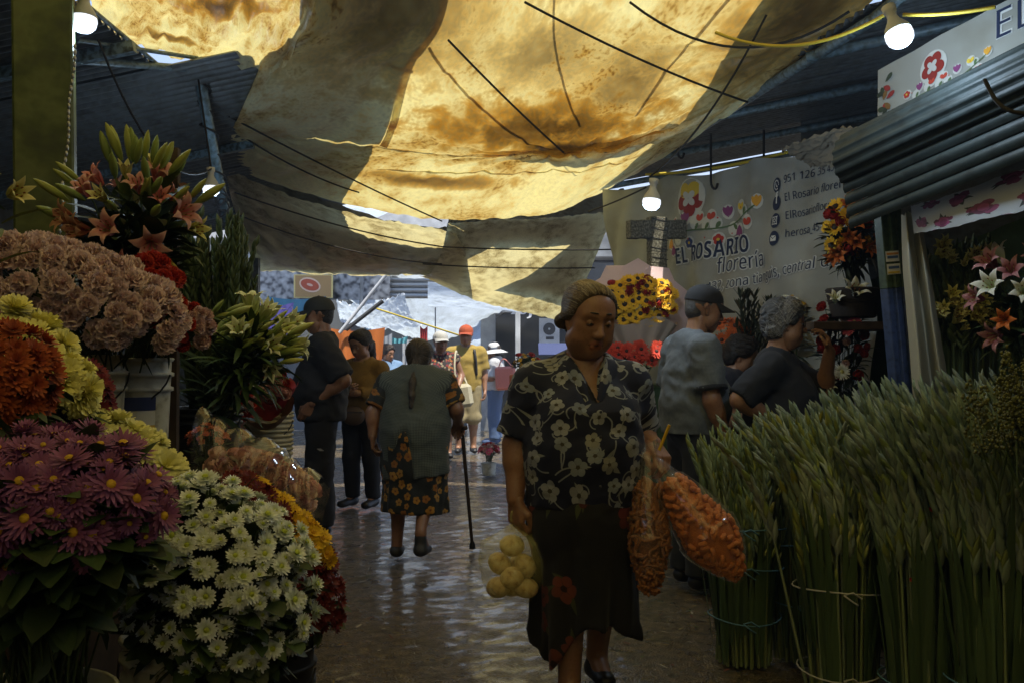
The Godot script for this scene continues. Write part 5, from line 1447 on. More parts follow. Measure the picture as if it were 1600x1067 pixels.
	var teal := tri_mat(mat(lin(0.036, 0.050, 0.050), 0.55, 0.1), noise_tex(0.02, 133, [[0.0, Color(0.5, 0.48, 0.45)], [0.5, Color(1, 1, 1)], [1.0, Color(0.8, 0.85, 0.85)]]), 1.0)
	var prof := PackedVector2Array()
	for k in 9: prof.append(Vector2.from_angle(PI * 0.62 + k * PI * 1.0 / 8.0) * 0.125)
	for k in 8:
		b = MB.new()
		var p0 := prof[k]; var p1 := prof[k + 1]
		var nn := (p1 - p0).orthogonal().normalized()
		if nn.dot(p0) < 0: nn = -nn
		b.grid(1, 6, func(u, v):
			var q: Vector2 = p0.lerp(p1, v * 1.02) + nn * (0.0 if v < 0.2 or v > 0.8 else 0.010)
			return s0.lerp(s1, u) - nr * q.x + Vector3.UP * q.y)
		part("slat", b.mesh(), teal, sh)
	b = MB.new()
	var cap := PackedVector3Array()
	for q in prof: cap.append(s0 - nr * q.x + Vector3.UP * q.y)
	var kk := b.p(s0 + nr * 0.02)
	for q in cap: b.p(q)
	for k in 8: b.tri(kk, kk + 1 + k, kk + 2 + k)
	part("end_plate", b.mesh(), teal, sh)
	for k in 4:
		b = MB.new()
		var y := -0.10 - k * 0.055
		b.grid(1, 6, func(u, v):
			return s0.lerp(s1, u) + nr * (0.045 - 0.06 * k * 0.2) + Vector3(0, y - 0.058 * v, 0) + nr * 0.014 * sin(PI * v))
		part("slat", b.mesh(), teal, sh)
	# ---- sign above it
	var g0 := Vector3(1.74, 0, -4.72); var g1 := Vector3(2.76, 0, -2.99)
	var gal := (g1 - g0).normalized(); var gl := (g1 - g0).length()
	var gn := nr
	var f2 := func(x: float, y: float, off: float) -> Vector3:
		return g0 + gal * x + Vector3.UP * (y + 0.2 * x) + gn * (off + 0.006 * sin(x * 9.0 + y * 4.0) + 0.004 * sin(x * 23.0))
	var sg := thing("shop_sign", "slanting cloth sign with a flower garland above the roller shutter", "sign")
	b = MB.new()
	b.grid(50, 10, func(u, v): return f2.call(u * gl, lerpf(2.30, 2.66, v), 0.0))
	part("cloth", b.mesh(), bm, sg)
	garland(sg, f2, 0.12, 2.425, 0.46, 0.13, 0.0)
	pansy(sg, f2, Vector2(0.31, 2.535), 0.066, lin(0.26, 0.02, 0.012))
	print_part(sg, "lettering_halo", lin(0.62, 0.63, 0.6), func(bb): print_text(bb, "EL ROSARIO", bold, 0.12, Vector2(0.60, 2.47), 0.0, f2, 0.003))
	print_part(sg, "lettering", navy, func(bb): print_text(bb, "EL ROSARIO", sans, 0.12, Vector2(0.603, 2.472), 0.0, f2, 0.006))
	for k in 16:
		print_part(sg, "print_leaf", [lin(0.02, 0.03, 0.015), lin(0.18, 0.09, 0.02), lin(0.25, 0.02, 0.015), lin(0.03, 0.045, 0.02)][k % 4], func(bb): print_poly(bb, petal_pts(Vector2(0.035 + 0.03 * fmod(k * 0.37, 1.0), 2.34 + 0.016 * k), 0.05, 0.025, k * 1.3), f2, 0.003 + 0.0004 * k))

	# ---- flowers in the stall
	var arr := bunch("flower_arrangement", "tall arrangement with white lily, pink gerberas and red roses on green cloth", "flowers", {foot = P(1318, 700, 5.95), centre = P(1318, 530, 5.8), rad = Vector3(0.14, 0.26, 0.1), n = 26, kinds = [["red_rose", 0.7], ["pale_carnation", 0.3]], axis = Vector3(-0.2, 0.3, 1), spread = 1.6, leaves = 7, leaf = [0.14, 0.03], size = [0.7, 1.0], leaf_color = Color(0.02, 0.035, 0.014)})
	for q in [["white_lily", 1330, 468, 1.3, "flower"], ["pink_gerbera", 1336, 502, 0.75, "flower"], ["pink_gerbera", 1325, 515, 0.75, "flower"], ["white_gerbera", 1316, 580, 0.95, "flower"], ["white_gerbera", 1298, 582, 0.85, "flower"], ["white_lily", 1290, 610, 0.8, "flower"], ["white_lily", 1306, 474, 0.8, "flower"]]:
		part(q[4], F[q[0]][0], M.petal, arr, look(Vector3(rf(-0.4, 0.2), 0.25 if q[0] != "white_lily" else 0.9, 0.9), P(q[1], q[2], 5.62) - arr.position, q[3]))
	bunch("sunflower_arrangement", "basket arrangement of sunflowers and orange lilies in front of the banner", "flowers", {foot = P(1335, 450, 5.7), centre = P(1330, 360, 5.65), rad = Vector3(0.15, 0.17, 0.09), n = 34, kinds = [["sunflower", 0.3], ["orange_lily", 0.4], ["gold_daisy", 0.15], ["red_rose", 0.15]], axis = Vector3(-0.2, 0.3, 1), spread = 1.6, leaves = 8, leaf = [0.12, 0.035], leaf_color = Color(0.02, 0.032, 0.012), size = [0.8, 1.1]})
	b = MB.new()
	b.lathe(Transform3D(Basis.IDENTITY, P(1335, 475, 5.7)), wicker(), 20)
	tag(part("basket", b.mesh(), tri_mat(mat(lin(0.035, 0.025, 0.018), 0.8), peel, 4.0), self), "dark wicker basket under the sunflowers", "basket")
	crate_box("shelf", "shelf on the green cloth that carries the wicker basket", P(1340, 510, 5.75), Vector3(0.6, 0.05, 0.3), M.wood_dark, "shelf")
	bunch("orange_gerberas", "orange gerberas standing before the banner behind the man in grey", "flowers", {foot = P(1150, 640, 6.7), centre = P(1140, 522, 6.6), rad = Vector3(0.14, 0.1, 0.06), n = 9, kinds = [["orange_gerbera", 1.0]], axis = Vector3(0, 0.5, 1), spread = 1.6, leaves = 3, leaf = [0.1, 0.03], size = [1.0, 1.35]})
	var pb := thing("protea_bunch", "dark pointed protea buds on tall stems before the banner", "flowers", P(1175, 600, 6.5))
	for i in 22:
		var tipv := P(1150 + rf(0, 55), 465 + rf(0, 55), 6.5 + rf(-0.1, 0.1)) - pb.position
		b = MB.new(); b.col = Color(0.035, 0.04, 0.02)
		b.rod(Vector3(rf(-0.03, 0.03), 0, rf(-0.03, 0.03)), tipv, 0.004, 4)
		for k in 4:
			var d := Vector3(cos(k * 1.6 + i), 1.6, sin(k * 1.6 + i)).normalized()
			b.blade(tipv, d, d.cross(Vector3.UP).normalized(), 0.09, 0.022, 0.1)
			b.blade(tipv * (0.5 + 0.12 * k), d, d.cross(Vector3.UP).normalized(), 0.10, 0.02, 0.5)
		part("bud_stem", b.mesh(), M.foliage, pb)
	bunch("white_spray", "white spray chrysanthemums behind the woman with grey hair", "flowers", {foot = P(1235, 620, 6.4), centre = P(1235, 478, 6.3), rad = Vector3(0.1, 0.06, 0.06), n = 12, kinds = [["white_gerbera", 0.8], ["gold_daisy", 0.2]], axis = Vector3(0, 0.6, 0.8), spread = 1.6, leaves = 6, leaf = [0.12, 0.025], size = [0.6, 0.8], leaf_color = Color(0.025, 0.04, 0.015)})
	var yg := thing("gladiolus_bundle", "gladioli with open yellow florets under the rose cloth", "gladiolus bundle", P(1505, 640, 4.75))
	for i in 34:
		var x := rf(-0.16, 0.16)
		part("stem", glads[4 + i % 2], M.foliage, yg, Transform3D(Basis(Quaternion(Vector3.UP, Vector3(x * 0.35, 1, rf(-0.05, 0.05)).normalized())) * Basis(Vector3.UP, rf(0, TAU)) * Basis.from_scale(Vector3(1.2, rf(0.66, 0.82), 1.2)), Vector3(x, 0, rf(-0.08, 0.08))))
	for i in 48:
		part("floret", F.yellow_lily[i % 2], M.petal, yg, look(Vector3(rf(-0.6, 0.6), 0.5, 1), P(1470 + rf(-10, 80), [390, 400, 470, 480, 490, 500][i % 6] + rf(-8, 18), 4.66) - yg.position, rf(0.5, 0.8)))
	bunch("dark_lilies", "striped dark pink lilies with buds at the edge of the stall", "flowers", {foot = P(1620, 640, 4.3), centre = P(1590, 470, 4.3), rad = Vector3(0.13, 0.2, 0.1), n = 14, kinds = [["dark_lily", 0.6], ["white_lily", 0.2], ["orange_lily", 0.2]], axis = Vector3(-0.5, 0.4, 0.8), spread = 1.6, leaves = 9, leaf = [0.14, 0.03], leaf_color = Color(0.035, 0.055, 0.018)})
	# printed and real greenery under the shutter
	cord("leaf_blade", "curved dark strap hanging over the shop sign", curve([P(1542, 122, 3.55), P(1560, 155, 3.5), P(1585, 172, 3.45), P(1640, 180, 3.4)], 10), 0.008, M.rope_dark, "strap")
	# folded cloth bundle at the end of the shutter
	var fs := sheet([[P(1222, 235, 6.2), P(1275, 215, 5.6), P(1345, 197, 4.9)], [P(1250, 250, 6.2), P(1300, 235, 5.6), P(1348, 225, 4.9)], [P(1275, 262, 6.2), P(1310, 262, 5.6), P(1342, 262, 4.9)]], 0.0, 0.0, 54)
	fs.amp = 0.01; fs.ridge = 0.05
	tag(part("folded_cloth", sheet_mesh(fs, 24, 40), cloth_mat(null, Color(0.2, 0.2, 0.17), 0.9, lin(0.22, 0.20, 0.15)), self), "pleated brown grey cloth tied between banner and shutter", "cloth")

func wicker() -> PackedVector2Array:
	var p := PackedVector2Array([Vector2(0.002, -0.08), Vector2(0.11, -0.08)])
	for k in 28: p.append(Vector2(0.12 + 0.0013 * k + 0.004 * (k % 2), -0.075 + k * 0.0058))
	p.append_array([Vector2(0.15, 0.09), Vector2(0.14, 0.0), Vector2(0.002, 0.0)])
	return p

func stamp_disc(im: Image, c: Vector2, r: float, col: Color) -> void:
	var w := im.get_width(); var h := im.get_height()
	for y in range(int(c.y - r), int(c.y + r) + 1):
		for x in range(int(c.x - r), int(c.x + r) + 1):
			if Vector2(x - c.x, y - c.y).length_squared() <= r * r: im.set_pixel(posmod(x, w), posmod(y, h), col)

func stamp_petal(im: Image, c: Vector2, ang: float, l: float, w: float, col: Color) -> void:
	var W := im.get_width(); var H := im.get_height()
	var r := int(l) + 1
	for y in range(int(c.y) - r, int(c.y) + r):
		for x in range(int(c.x) - r, int(c.x) + r):
			var q := Vector2(x - c.x, y - c.y).rotated(-ang)
			if q.x > 0 and q.x < l and absf(q.y) < w * 0.5 * sin(PI * sqrt(q.x / l)): im.set_pixel(posmod(x, W), posmod(y, H), col)

func bulb(label: String, at: Vector3, tilt: Vector3, s: float, energy: float) -> void:
	var t := thing("light_bulb", label, "lamp", at)
	t.basis = Basis(Quaternion(Vector3.DOWN, tilt.normalized()))
	var b := MB.new()
	b.lathe(Transform3D.IDENTITY, PackedVector2Array([Vector2(0.002, 0.12), Vector2(0.034, 0.12), Vector2(0.032, 0.09), Vector2(0.026, 0.085), Vector2(0.024, 0.06)]), 18)
	part("socket", b.mesh(), mat(lin(0.5, 0.5, 0.46), 0.5), t, Transform3D(Basis.from_scale(Vector3.ONE * s), Vector3.ZERO))
	b = MB.new()
	b.lathe(Transform3D.IDENTITY, PackedVector2Array([Vector2(0.022, 0.065), Vector2(0.03, 0.04), Vector2(0.055, 0.0), Vector2(0.064, -0.03)]), 18)
	part("bulb_housing", b.mesh(), mat(lin(0.45, 0.47, 0.47), 0.4), t, Transform3D(Basis.from_scale(Vector3.ONE * s), Vector3.ZERO))
	b = MB.new()
	b.lathe(Transform3D.IDENTITY, PackedVector2Array([Vector2(0.0635, -0.031), Vector2(0.066, -0.05), Vector2(0.06, -0.075), Vector2(0.04, -0.095), Vector2(0.002, -0.102)]), 18)
	var m := mat(Color(0.9, 0.92, 0.95), 0.4)
	m.emission_enabled = true; m.emission = Color(0.92, 0.95, 1.0); m.emission_energy_multiplier = 0.75
	part("bulb_glow", b.mesh(), m, t, Transform3D(Basis.from_scale(Vector3.ONE * s), Vector3.ZERO))
	var l := OmniLight3D.new()
	l.name = "lamp_light"
	l.light_color = Color(0.80, 0.90, 1.0); l.light_energy = energy; l.light_size = 0.06; l.omni_range = 12.0; l.omni_attenuation = 2.0; l.shadow_enabled = true
	l.position = Vector3(0, -0.13 * s, 0)
	t.add_child(l)

func details() -> void:
	bulb("lit white bulb hanging beside the leaning blue pipe", P(328, 285, 6.0), Vector3(0.05, -1, 0.05), 0.78, 0.2)
	bulb("lit white bulb hanging in front of the printed banner", P(1020, 305, 5.6), Vector3(-0.12, -1, 0.1), 0.8, 0.22)
	bulb("lit reflector bulb on a round socket beside the shop sign", P(1404, 40, 4.0), Vector3(0.2, -1, 0.35), 0.85, 0.22)
	bulb("lit white lamp at the top of the green pillar", P(127, 16, 3.7), Vector3(0, -1, 0.1), 0.75, 0.12)
	cord("cable", "black cable holding the bulb before the banner", sag(P(1016, 275, 5.62), P(1200, 20, 5.0), 0.1), 0.006, M.rope_dark, "cable", "loose cables")
	cord("cable", "black cable holding the bulb beside the leaning pipe", sag(P(328, 262, 6.02), P(303, 95, 6.0), 0.0), 0.006, M.rope_dark, "cable", "loose cables")
	cord("rope", "twisted yellow rope running to the reflector bulb", sag(P(1120, 48, 4.6), P(1395, 15, 4.1), 0.10), 0.008, M.rope_yellow, "rope")
	cord("rope", "yellow rope running from the reflector bulb along the right roof", sag(P(1415, 20, 4.05), P(1560, 8, 3.8), 0.01), 0.008, M.rope_yellow, "rope")
	# things in the far street
	var st := thing("flower_table", "small high table with curved wooden legs holding yellow flowers", "table", P(803, 0, 11.2) * Vector3(1, 0, 1))
	var b := MB.new()
	b.box(Transform3D(Basis.IDENTITY, Vector3(0.16, 1.04, 0)), Vector3(0.42, 0.12, 0.35), 0.01)
	part("table_top", b.mesh(), mat(lin(0.5, 0.13, 0.04), 0.6), st)
	for x in [0.02, 0.3]:
		b = MB.new()
		b.tube(curve([Vector3(x, 1.0, 0.1), Vector3(x + 0.06, 0.7, 0.14), Vector3(x - 0.04, 0.3, 0.12), Vector3(x - 0.06, 0.0, 0.15)], 10), PackedFloat32Array([0.05, 0.05, 0.04]), 6)
		part("leg", b.mesh(), M.wood_dark, st)
	bunch("potted_flowers", "yellow flowers on the small high table", "flowers", {foot = P(822, 586, 11.2), centre = P(822, 570, 11.2), rad = Vector3(0.15, 0.12, 0.1), n = 26, kinds = [["gold_daisy", 0.7], ["red_rose", 0.3]], spread = 1.7, leaves = 4})
	var pot := pail("flower_pot", "small white pot standing on the ground by the high table", P(764, 0, 10.9) * Vector3(1, 0, 1), 0.085, 0.14, M.white_plastic, [], false)
	pot.set_meta("category", "pot")
	bunch("potted_flowers", "pink and red flowers in the small white pot", "flowers", {foot = P(764, 720, 10.9), centre = P(764, 704, 10.9), rad = Vector3(0.11, 0.08, 0.1), n = 30, kinds = [["pink_gerbera", 0.4], ["pale_carnation", 0.3], ["red_rose", 0.3]], spread = 1.7, leaves = 3, size = [0.6, 0.8], leaf = [0.05, 0.02]})

# ---------------------------------------------------------------- people
class Sdf:
	var A := PackedVector3Array()
	var BA := PackedVector3Array()
	var S := PackedVector3Array()
	var R0 := PackedFloat32Array()
	var R1 := PackedFloat32Array()
	var K := PackedFloat32Array()
	var IL := PackedFloat32Array()
	var cut := PackedByteArray()
	var col := PackedColorArray()
	var sub := []            # [a, b, ra, rb, k]
	var planes := []         # [normal, distance]: kept where normal.p <= distance
	var hem := 1e9           # garments with a wavy lower edge
	var hem_amp := 0.0
	var nz: FastNoiseLite
	var amp := 0.0
	var folds := 0.0
	var fold_n := 9.0
	var fold_top := 1.0
	var fold_c := Vector3.ZERO
	func add(a: Vector3, b: Vector3, ra: float, rb := -1.0, k := 0.03, c := Color.WHITE, s := Vector3.ONE, cutend := false) -> void:
		A.append(a); S.append(s); BA.append((b - a) * s); R0.append(ra); R1.append(ra if rb < 0 else rb); K.append(k); col.append(c); cut.append(1 if cutend else 0)
		var l := ((b - a) * s).length_squared()
		IL.append(1.0 / l if l > 1e-10 else 0.0)
	func one(i: int, p: Vector3) -> float:
		var q := (p - A[i]) * S[i]
		var ba := BA[i]
		var t := q.dot(ba) * IL[i]
		var h := clampf(t, 0.0, 1.0)
		var d := (q - ba * h).length() - (R0[i] + (R1[i] - R0[i]) * h)
		if cut[i] == 1 and t > 0.9: d = maxf(d, (t - 1.0) / sqrt(IL[i]))
		return d
	func value(p: Vector3, list: PackedInt32Array) -> float:
		var d := 1e3
		for i in list:
			var e := one(i, p)
			var k := K[i]
			var h := maxf(k - absf(d - e), 0.0) / k
			d = minf(d, e) - h * h * k * 0.25
		if d > 0.25: return d
		if folds > 0.0 and p.y < fold_top:
			var g := atan2(p.x - fold_c.x, p.z - fold_c.z)
			d -= folds * clampf((fold_top - p.y) * 2.2, 0.0, 1.0) * (sin(g * fold_n + p.y * 3.0) + 0.5 * sin(g * (fold_n * 1.7 + 1.0) - p.y * 5.0))
		if amp > 0.0: d -= nz.get_noise_3d(p.x + p.y * 0.35, p.y * 1.5 - p.x * 0.3, p.z) * amp
		for s in sub:
			var q: Vector3 = p - s[0]
			var ba: Vector3 = s[1] - s[0]
			var h := clampf(q.dot(ba) / maxf(ba.length_squared(), 1e-9), 0.0, 1.0)
			var e: float = (q - ba * h).length() - lerpf(s[2], s[3], h)
			var k: float = s[4]
			var w := maxf(k - absf(d + e), 0.0) / k
			d = maxf(d, -e) + w * w * k * 0.25
		for pl in planes:
			d = maxf(d, (pl[0] as Vector3).dot(p) - pl[1])
		if hem < 1e8:
			d = maxf(d, hem + hem_amp * (sin(p.x * 11.0 + 0.6) + 0.5 * sin(p.z * 13.0 + p.x * 21.0)) - p.y)
		return d
	func mesh_into(mb: MB, cell: float, uv_back := true, uv_c := Vector3.ZERO) -> void:
		var n := A.size()
		var lo := Vector3.ONE * 1e9; var hi := -lo
		for i in n:
			var r := maxf(R0[i], R1[i])
			var e := Vector3(r / S[i].x, r / S[i].y, r / S[i].z) + Vector3.ONE * (cell * 2.0 + amp + folds * 1.6)
			var b := A[i] + BA[i] / S[i]
			lo = lo.min(A[i] - e).min(b - e); hi = hi.max(A[i] + e).max(b + e)
		const BS := 6
		var bx := int(ceil((hi.x - lo.x) / cell / BS)); var by := int(ceil((hi.y - lo.y) / cell / BS)); var bz := int(ceil((hi.z - lo.z) / cell / BS))
		var nx := bx * BS + 1; var ny := by * BS + 1; var nzz := bz * BS + 1
		var val := PackedFloat32Array(); val.resize(nx * ny * nzz); val.fill(1.0)
		var half := cell * BS * 0.5
		var kmax := 0.0
		for i in n: kmax = maxf(kmax, K[i])
		var rad := half * 1.75 + amp + folds * 1.6 + kmax * 0.6
		var act := []
		for kz in bz:
			for ky in by:
				for kx in bx:
					var c := lo + Vector3(kx, ky, kz) * cell * BS + Vector3.ONE * half
					var near := PackedInt32Array()
					var m := 1e9
					for i in n:
						var d := one(i, c)
						m = minf(m, d)
						if d < rad + 0.05: near.append(i)
					if m > rad: continue
					if near.is_empty(): continue
					act.append(Vector3i(kx, ky, kz))
					for z in BS + 1:
						for y in BS + 1:
							var at := (kz * BS + z) * ny * nx + (ky * BS + y) * nx + kx * BS
							for x in BS + 1:
								val[at + x] = value(lo + Vector3(kx * BS + x, ky * BS + y, kz * BS + z) * cell, near)
		var idx := {}
		var sy := nx; var sz := nx * ny
		var all := PackedInt32Array()
		for i in n: all.append(i)
		var cells := []
		for blk in act:
			for z in BS:
				for y in BS:
					for x in BS:
						var ix: int = blk.x * BS + x; var iy: int = blk.y * BS + y; var iz: int = blk.z * BS + z
						var o := iz * sz + iy * sy + ix
						var v0 := val[o]; var v1 := val[o + 1]; var v2 := val[o + sy]; var v3 := val[o + sy + 1]
						var v4 := val[o + sz]; var v5 := val[o + sz + 1]; var v6 := val[o + sz + sy]; var v7 := val[o + sz + sy + 1]
						var neg := int(v0 < 0) + int(v1 < 0) + int(v2 < 0) + int(v3 < 0) + int(v4 < 0) + int(v5 < 0) + int(v6 < 0) + int(v7 < 0)
						if neg == 0 or neg == 8: continue
						var s := Vector3.ZERO
						var cnt := 0
						if (v0 < 0) != (v1 < 0): s += Vector3(v0 / (v0 - v1), 0, 0); cnt += 1
						if (v2 < 0) != (v3 < 0): s += Vector3(v2 / (v2 - v3), 1, 0); cnt += 1
						if (v4 < 0) != (v5 < 0): s += Vector3(v4 / (v4 - v5), 0, 1); cnt += 1
						if (v6 < 0) != (v7 < 0): s += Vector3(v6 / (v6 - v7), 1, 1); cnt += 1
						if (v0 < 0) != (v2 < 0): s += Vector3(0, v0 / (v0 - v2), 0); cnt += 1
						if (v1 < 0) != (v3 < 0): s += Vector3(1, v1 / (v1 - v3), 0); cnt += 1
						if (v4 < 0) != (v6 < 0): s += Vector3(0, v4 / (v4 - v6), 1); cnt += 1
						if (v5 < 0) != (v7 < 0): s += Vector3(1, v5 / (v5 - v7), 1); cnt += 1
						if (v0 < 0) != (v4 < 0): s += Vector3(0, 0, v0 / (v0 - v4)); cnt += 1
						if (v1 < 0) != (v5 < 0): s += Vector3(1, 0, v1 / (v1 - v5)); cnt += 1
						if (v2 < 0) != (v6 < 0): s += Vector3(0, 1, v2 / (v2 - v6)); cnt += 1
						if (v3 < 0) != (v7 < 0): s += Vector3(1, 1, v3 / (v3 - v7)); cnt += 1
						var p := lo + (Vector3(ix, iy, iz) + s / cnt) * cell
						var best := 1e9; var bc := Color.WHITE
						for i in n:
							var d := one(i, p)
							if d < best: best = d; bc = col[i]
						mb.col = bc
						var q := p - uv_c
						var g := atan2(q.x, q.z) if uv_back else atan2(-q.x, -q.z)
						idx[o] = mb.p(p, Vector2(g * 0.2, -p.y + 0.7 * Vector2(q.x * 0.8, q.z).length()))
						cells.append(o)
		for o in cells:
			var a := val[o] < 0
			var k: int = idx[o]
			if a != (val[o + 1] < 0) and idx.has(o - sy) and idx.has(o - sz) and idx.has(o - sy - sz):
				if a: mb.quad(idx[o - sy - sz], idx[o - sz], k, idx[o - sy])
				else: mb.quad(idx[o - sy - sz], idx[o - sy], k, idx[o - sz])
			if a != (val[o + sy] < 0) and idx.has(o - 1) and idx.has(o - sz) and idx.has(o - 1 - sz):
				if a: mb.quad(idx[o - 1 - sz], idx[o - 1], k, idx[o - sz])
				else: mb.quad(idx[o - 1 - sz], idx[o - sz], k, idx[o - 1])
			if a != (val[o + sz] < 0) and idx.has(o - 1) and idx.has(o - sy) and idx.has(o - 1 - sy):
				if a: mb.quad(idx[o - 1 - sy], idx[o - sy], k, idx[o - 1])
				else: mb.quad(idx[o - 1 - sy], idx[o - 1], k, idx[o - sy])

func sdf(amp := 0.0, freq := 9.0, sd := 3) -> Sdf:
	var s := Sdf.new()
	s.amp = amp
	s.nz = noise(freq, sd, 2)
	if amp > 0.005 and freq < 12.0:          # cloth: creases
		s.nz.fractal_type = FastNoiseLite.FRACTAL_RIDGED
		s.nz.frequency = freq * 0.6
		s.nz.fractal_octaves = 2
	return s

func chain(s: Sdf, pts: Array, rs: Array, c: Color, k := 0.03, sc := Vector3.ONE) -> void:
	for i in pts.size() - 1: s.add(pts[i], pts[i + 1], rs[i], rs[i + 1], k, c, sc)

func hand(s: Sdf, wrist: Vector3, dir: Vector3, palm: Vector3, thumb: Vector3, curl: float, c: Color, sz := 1.0, tcurl := 0.5) -> void:
	# dir: from wrist to knuckles; palm: the way the palm faces; thumb: the side the thumb is on
	dir = dir.normalized()
	palm = (palm - dir * palm.dot(dir)).normalized()
	var side := dir.cross(palm).normalized()
	if side.dot(thumb) < 0: side = -side
	var w := [0.030, 0.010, -0.010, -0.028]
	var ln := [0.041, 0.046, 0.042, 0.034]
	for i in 4:
		var kn: Vector3 = wrist + (dir * (0.085 - 0.006 * absf(i - 1.0)) + side * w[i]) * sz
		s.add(wrist + side * w[i] * 0.6 * sz, kn, 0.017 * sz, 0.0115 * sz, 0.012, c)
		var a := curl * 0.5 + i * 0.06
		var q := kn
		for j in 3:
			var d := dir * cos(a) + palm * sin(a)
			var l: float = ln[i] * [1.0, 0.68, 0.52][j] * sz
			s.add(q, q + d * l, (0.0098 - 0.0012 * j) * sz, (0.0092 - 0.0014 * j) * sz, 0.004, c)
			q += d * l
			a += curl * [0.75, 0.6, 0.4][j]
	var t0 := wrist + (dir * 0.025 + side * 0.026 + palm * 0.008) * sz
	var t1 := t0 + (dir * 0.032 + side * 0.020 + palm * 0.012) * sz
	var t2 := t1 + (dir * 0.030 + side * (0.012 - tcurl * 0.03) + palm * tcurl * 0.026) * sz
	var t3 := t2 + (dir * 0.022 - side * tcurl * 0.022 + palm * tcurl * 0.012) * sz
	s.add(wrist, t1, 0.017 * sz, 0.0135 * sz, 0.015, c)
	s.add(t1, t2, 0.0125 * sz, 0.0105 * sz, 0.006, c)
	s.add(t2, t3, 0.0105 * sz, 0.0085 * sz, 0.005, c)

func head_into(s: Sdf, o: Vector3, B: Basis, z: float, skin: Color, fat := 0.0, lips := Color.BLACK) -> void:
	var P3 := func(x: float, y: float, w: float) -> Vector3: return o + B * (Vector3(x, y, w) * z)
	var lip := lips if lips != Color.BLACK else skin * Color(0.98, 0.68, 0.68)
	# skull, forehead, face, jaw
	s.add(P3.call(0, 0.042, -0.034), P3.call(0, 0.042, 0.004), 0.073 * z, 0.069 * z, 0.03 * z, skin)
	s.add(P3.call(0, -0.005, -0.03), P3.call(0, 0.0, 0.018), 0.062 * z, 0.064 * z, 0.04 * z, skin)
	s.add(P3.call(-0.012, 0.045, 0.026), P3.call(0.012, 0.045, 0.026), 0.056 * z, -1.0, 0.03 * z, skin)
	s.add(P3.call(0, 0.01, 0.030), P3.call(0, -0.06, 0.034), 0.056 * z, (0.046 + fat * 0.006) * z, 0.03 * z, skin)
	s.add(P3.call(-0.024 - fat * 0.012, -0.066, 0.020), P3.call(0.024 + fat * 0.012, -0.066, 0.020), (0.036 + fat * 0.007) * z, -1.0, 0.03 * z, skin)
	s.add(P3.call(-0.007, -0.099, 0.058), P3.call(0.007, -0.099, 0.058), 0.0175 * z, -1.0, 0.026 * z, skin)
	if fat > 0.5: s.add(P3.call(-0.02, -0.108, 0.018), P3.call(0.02, -0.108, 0.018), 0.028 * z, -1.0, 0.03 * z, skin)
	for sg in [-1.0, 1.0]:
		s.add(P3.call(sg * 0.046, -0.014, 0.052), P3.call(sg * 0.042, -0.048, 0.048), 0.021 * z, (0.019 + fat * 0.008) * z, 0.024 * z, skin)
		s.add(P3.call(sg * 0.074, 0.016, -0.014), P3.call(sg * 0.069, -0.030, -0.002), 0.0105 * z, 0.0075 * z, 0.008 * z, skin * 0.95)
		s.add(P3.call(sg * 0.080, 0.004, -0.020), P3.call(sg * 0.080, 0.018, -0.016), 0.008 * z, -1.0, 0.006 * z, skin)
		s.add(P3.call(sg * 0.012, 0.026, 0.080), P3.call(sg * 0.046, 0.027, 0.066), 0.0088 * z, 0.0075 * z, 0.020 * z, skin)
		s.sub.append([P3.call(sg * 0.026, 0.004, 0.1025), P3.call(sg * 0.042, 0.003, 0.094), 0.0130 * z, 0.0115 * z, 0.020 * z])
		s.add(P3.call(sg * 0.0125, -0.037, 0.094), P3.call(sg * 0.0145, -0.036, 0.086), 0.0082 * z, -1.0, 0.007 * z, skin)
		s.sub.append([P3.call(sg * 0.007, -0.047, 0.102), P3.call(sg * 0.008, -0.044, 0.096), 0.0032 * z, 0.0032 * z, 0.004 * z])
		# fold from the nose to the corner of the mouth
		s.sub.append([P3.call(sg * 0.024, -0.040, 0.0965), P3.call(sg * 0.033, -0.068, 0.0865), 0.0040 * z, 0.0035 * z, 0.010 * z])
	s.add(P3.call(0, 0.016, 0.083), P3.call(0, -0.033, 0.1045), 0.0075 * z, 0.0120 * z, 0.014 * z, skin)
	s.add(P3.call(0, -0.060, 0.074), P3.call(0, -0.078, 0.072), 0.016 * z, -1.0, 0.012 * z, skin)
	s.add(P3.call(-0.021, -0.0650, 0.0765), P3.call(-0.004, -0.0605, 0.0865), 0.0048 * z, 0.0066 * z, 0.004 * z, lip)
	s.add(P3.call(0.021, -0.0650, 0.0765), P3.call(0.004, -0.0605, 0.0865), 0.0048 * z, 0.0066 * z, 0.004 * z, lip)
	s.add(P3.call(-0.014, -0.0748, 0.0825), P3.call(0.014, -0.0748, 0.0825), 0.0070 * z, -1.0, 0.003 * z, lip)
	s.add(P3.call(-0.022, -0.0680, 0.0790), P3.call(0.0, -0.0668, 0.0890), 0.0024 * z, -1.0, 0.001 * z, lip * 0.3)
	s.add(P3.call(0.022, -0.0680, 0.0790), P3.call(0.0, -0.0668, 0.0890), 0.0024 * z, -1.0, 0.001 * z, lip * 0.3)

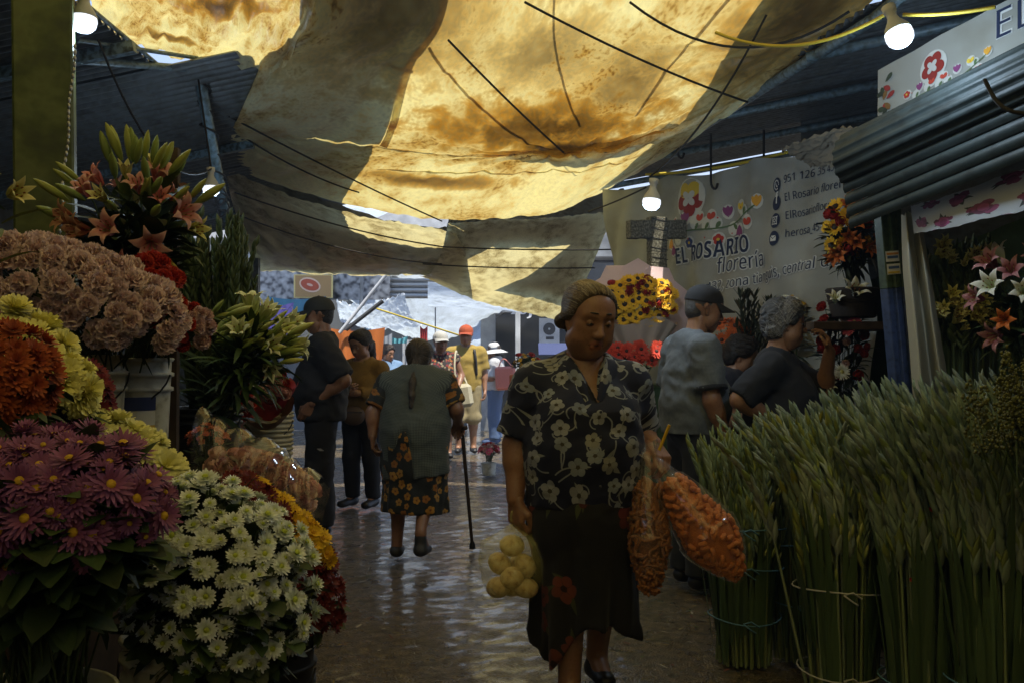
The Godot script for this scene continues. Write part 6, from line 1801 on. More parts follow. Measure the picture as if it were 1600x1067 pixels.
func eyes(t: Node, o: Vector3, B: Basis, z: float, lidded: float, skin: Color) -> void:
	for sg in [-1.0, 1.0]:
		var c := o + B * (Vector3(sg * 0.032, 0.003, 0.0755) * z)
		var b := MB.new()
		b.col = Color(0.55, 0.52, 0.48)
		b.ball(Transform3D(B * Basis.from_scale(Vector3.ONE * 0.0122 * z), c), 12, 8)
		b.col = Color(0.02, 0.012, 0.008)
		b.ball(Transform3D(B * Basis.from_scale(Vector3(0.0058, 0.0058, 0.003) * z), c + B * Vector3(0, -0.002 * lidded, 0.0112) * z), 8, 5)
		b.col = skin * 0.82                      # upper and lower lid
		for k in 2:
			var tilt := (-0.15 + lidded * 0.85) if k == 0 else -0.5
			b.grid(10, 5, func(u, v):
				var g: float = lerpf(-1.45, 1.45, u)
				var h: float = lerpf(1.5, 0.35 - lidded * 0.7, v) if k == 0 else lerpf(-1.5, -0.5, v)
				return c + B * (Vector3(sin(g) * cos(h), sin(h), cos(g) * cos(h)) * 0.0136 * z))
		b.col = Color(0.012, 0.008, 0.006)       # lashes
		var arc := PackedVector3Array()
		for j in 7:
			var g := lerpf(-1.2, 1.2, j / 6.0)
			var h := 0.33 - lidded * 0.7
			arc.append(c + B * (Vector3(sin(g) * cos(h), sin(h), cos(g) * cos(h)) * 0.0142 * z))
		b.tube(arc, PackedFloat32Array([0.0009 * z, 0.0012 * z]), 4)
		part("eye", b.mesh(), M.eye, t)
		b = MB.new()
		b.col = Color(0.018, 0.013, 0.010)
		arc = PackedVector3Array()
		for j in 7:
			var s := j / 6.0
			arc.append(o + B * (Vector3(sg * lerpf(0.013, 0.055, s), 0.0365 - 0.006 * s + 0.004 * sin(s * 3.1), 0.0955 - 0.031 * s * s) * z))
		b.tube(arc, PackedFloat32Array([0.0016 * z, 0.003 * z, 0.003 * z, 0.0028 * z, 0.0024 * z, 0.0018 * z, 0.0008 * z]), 5)
		part("eyebrow", b.mesh(), M.eye, t)

func hair_into(s: Sdf, o: Vector3, B: Basis, z: float, c: Color, thick := 0.010, front := 0.0) -> void:
	var P3 := func(x: float, y: float, w: float) -> Vector3: return o + B * (Vector3(x, y, w) * z)
	s.add(P3.call(0, 0.046, -0.036), P3.call(0, 0.046, 0.004), (0.073 + thick) * z, (0.070 + thick) * z, 0.03, c)
	s.add(P3.call(-0.012, 0.048, 0.024), P3.call(0.012, 0.048, 0.024), (0.056 + thick) * z, -1.0, 0.03, c)
	s.add(P3.call(0, -0.015, -0.040), P3.call(0, 0.01, -0.02), (0.060 + thick) * z, (0.066 + thick) * z, 0.03, c)
	s.sub.append([P3.call(0, 0.010 - front, 0.088), P3.call(0, -0.09, 0.06), 0.066 * z, 0.085 * z, 0.03 * z])
	s.sub.append([P3.call(-0.1, -0.040, 0.008), P3.call(0.1, -0.040, 0.008), 0.034 * z, 0.034 * z, 0.012 * z])

func cap_on(t: Node, o: Vector3, B: Basis, z: float, m: Material, brim_m: Material, called := "cap") -> void:
	var b := MB.new()
	b.grid(28, 10, func(u, v):
		var g: float = u * TAU
		var h: float = v * PI * 0.5
		var r: float = cos(h)
		return o + B * (Vector3(sin(g) * 0.089 * r, 0.034 + 0.098 * pow(sin(h), 0.8), cos(g) * 0.106 * r - 0.010) * z))
	var cap := part(called, b.mesh(), m, t)
	b = MB.new()
	for side in 2:
		b.grid(16, 6, func(u, v):
			var g: float = lerpf(-1.15, 1.15, u)
			var r: float = lerpf(0.0, 0.078, v) * cos(g * 0.95)
			return o + B * (Vector3(sin(g) * 0.089, 0.036 - 0.020 * v - 0.016 * g * g * v + 0.003 * side, cos(g) * 0.104 - 0.010 + r) * z))
	part("brim", b.mesh(), brim_m, cap)
	b = MB.new()
	b.ball(Transform3D(B * Basis.from_scale(Vector3(0.008, 0.004, 0.008) * z), o + B * (Vector3(0, 0.133, -0.010) * z)), 8, 4)
	part("button", b.mesh(), m, cap)

func floral(size: int, base: Color, cols: Array, n: int, r0: float, r1: float, extra: Array, heart: Color) -> ImageTexture:
	var im := Image.create(size, size, false, Image.FORMAT_RGB8)
	im.fill(base)
	var spots: Array[Vector2] = []
	for i in n:
		var c := Vector2.ZERO
		for tries in 30:
			c = Vector2(rf(0, size), rf(0, size))
			var ok := true
			for q in spots:
				var d := (c - q).abs()
				d = d.min(Vector2(size, size) - d)
				if d.length() < (r0 + r1) * 0.95: ok = false; break
			if ok: break
		spots.append(c)
		for e in extra:      # [colour, kind, length, width]
			for k in e[4]:
				if e[1] == "leaf": stamp_petal(im, c + Vector2(rf(-1, 1), rf(-1, 1)) * r1 * 0.5, rf(0, TAU), e[2] * rf(0.8, 1.2), e[3], e[0])
				else:
					var g := rf(0, TAU); var q := c; var turn := rf(-0.22, 0.22)
					for j in int(e[2]):
						q += Vector2.from_angle(g); g += turn * 0.25 * (1.0 + j / e[2] * 1.5)
						stamp_disc(im, q, e[3], e[0])
		var r := rf(r0, r1)
		var col: Color = cols[rng.randi() % cols.size()]
		var a0 := rf(0, TAU)
		for k in 5: stamp_disc(im, c + Vector2.from_angle(a0 + k * TAU / 5) * r * 0.58, r * rf(0.36, 0.44), col * rf(0.88, 1.05))
		for k in 5: stamp_petal(im, c, a0 + k * TAU / 5 + 0.6, r * 0.7, 2.2, col * 0.72)
		stamp_disc(im, c, r * 0.22, heart)
	return ImageTexture.create_from_image(im)

func print_mat(tex: Texture2D, tile: float, rough := 0.8) -> StandardMaterial3D:
	var m := mat(Color.WHITE, rough)
	m.albedo_texture = tex
	m.uv1_scale = Vector3(1.0 / tile, 1.0 / tile, 1)
	m.rim_enabled = true; m.rim = 0.15
	return m

func cloth(c: Color, rough := 0.88) -> StandardMaterial3D:
	var m := tri_mat(mat(c, rough), M.weave, 3.0)
	m.rim_enabled = true; m.rim = 0.2
	return m

# A standing figure. J holds the joints in the figure's own axes (facing +z, its left side at +x); W the half widths and depths of the trunk.
func trunk(s: Sdf, J: Dictionary, W: Dictionary, add: float, c: Color, bottom := true) -> void:
	var ch: Array = W.chest; var wa: Array = W.waist; var hi: Array = W.hip
	var mid: Vector3 = J.chest.lerp(J.pel, 0.55)
	s.add(J.chest, mid, ch[1] + add, wa[1] + add, 0.06, c, Vector3((ch[1] + add) / (ch[0] + add), 1, 1))
	if bottom: s.add(mid, J.pel, wa[1] + add, hi[1] + add, 0.06, c, Vector3((hi[1] + add) / (hi[0] + add), 1, 1))
	var sc: Vector3 = (J.shL + J.shR) * 0.5 + Vector3(0, 0.035, 0)
	s.add(J.shR, sc, 0.055 + add, 0.06 + add, 0.07, c)
	s.add(J.shL, sc, 0.055 + add, 0.06 + add, 0.07, c)
	s.add(J.neck.lerp(J.chest, 0.25), J.chest, 0.075 + add * 0.6, ch[1] * 0.9 + add, 0.05, c, Vector3(0.8, 1, 1))
	if W.has("bust"):
		for sg in [-1.0, 1.0]:
			var b: Vector3 = J.chest + Vector3(sg * W.bust[0], W.bust[1], W.bust[2])
			s.add(b, b, W.bust[3] + add, -1.0, 0.06, c)
	if W.has("belly"):
		var b: Vector3 = mid + Vector3(0, W.belly[0], W.belly[1])
		s.add(b + Vector3(-0.06, 0, 0), b + Vector3(0.06, 0, 0), W.belly[2] + add, -1.0, 0.08, c)

func body_of(t: Node, J: Dictionary, W: Dictionary, skin: Color, cell: float, hd: Dictionary, hands: Array) -> void:
	var mb := MB.new()
	var s := sdf()
	trunk(s, J, W, -0.012, skin)
	var a: Array = W.arm; var l: Array = W.leg
	for sd in ["L", "R"]:
		chain(s, [J["sh" + sd], J["el" + sd], J["wr" + sd]], [a[0], a[1], a[2]], skin, 0.02)
		var up: Vector3 = J["el" + sd].lerp(J["wr" + sd], 0.3)
		s.add(J["el" + sd], up, a[1], a[1] * 1.05, 0.02, skin)
		chain(s, [J["hip" + sd], J["kn" + sd], J["an" + sd]], [l[0], l[1], l[2]], skin, 0.03)
		var calf: Vector3 = J["kn" + sd].lerp(J["an" + sd], 0.3)
		s.add(J["kn" + sd], calf + Vector3(0, 0, -0.012), l[1] * 0.95, l[1] * 1.02, 0.03, skin)
		s.add(J["an" + sd] + Vector3(0, -0.02, 0), J["toe" + sd], l[2] * 0.95, l[2] * 0.75, 0.02, skin)
	s.add(J.neck, hd.at + hd.B * (Vector3(0, -0.05, -0.02) * hd.z), W.get("neck", 0.058), W.get("neck", 0.058) * 0.95, 0.04, skin)
	s.mesh_into(mb, cell)
	var h := sdf()
	head_into(h, hd.at, hd.B, hd.z, skin, hd.get("fat", 0.0))
	h.mesh_into(mb, hd.get("cell", 0.006))
	for q in hands:
		var f := sdf()
		hand(f, q[0], q[1], q[2], q[3], q[4], skin * 0.95, q[5] if q.size() > 5 else 1.0)
		f.mesh_into(mb, q[6] if q.size() > 6 else 0.0055)
	part("body", mb.mesh(), M.skin, t)

func garment(t: Node, called: String, s: Sdf, cell: float, m: Material, back := true) -> Node:
	var mb := MB.new()
	s.mesh_into(mb, cell, back)
	return part(called, mb.mesh(), m, t)

func hair(t: Node, s: Sdf, cell: float, m: Material) -> void:
	var mb := MB.new()
	s.mesh_into(mb, cell)
	var lo := Vector3.ONE * 1e9; var hi := -lo
	for q in mb.v: lo = lo.min(q); hi = hi.max(q)
	for i in mb.v.size():                      # strands run from the forehead to the nape
		var q := mb.v[i] - (lo + hi) * 0.5
		mb.uv[i] = Vector2(atan2(q.x, q.y) / TAU, q.z)
	part("hair", mb.mesh(), m, t)

func strands(t: Node, s: Sdf, o: Vector3, B: Basis, z: float, n: int, cols: Array, th: Array, phi: float, wave := 0.0, lift := 0.0012) -> void:
	# thin locks that follow the outer surface of the hair
	var keep := s.sub
	s.sub = []
	var all := PackedInt32Array()
	for i in s.A.size(): all.append(i)
	var b := MB.new()
	for i in n:
		var f0 := rf(-phi, phi); var t0: float = th[0] + rf(-0.10, 0.10) + absf(f0) * th[2]; var t1: float = minf(t0 + th[1] * rf(0.7, 1.0), 2.75)
		var pts := PackedVector3Array(); var rs := PackedFloat32Array()
		var df := rf(-0.12, 0.12) + wave * rf(-1, 1)
		for k in 9:
			var g := k / 8.0
			var a := lerpf(t0, t1, g); var f := f0 + df * g + wave * 0.35 * sin(g * 9.0 + i)
			var d := B * Vector3(sin(f) * sin(a), cos(f) * sin(a), cos(a))
			var c := o + B * Vector3(0, 0.03 * z, -0.015 * z)
			var lo := 0.03; var hi := 0.2
			for it in 9:
				var m := (lo + hi) * 0.5
				if s.value(c + d * m, all) < 0.0: lo = m
				else: hi = m
			pts.append(c + d * (lo + lift + rf(0.0, 0.0012)))
			rs.append(0.0017 * z * (0.35 + 0.65 * sin(PI * clampf(g * 0.9 + 0.06, 0, 1))))
		b.col = (cols[rng.randi() % cols.size()] as Color) * rf(0.75, 1.25)
		b.tube(pts, rs, 4, false)
	s.sub = keep
	part("hair_strands", b.mesh(), M.hair_v, t).set_meta("kind", "stuff")

func hair_mat(c: Color) -> StandardMaterial3D:
	var m := mat(c, 0.42)
	m.albedo_texture = M.strands
	m.uv1_scale = Vector3(14, 1.2, 1)
	m.normal_enabled = true; m.normal_texture = M.strands_n; m.normal_scale = 0.9
	return m

func shirt(J: Dictionary, W: Dictionary, add: float, hem: float, sleeve: float, srad: float, amp := 0.006, sd := 5, neck := 0.075) -> Sdf:
	var s := sdf(amp, 7.0, sd)
	trunk(s, J, W, add, Color.WHITE)
	var low: Vector3 = Vector3(J.pel.x, hem - 0.08, J.pel.z)
	var hi: Array = W.hip
	s.add(J.pel, low, hi[1] + add, hi[1] + add + 0.012, 0.05, Color.WHITE, Vector3((hi[1] + add) / (hi[0] + add), 1, 1))
	var a: Array = W.arm
	for q in ["L", "R"]:
		if sleeve <= 1.0:
			s.add(J["sh" + q], J["sh" + q].lerp(J["el" + q], sleeve), a[0] + srad * 0.75, a[1] + srad, 0.03, Color.WHITE, Vector3.ONE, true)
		else:
			s.add(J["sh" + q], J["el" + q], a[0] + srad * 0.8, a[1] + srad, 0.03)
			s.add(J["el" + q], J["el" + q].lerp(J["wr" + q], sleeve - 1.0), a[1] + srad, a[2] + srad, 0.02, Color.WHITE, Vector3.ONE, true)
	s.sub.append([J.neck + Vector3(0, 0.16, 0.04), J.neck + Vector3(0, 0.012, 0.022), 0.09, neck, 0.012])
	s.planes.append([Vector3.DOWN, -hem])
	return s

func trousers(J: Dictionary, W: Dictionary, top: float, ends: float, add: float, r: Array, amp := 0.008) -> Sdf:
	var s := sdf(amp, 6.0, 8)
	var hi: Array = W.hip
	s.add(J.pel + Vector3(0, 0.1, 0), J.pel, hi[1] + add, -1.0, 0.05, Color.WHITE, Vector3((hi[1] + add) / (hi[0] + add), 1, 1))
	for q in ["L", "R"]:
		s.add(J["hip" + q], J["kn" + q], r[0], r[1], 0.03)
		s.add(J["kn" + q], J["kn" + q].lerp(J["an" + q], ends), r[1], r[2], 0.03, Color.WHITE, Vector3.ONE, true)
	s.planes.append([Vector3.UP, top])
	return s

func shoes(t: Node, J: Dictionary, m: Material, r := 0.045) -> void:
	for q in ["L", "R"]:
		var s := sdf()
		var an: Vector3 = J["an" + q]; var toe: Vector3 = J["toe" + q]
		s.add(Vector3(an.x, toe.y + 0.012, an.z - 0.02), toe + Vector3(0, 0.004, 0.01), r, r * 0.92, 0.02, Color.WHITE, Vector3(1, 1.25, 1))
		s.add(an + Vector3(0, -0.03, 0), Vector3(an.x, toe.y + 0.02, an.z), r * 0.95, r, 0.03)
		s.planes.append([Vector3.UP, an.y + 0.0])
		var mb := MB.new()
		s.mesh_into(mb, 0.012)
		part("shoe", mb.mesh(), m, t)

func stand(h: float, sh: float, hipw := 0.09) -> Dictionary:       # an upright pose for a person of height h, to be changed by each figure
	var k := h / 1.7
	return {pel = Vector3(0, 0.92, 0) * k, chest = Vector3(0, 1.24, 0.0) * k, neck = Vector3(0, 1.42, -0.015) * k,
		shL = Vector3(sh, 1.348 * k, -0.01), shR = Vector3(-sh, 1.348 * k, -0.01), elL = Vector3(sh + 0.05, 1.08 * k, -0.03), elR = Vector3(-sh - 0.05, 1.08 * k, -0.03),
		wrL = Vector3(sh + 0.06, 0.84 * k, 0.04), wrR = Vector3(-sh - 0.06, 0.84 * k, 0.04),
		hipL = Vector3(hipw, 0.88 * k, 0), hipR = Vector3(-hipw, 0.88 * k, 0), knL = Vector3(hipw + 0.005, 0.48 * k, 0.015), knR = Vector3(-hipw - 0.005, 0.48 * k, 0.015),
		anL = Vector3(hipw + 0.01, 0.085, -0.01), anR = Vector3(-hipw - 0.01, 0.085, -0.01), toeL = Vector3(hipw + 0.025, 0.04, 0.14), toeR = Vector3(-hipw - 0.025, 0.04, 0.14)}

func turned(yaw: float, pitch: float, roll := 0.0) -> Basis:
	return Basis(Vector3.UP, yaw) * Basis(Vector3.RIGHT, pitch) * Basis(Vector3.BACK, roll)

func people_materials() -> void:
	M.weave = noise_tex(0.06, 141, [[0.0, Color(0.82, 0.82, 0.82)], [1.0, Color(1, 1, 1)]], 256)
	M.strands = noise_tex(0.05, 142, [[0.0, Color(0.45, 0.45, 0.45)], [0.5, Color(0.85, 0.85, 0.85)], [1.0, Color(1, 1, 1)]], 256)
	M.strands_n = noise_tex(0.08, 143, [], 256, true, 8.0)
	M.skin = vmat(0.42)
	M.skin.subsurf_scatter_enabled = true; M.skin.subsurf_scatter_strength = 0.08
	M.skin.albedo_texture = noise_tex(0.03, 144, [[0.0, Color(0.86, 0.82, 0.8)], [0.5, Color(1, 1, 1)], [1.0, Color(0.96, 0.93, 0.92)]], 256)
	M.skin.uv1_triplanar = true; M.skin.uv1_scale = Vector3.ONE * 5.0
	M.eye = vmat(0.35)
	M.hair_v = vmat(0.4)
	M.leather = mat(lin(0.012, 0.011, 0.010), 0.5)

func people() -> void:
	people_materials()
	shopper()
	cane_woman()
	man_black()
	man_grey()
	woman_black()
	others()

func shopper() -> void:
	var skin := Color(0.30, 0.155, 0.088)
	var t := thing("person", "person in a dark blouse with cream flowers walking with bags in both hands", "person", Vector3(0.27, 0, -3.79), 0.10)
	var J := stand(1.56, 0.185)
	J.pel = Vector3(0.0, 0.82, 0); J.chest = Vector3(0, 1.12, 0); J.neck = Vector3(0.01, 1.275, -0.02)
	J.shR = Vector3(-0.18, 1.195, -0.02); J.shL = Vector3(0.175, 1.195, -0.02)
	J.elR = Vector3(-0.25, 0.965, -0.03); J.wrR = Vector3(-0.262, 0.765, 0.03)
	J.elL = Vector3(0.245, 0.99, -0.12); J.wrL = Vector3(0.262, 0.965, 0.055)
	J.hipL = Vector3(0.085, 0.8, 0); J.hipR = Vector3(-0.075, 0.8, 0)
	J.knR = Vector3(-0.055, 0.45, 0.045); J.anR = Vector3(-0.06, 0.085, 0.045); J.toeR = Vector3(-0.06, 0.035, 0.19)
	J.knL = Vector3(0.09, 0.44, -0.04); J.anL = Vector3(0.09, 0.12, -0.20); J.toeL = Vector3(0.10, 0.04, -0.08)
	var W := {chest = [0.172, 0.115], waist = [0.175, 0.125], hip = [0.185, 0.14], bust = [0.085, -0.045, 0.082, 0.082], belly = [-0.02, 0.05, 0.125], arm = [0.062, 0.05, 0.034], leg = [0.09, 0.062, 0.042], neck = 0.066}
	var hd := {at = Vector3(0.015, 1.438, 0.035), B = turned(0.28, 0.24, -0.05), z = 1.14, fat = 1.0, cell = 0.004}
	var hr := Vector3(-0.262, 0.765, 0.03)
	body_of(t, J, W, skin, 0.012, hd, [[hr, Vector3(0.02, -1, 0.12), Vector3(0.8, 0, -0.5), Vector3(0.1, 0, 1), 1.25, 1.05, 0.0045], [J.wrL, Vector3(0.15, -0.45, 0.85), Vector3(-0.3, -0.8, -0.4), Vector3(-1, 0.3, 0), 1.3, 1.05, 0.0045]])
	eyes(t, hd.at, hd.B, hd.z, 0.85, skin)
	var s := sdf(0.0, 40.0, 4)
	hair_into(s, hd.at, hd.B, hd.z, Color.WHITE, 0.006, -0.012)
	s.add(hd.at + hd.B * Vector3(0, 0.0, -0.125), hd.at + hd.B * Vector3(0, -0.03, -0.115), 0.04, 0.035, 0.02)
	for sg in [-1.0, 1.0]: s.add(hd.at + hd.B * (Vector3(sg * 0.066, 0.030, 0.030) * 1.14), hd.at + hd.B * (Vector3(sg * 0.074, -0.02, -0.045) * 1.14), 0.016, 0.03, 0.02)
	hair(t, s, 0.005, hair_mat(lin(0.11, 0.072, 0.035)))
	strands(t, s, hd.at, hd.B, hd.z, 420, [Color(0.13, 0.085, 0.04), Color(0.2, 0.14, 0.065), Color(0.07, 0.045, 0.022), Color(0.24, 0.20, 0.13)], [0.72, 1.9, 0.16], 1.75)
	# blouse
	var fl := floral(512, Color(0.055, 0.08, 0.185), [Color(0.60, 0.61, 0.62), Color(0.56, 0.56, 0.53), Color(0.52, 0.55, 0.58)], 24, 24, 42, [[Color(0.50, 0.51, 0.50), "leaf", 44, 17, 2], [Color(0.52, 0.53, 0.54), "vine", 95, 2.8, 2]], Color(0.25, 0.22, 0.15))
	var pm := print_mat(fl, 0.46)
	s = shirt(J, W, 0.018, 0.735, 0.86, 0.034, 0.010, 5, 0.07)
	s.sub.append([J.neck + Vector3(0.0, 0.04, 0.09), J.neck + Vector3(0.025, -0.135, 0.155), 0.06, 0.018, 0.015])
	s.folds = 0.004; s.fold_n = 7.0; s.fold_top = 1.0
	var bl := garment(t, "blouse", s, 0.011, pm)
	for sg in [-1.0, 1.0]:
		var b := MB.new()
		b.grid(10, 4, func(u, v):
			var q: Vector3 = Vector3(sg * lerpf(0.085, 0.012, u) + 0.012, 1.297 - 0.155 * u * u, lerpf(-0.02, 0.152, pow(u, 0.6)))
			return q + Vector3(sg * 0.058 * v * (1.15 - 0.45 * u), -0.012 * v - 0.015 * v * v, 0.012 * sin(PI * v) + 0.004 - 0.028 * v * (1.0 - u) - 0.02 * v * u))
		for i in b.uv.size(): b.uv[i] = Vector2(b.v[i].x, -b.v[i].y)
		part("collar", b.mesh(), pm, bl)
	for k in 4:
		var b := MB.new()
		b.ball(Transform3D(Basis.from_scale(Vector3(0.006, 0.006, 0.003)), Vector3(0.03, 1.10 - k * 0.09, 0.205 - 0.004 * k)), 8, 4)
		part("button", b.mesh(), mat(lin(0.03, 0.03, 0.05), 0.4), bl)
	# skirt
	s = sdf(0.006, 5.0, 9)
	s.add(Vector3(0, 0.86, 0), Vector3(0, 0.68, 0), 0.15, 0.165, 0.05, Color.WHITE, Vector3(0.78, 1, 1))
	s.add(Vector3(0, 0.68, 0), Vector3(0.025, 0.1, 0.0), 0.17, 0.178, 0.06, Color.WHITE, Vector3(0.9, 1, 1))
	s.folds = 0.021; s.fold_n = 7.0; s.fold_top = 0.72
	s.hem = 0.245; s.hem_amp = 0.07
	garment(t, "skirt", s, 0.012, print_mat(floral(512, Color(0.075, 0.072, 0.075), [Color(0.36, 0.12, 0.10), Color(0.42, 0.20, 0.14), Color(0.28, 0.10, 0.09)], 9, 30, 48, [[Color(0.25, 0.27, 0.15), "leaf", 58, 20, 2]], Color(0.13, 0.04, 0.03)), 0.62, 0.9))
	shoes(t, J, M.leather)
	# yellow bag of rolls
	var bag := thing("plastic_bag", "thin yellow plastic bag full of bread rolls", "bag", Vector3(0.0, 0.0, 0) + P(800, 940, 3.76))
	var hold := P(806, 815, 3.74) - bag.position
	var b := MB.new()
	var nb := noise(5.0, 66, 3)
	b.grid(48, 26, func(u, v):
		var g: float = u * TAU
		var r: float = 0.13 * pow(sin(PI * clampf(0.07 + 0.77 * v, 0, 1)), 0.5) if v < 0.8 else lerpf(0.098, 0.014, (v - 0.8) / 0.2)
		var y: float = v * hold.y
		r *= 1.0 + 0.10 * nb.get_noise_3d(cos(g), v * 2.5, sin(g)) + 0.05 * sin(g * 11.0 + v * 5.0) * smoothstep(0.45, 1.0, v)
		return Vector3(hold.x * v + cos(g) * r, y, hold.z * v + sin(g) * r * 0.8))
	var ym := mat(Color(0.96, 0.94, 0.62, 0.24), 0.3)
	ym.transparency = BaseMaterial3D.TRANSPARENCY_ALPHA
	ym.backlight_enabled = true; ym.backlight = Color(0.5, 0.48, 0.22)
	part("film", b.mesh(), ym, bag)
	b = MB.new()
	b.ball(Transform3D(Basis.from_scale(Vector3(0.052, 0.040, 0.045)), Vector3.ZERO), 14, 9)
	var roll := b.mesh()
	var rollm := tri_mat(mat(lin(0.80, 0.74, 0.58), 0.7), noise_tex(0.02, 151, [[0.0, Color(0.45, 0.30, 0.14)], [0.45, Color(0.95, 0.85, 0.65)], [1.0, Color(1, 1, 0.95)]], 256), 6.0)
	for q in [[-0.054, 0.045, 0.035], [0.054, 0.043, 0.03], [0.0, 0.035, -0.05], [-0.048, 0.128, 0.0], [0.052, 0.125, 0.03], [0.035, 0.115, -0.05], [0.0, 0.085, 0.055], [0.0, 0.198, 0.015]]:
		part("bread_roll", roll, rollm, bag, Transform3D(Basis.from_euler(Vector3(rf(-1, 1), rf(-1, 1), rf(-1, 1))) * Basis.from_scale(Vector3.ONE * 0.95), Vector3(q[0] * 0.95, q[1] + 0.02, q[2] * 0.8)))
	for sg in [-1.0, 1.0]:
		b = MB.new()
		b.tube(curve([hold + Vector3(sg * 0.012, -0.03, 0), hold + Vector3(sg * 0.016, 0.03, 0.02), hold + Vector3(0, 0.062, 0.012)], 8), PackedFloat32Array([0.010, 0.008, 0.007]), 6)
		part("handle", b.mesh(), ym, bag)
	# two clear bags of snacks
	snack_bag("clear plastic bag packed with round orange corn puffs", P(1022, 716, 3.66), P(1158, 904, 3.60), 0.115, true)
	snack_bag("clear plastic bag of fried dough strips", P(1012, 714, 3.68), P(1015, 920, 3.62), 0.082, false)
	b = MB.new()
	b.rod(P(1030, 702, 3.60), P(1046, 663, 3.58), 0.006, 8)
	tag(part("drinking_straw", b.mesh(), mat(lin(0.75, 0.45, 0.02), 0.5), self), "yellow drinking straw sticking up from the snack bags", "straw")

func snack_bag(label: String, top: Vector3, tip: Vector3, r: float, puffs: bool) -> void:
	var t := thing("snack_bag", label, "bag", top)
	var d := tip - top
	var f := look(d, Vector3.ZERO).basis
	var l := d.length()
	var prof := func(v: float) -> float:
		if v < 0.18: return lerpf(0.012, 0.045, v / 0.18)
		return 0.045 + (r - 0.045) * pow(sin(PI * clampf((v - 0.18) / 0.82 * 0.62 + 0.02, 0, 1)), 0.8) if v < 0.6 else lerpf(r, 0.022, pow((v - 0.6) / 0.4, 1.7))
	var b := MB.new()
	var nb := noise(4.0, 77, 3)
	b.grid(72, 60, func(u, v):
		var g: float = u * TAU
		var q: float = (prof.call(v) + 0.003) * (1.03 + 0.03 * nb.get_noise_3d(cos(g), v * 3.0, sin(g)) + 0.012 * nb.get_noise_3d(cos(g) * 7.0, v * 19.0, sin(g) * 7.0) + 0.06 * sin(g * 9.0 + v * 6.0) * smoothstep(0.3, 0.0, v))
		return f * Vector3(cos(g) * q, v * l, sin(g) * q * 0.92))
	part("film", b.mesh(), M.film, t)
	b = MB.new()
	b.grid(24, 5, func(u, v):
		var g: float = u * TAU
		var q: float = 0.012 + 0.035 * v * (1.0 + 0.35 * sin(g * 6.0))
		return f * Vector3(cos(g) * q, -0.055 * v, sin(g) * q))
	part("gathered_neck", b.mesh(), M.film, t)
	b = MB.new()
	var m: StandardMaterial3D
	if puffs:
		b.tube(PackedVector3Array([Vector3(-0.013, 0, 0), Vector3(-0.010, 0.001, 0), Vector3(0, 0.0025, 0), Vector3(0.010, 0.001, 0), Vector3(0.013, 0, 0)]), PackedFloat32Array([0.004, 0.0078, 0.0086, 0.0078, 0.004]), 8)
		m = tri_mat(mat(lin(0.74, 0.25, 0.04), 0.75), noise_tex(0.05, 152, [[0.0, Color(0.7, 0.6, 0.5)], [1.0, Color(1, 1, 1)]], 256), 14.0)
	else:
		b.tube(curve([Vector3(-0.035, 0, 0), Vector3(-0.012, 0.006, 0.003), Vector3(0.012, -0.004, -0.002), Vector3(0.035, 0.004, 0)], 7), PackedFloat32Array([0.0058]), 6)
		m = tri_mat(mat(lin(0.46, 0.19, 0.045), 0.55), noise_tex(0.05, 153, [[0.0, Color(0.6, 0.5, 0.4)], [1.0, Color(1, 1, 1)]], 256), 10.0)
	var pm := b.mesh()
	b = MB.new()
	b.grid(20, 16, func(u, v):
		var g: float = u * TAU
		var w: float = lerpf(0.15, 0.96, v)
		var q: float = maxf(prof.call(w) - 0.024, 0.003) * (0.1 if v == 0.0 or v == 1.0 else 1.0)
		return f * Vector3(cos(g) * q, w * l, sin(g) * q * 0.92))
	part("inner_snacks", b.mesh(), m, t).set_meta("kind", "stuff")
	var n := 300 if puffs else 260
	for i in n:
		var v := pow(rng.randf(), 0.85) * 0.80 + (0.17 if puffs else 0.2)
		var q: float = maxf(prof.call(minf(v, 0.97)) - (0.0125 if puffs else 0.0085) - rf(0.0, 0.004), 0.004)
		var g := i * 2.39996
		part("corn_puff" if puffs else "dough_strip", pm, m, t, Transform3D(f * Basis(Vector3.UP, -g) * (Basis.from_euler(Vector3(0, PI / 2 + rf(-0.25, 0.25), rf(-1.5, 1.5))) * Basis.from_scale(Vector3.ONE * 1.22) if puffs else Basis.from_euler(Vector3(0, PI / 2 + rf(-0.3, 0.3), rf(-1.5, 1.5)))), f * Vector3(cos(g) * q, minf(v, 0.97) * l, sin(g) * q * 0.92)))

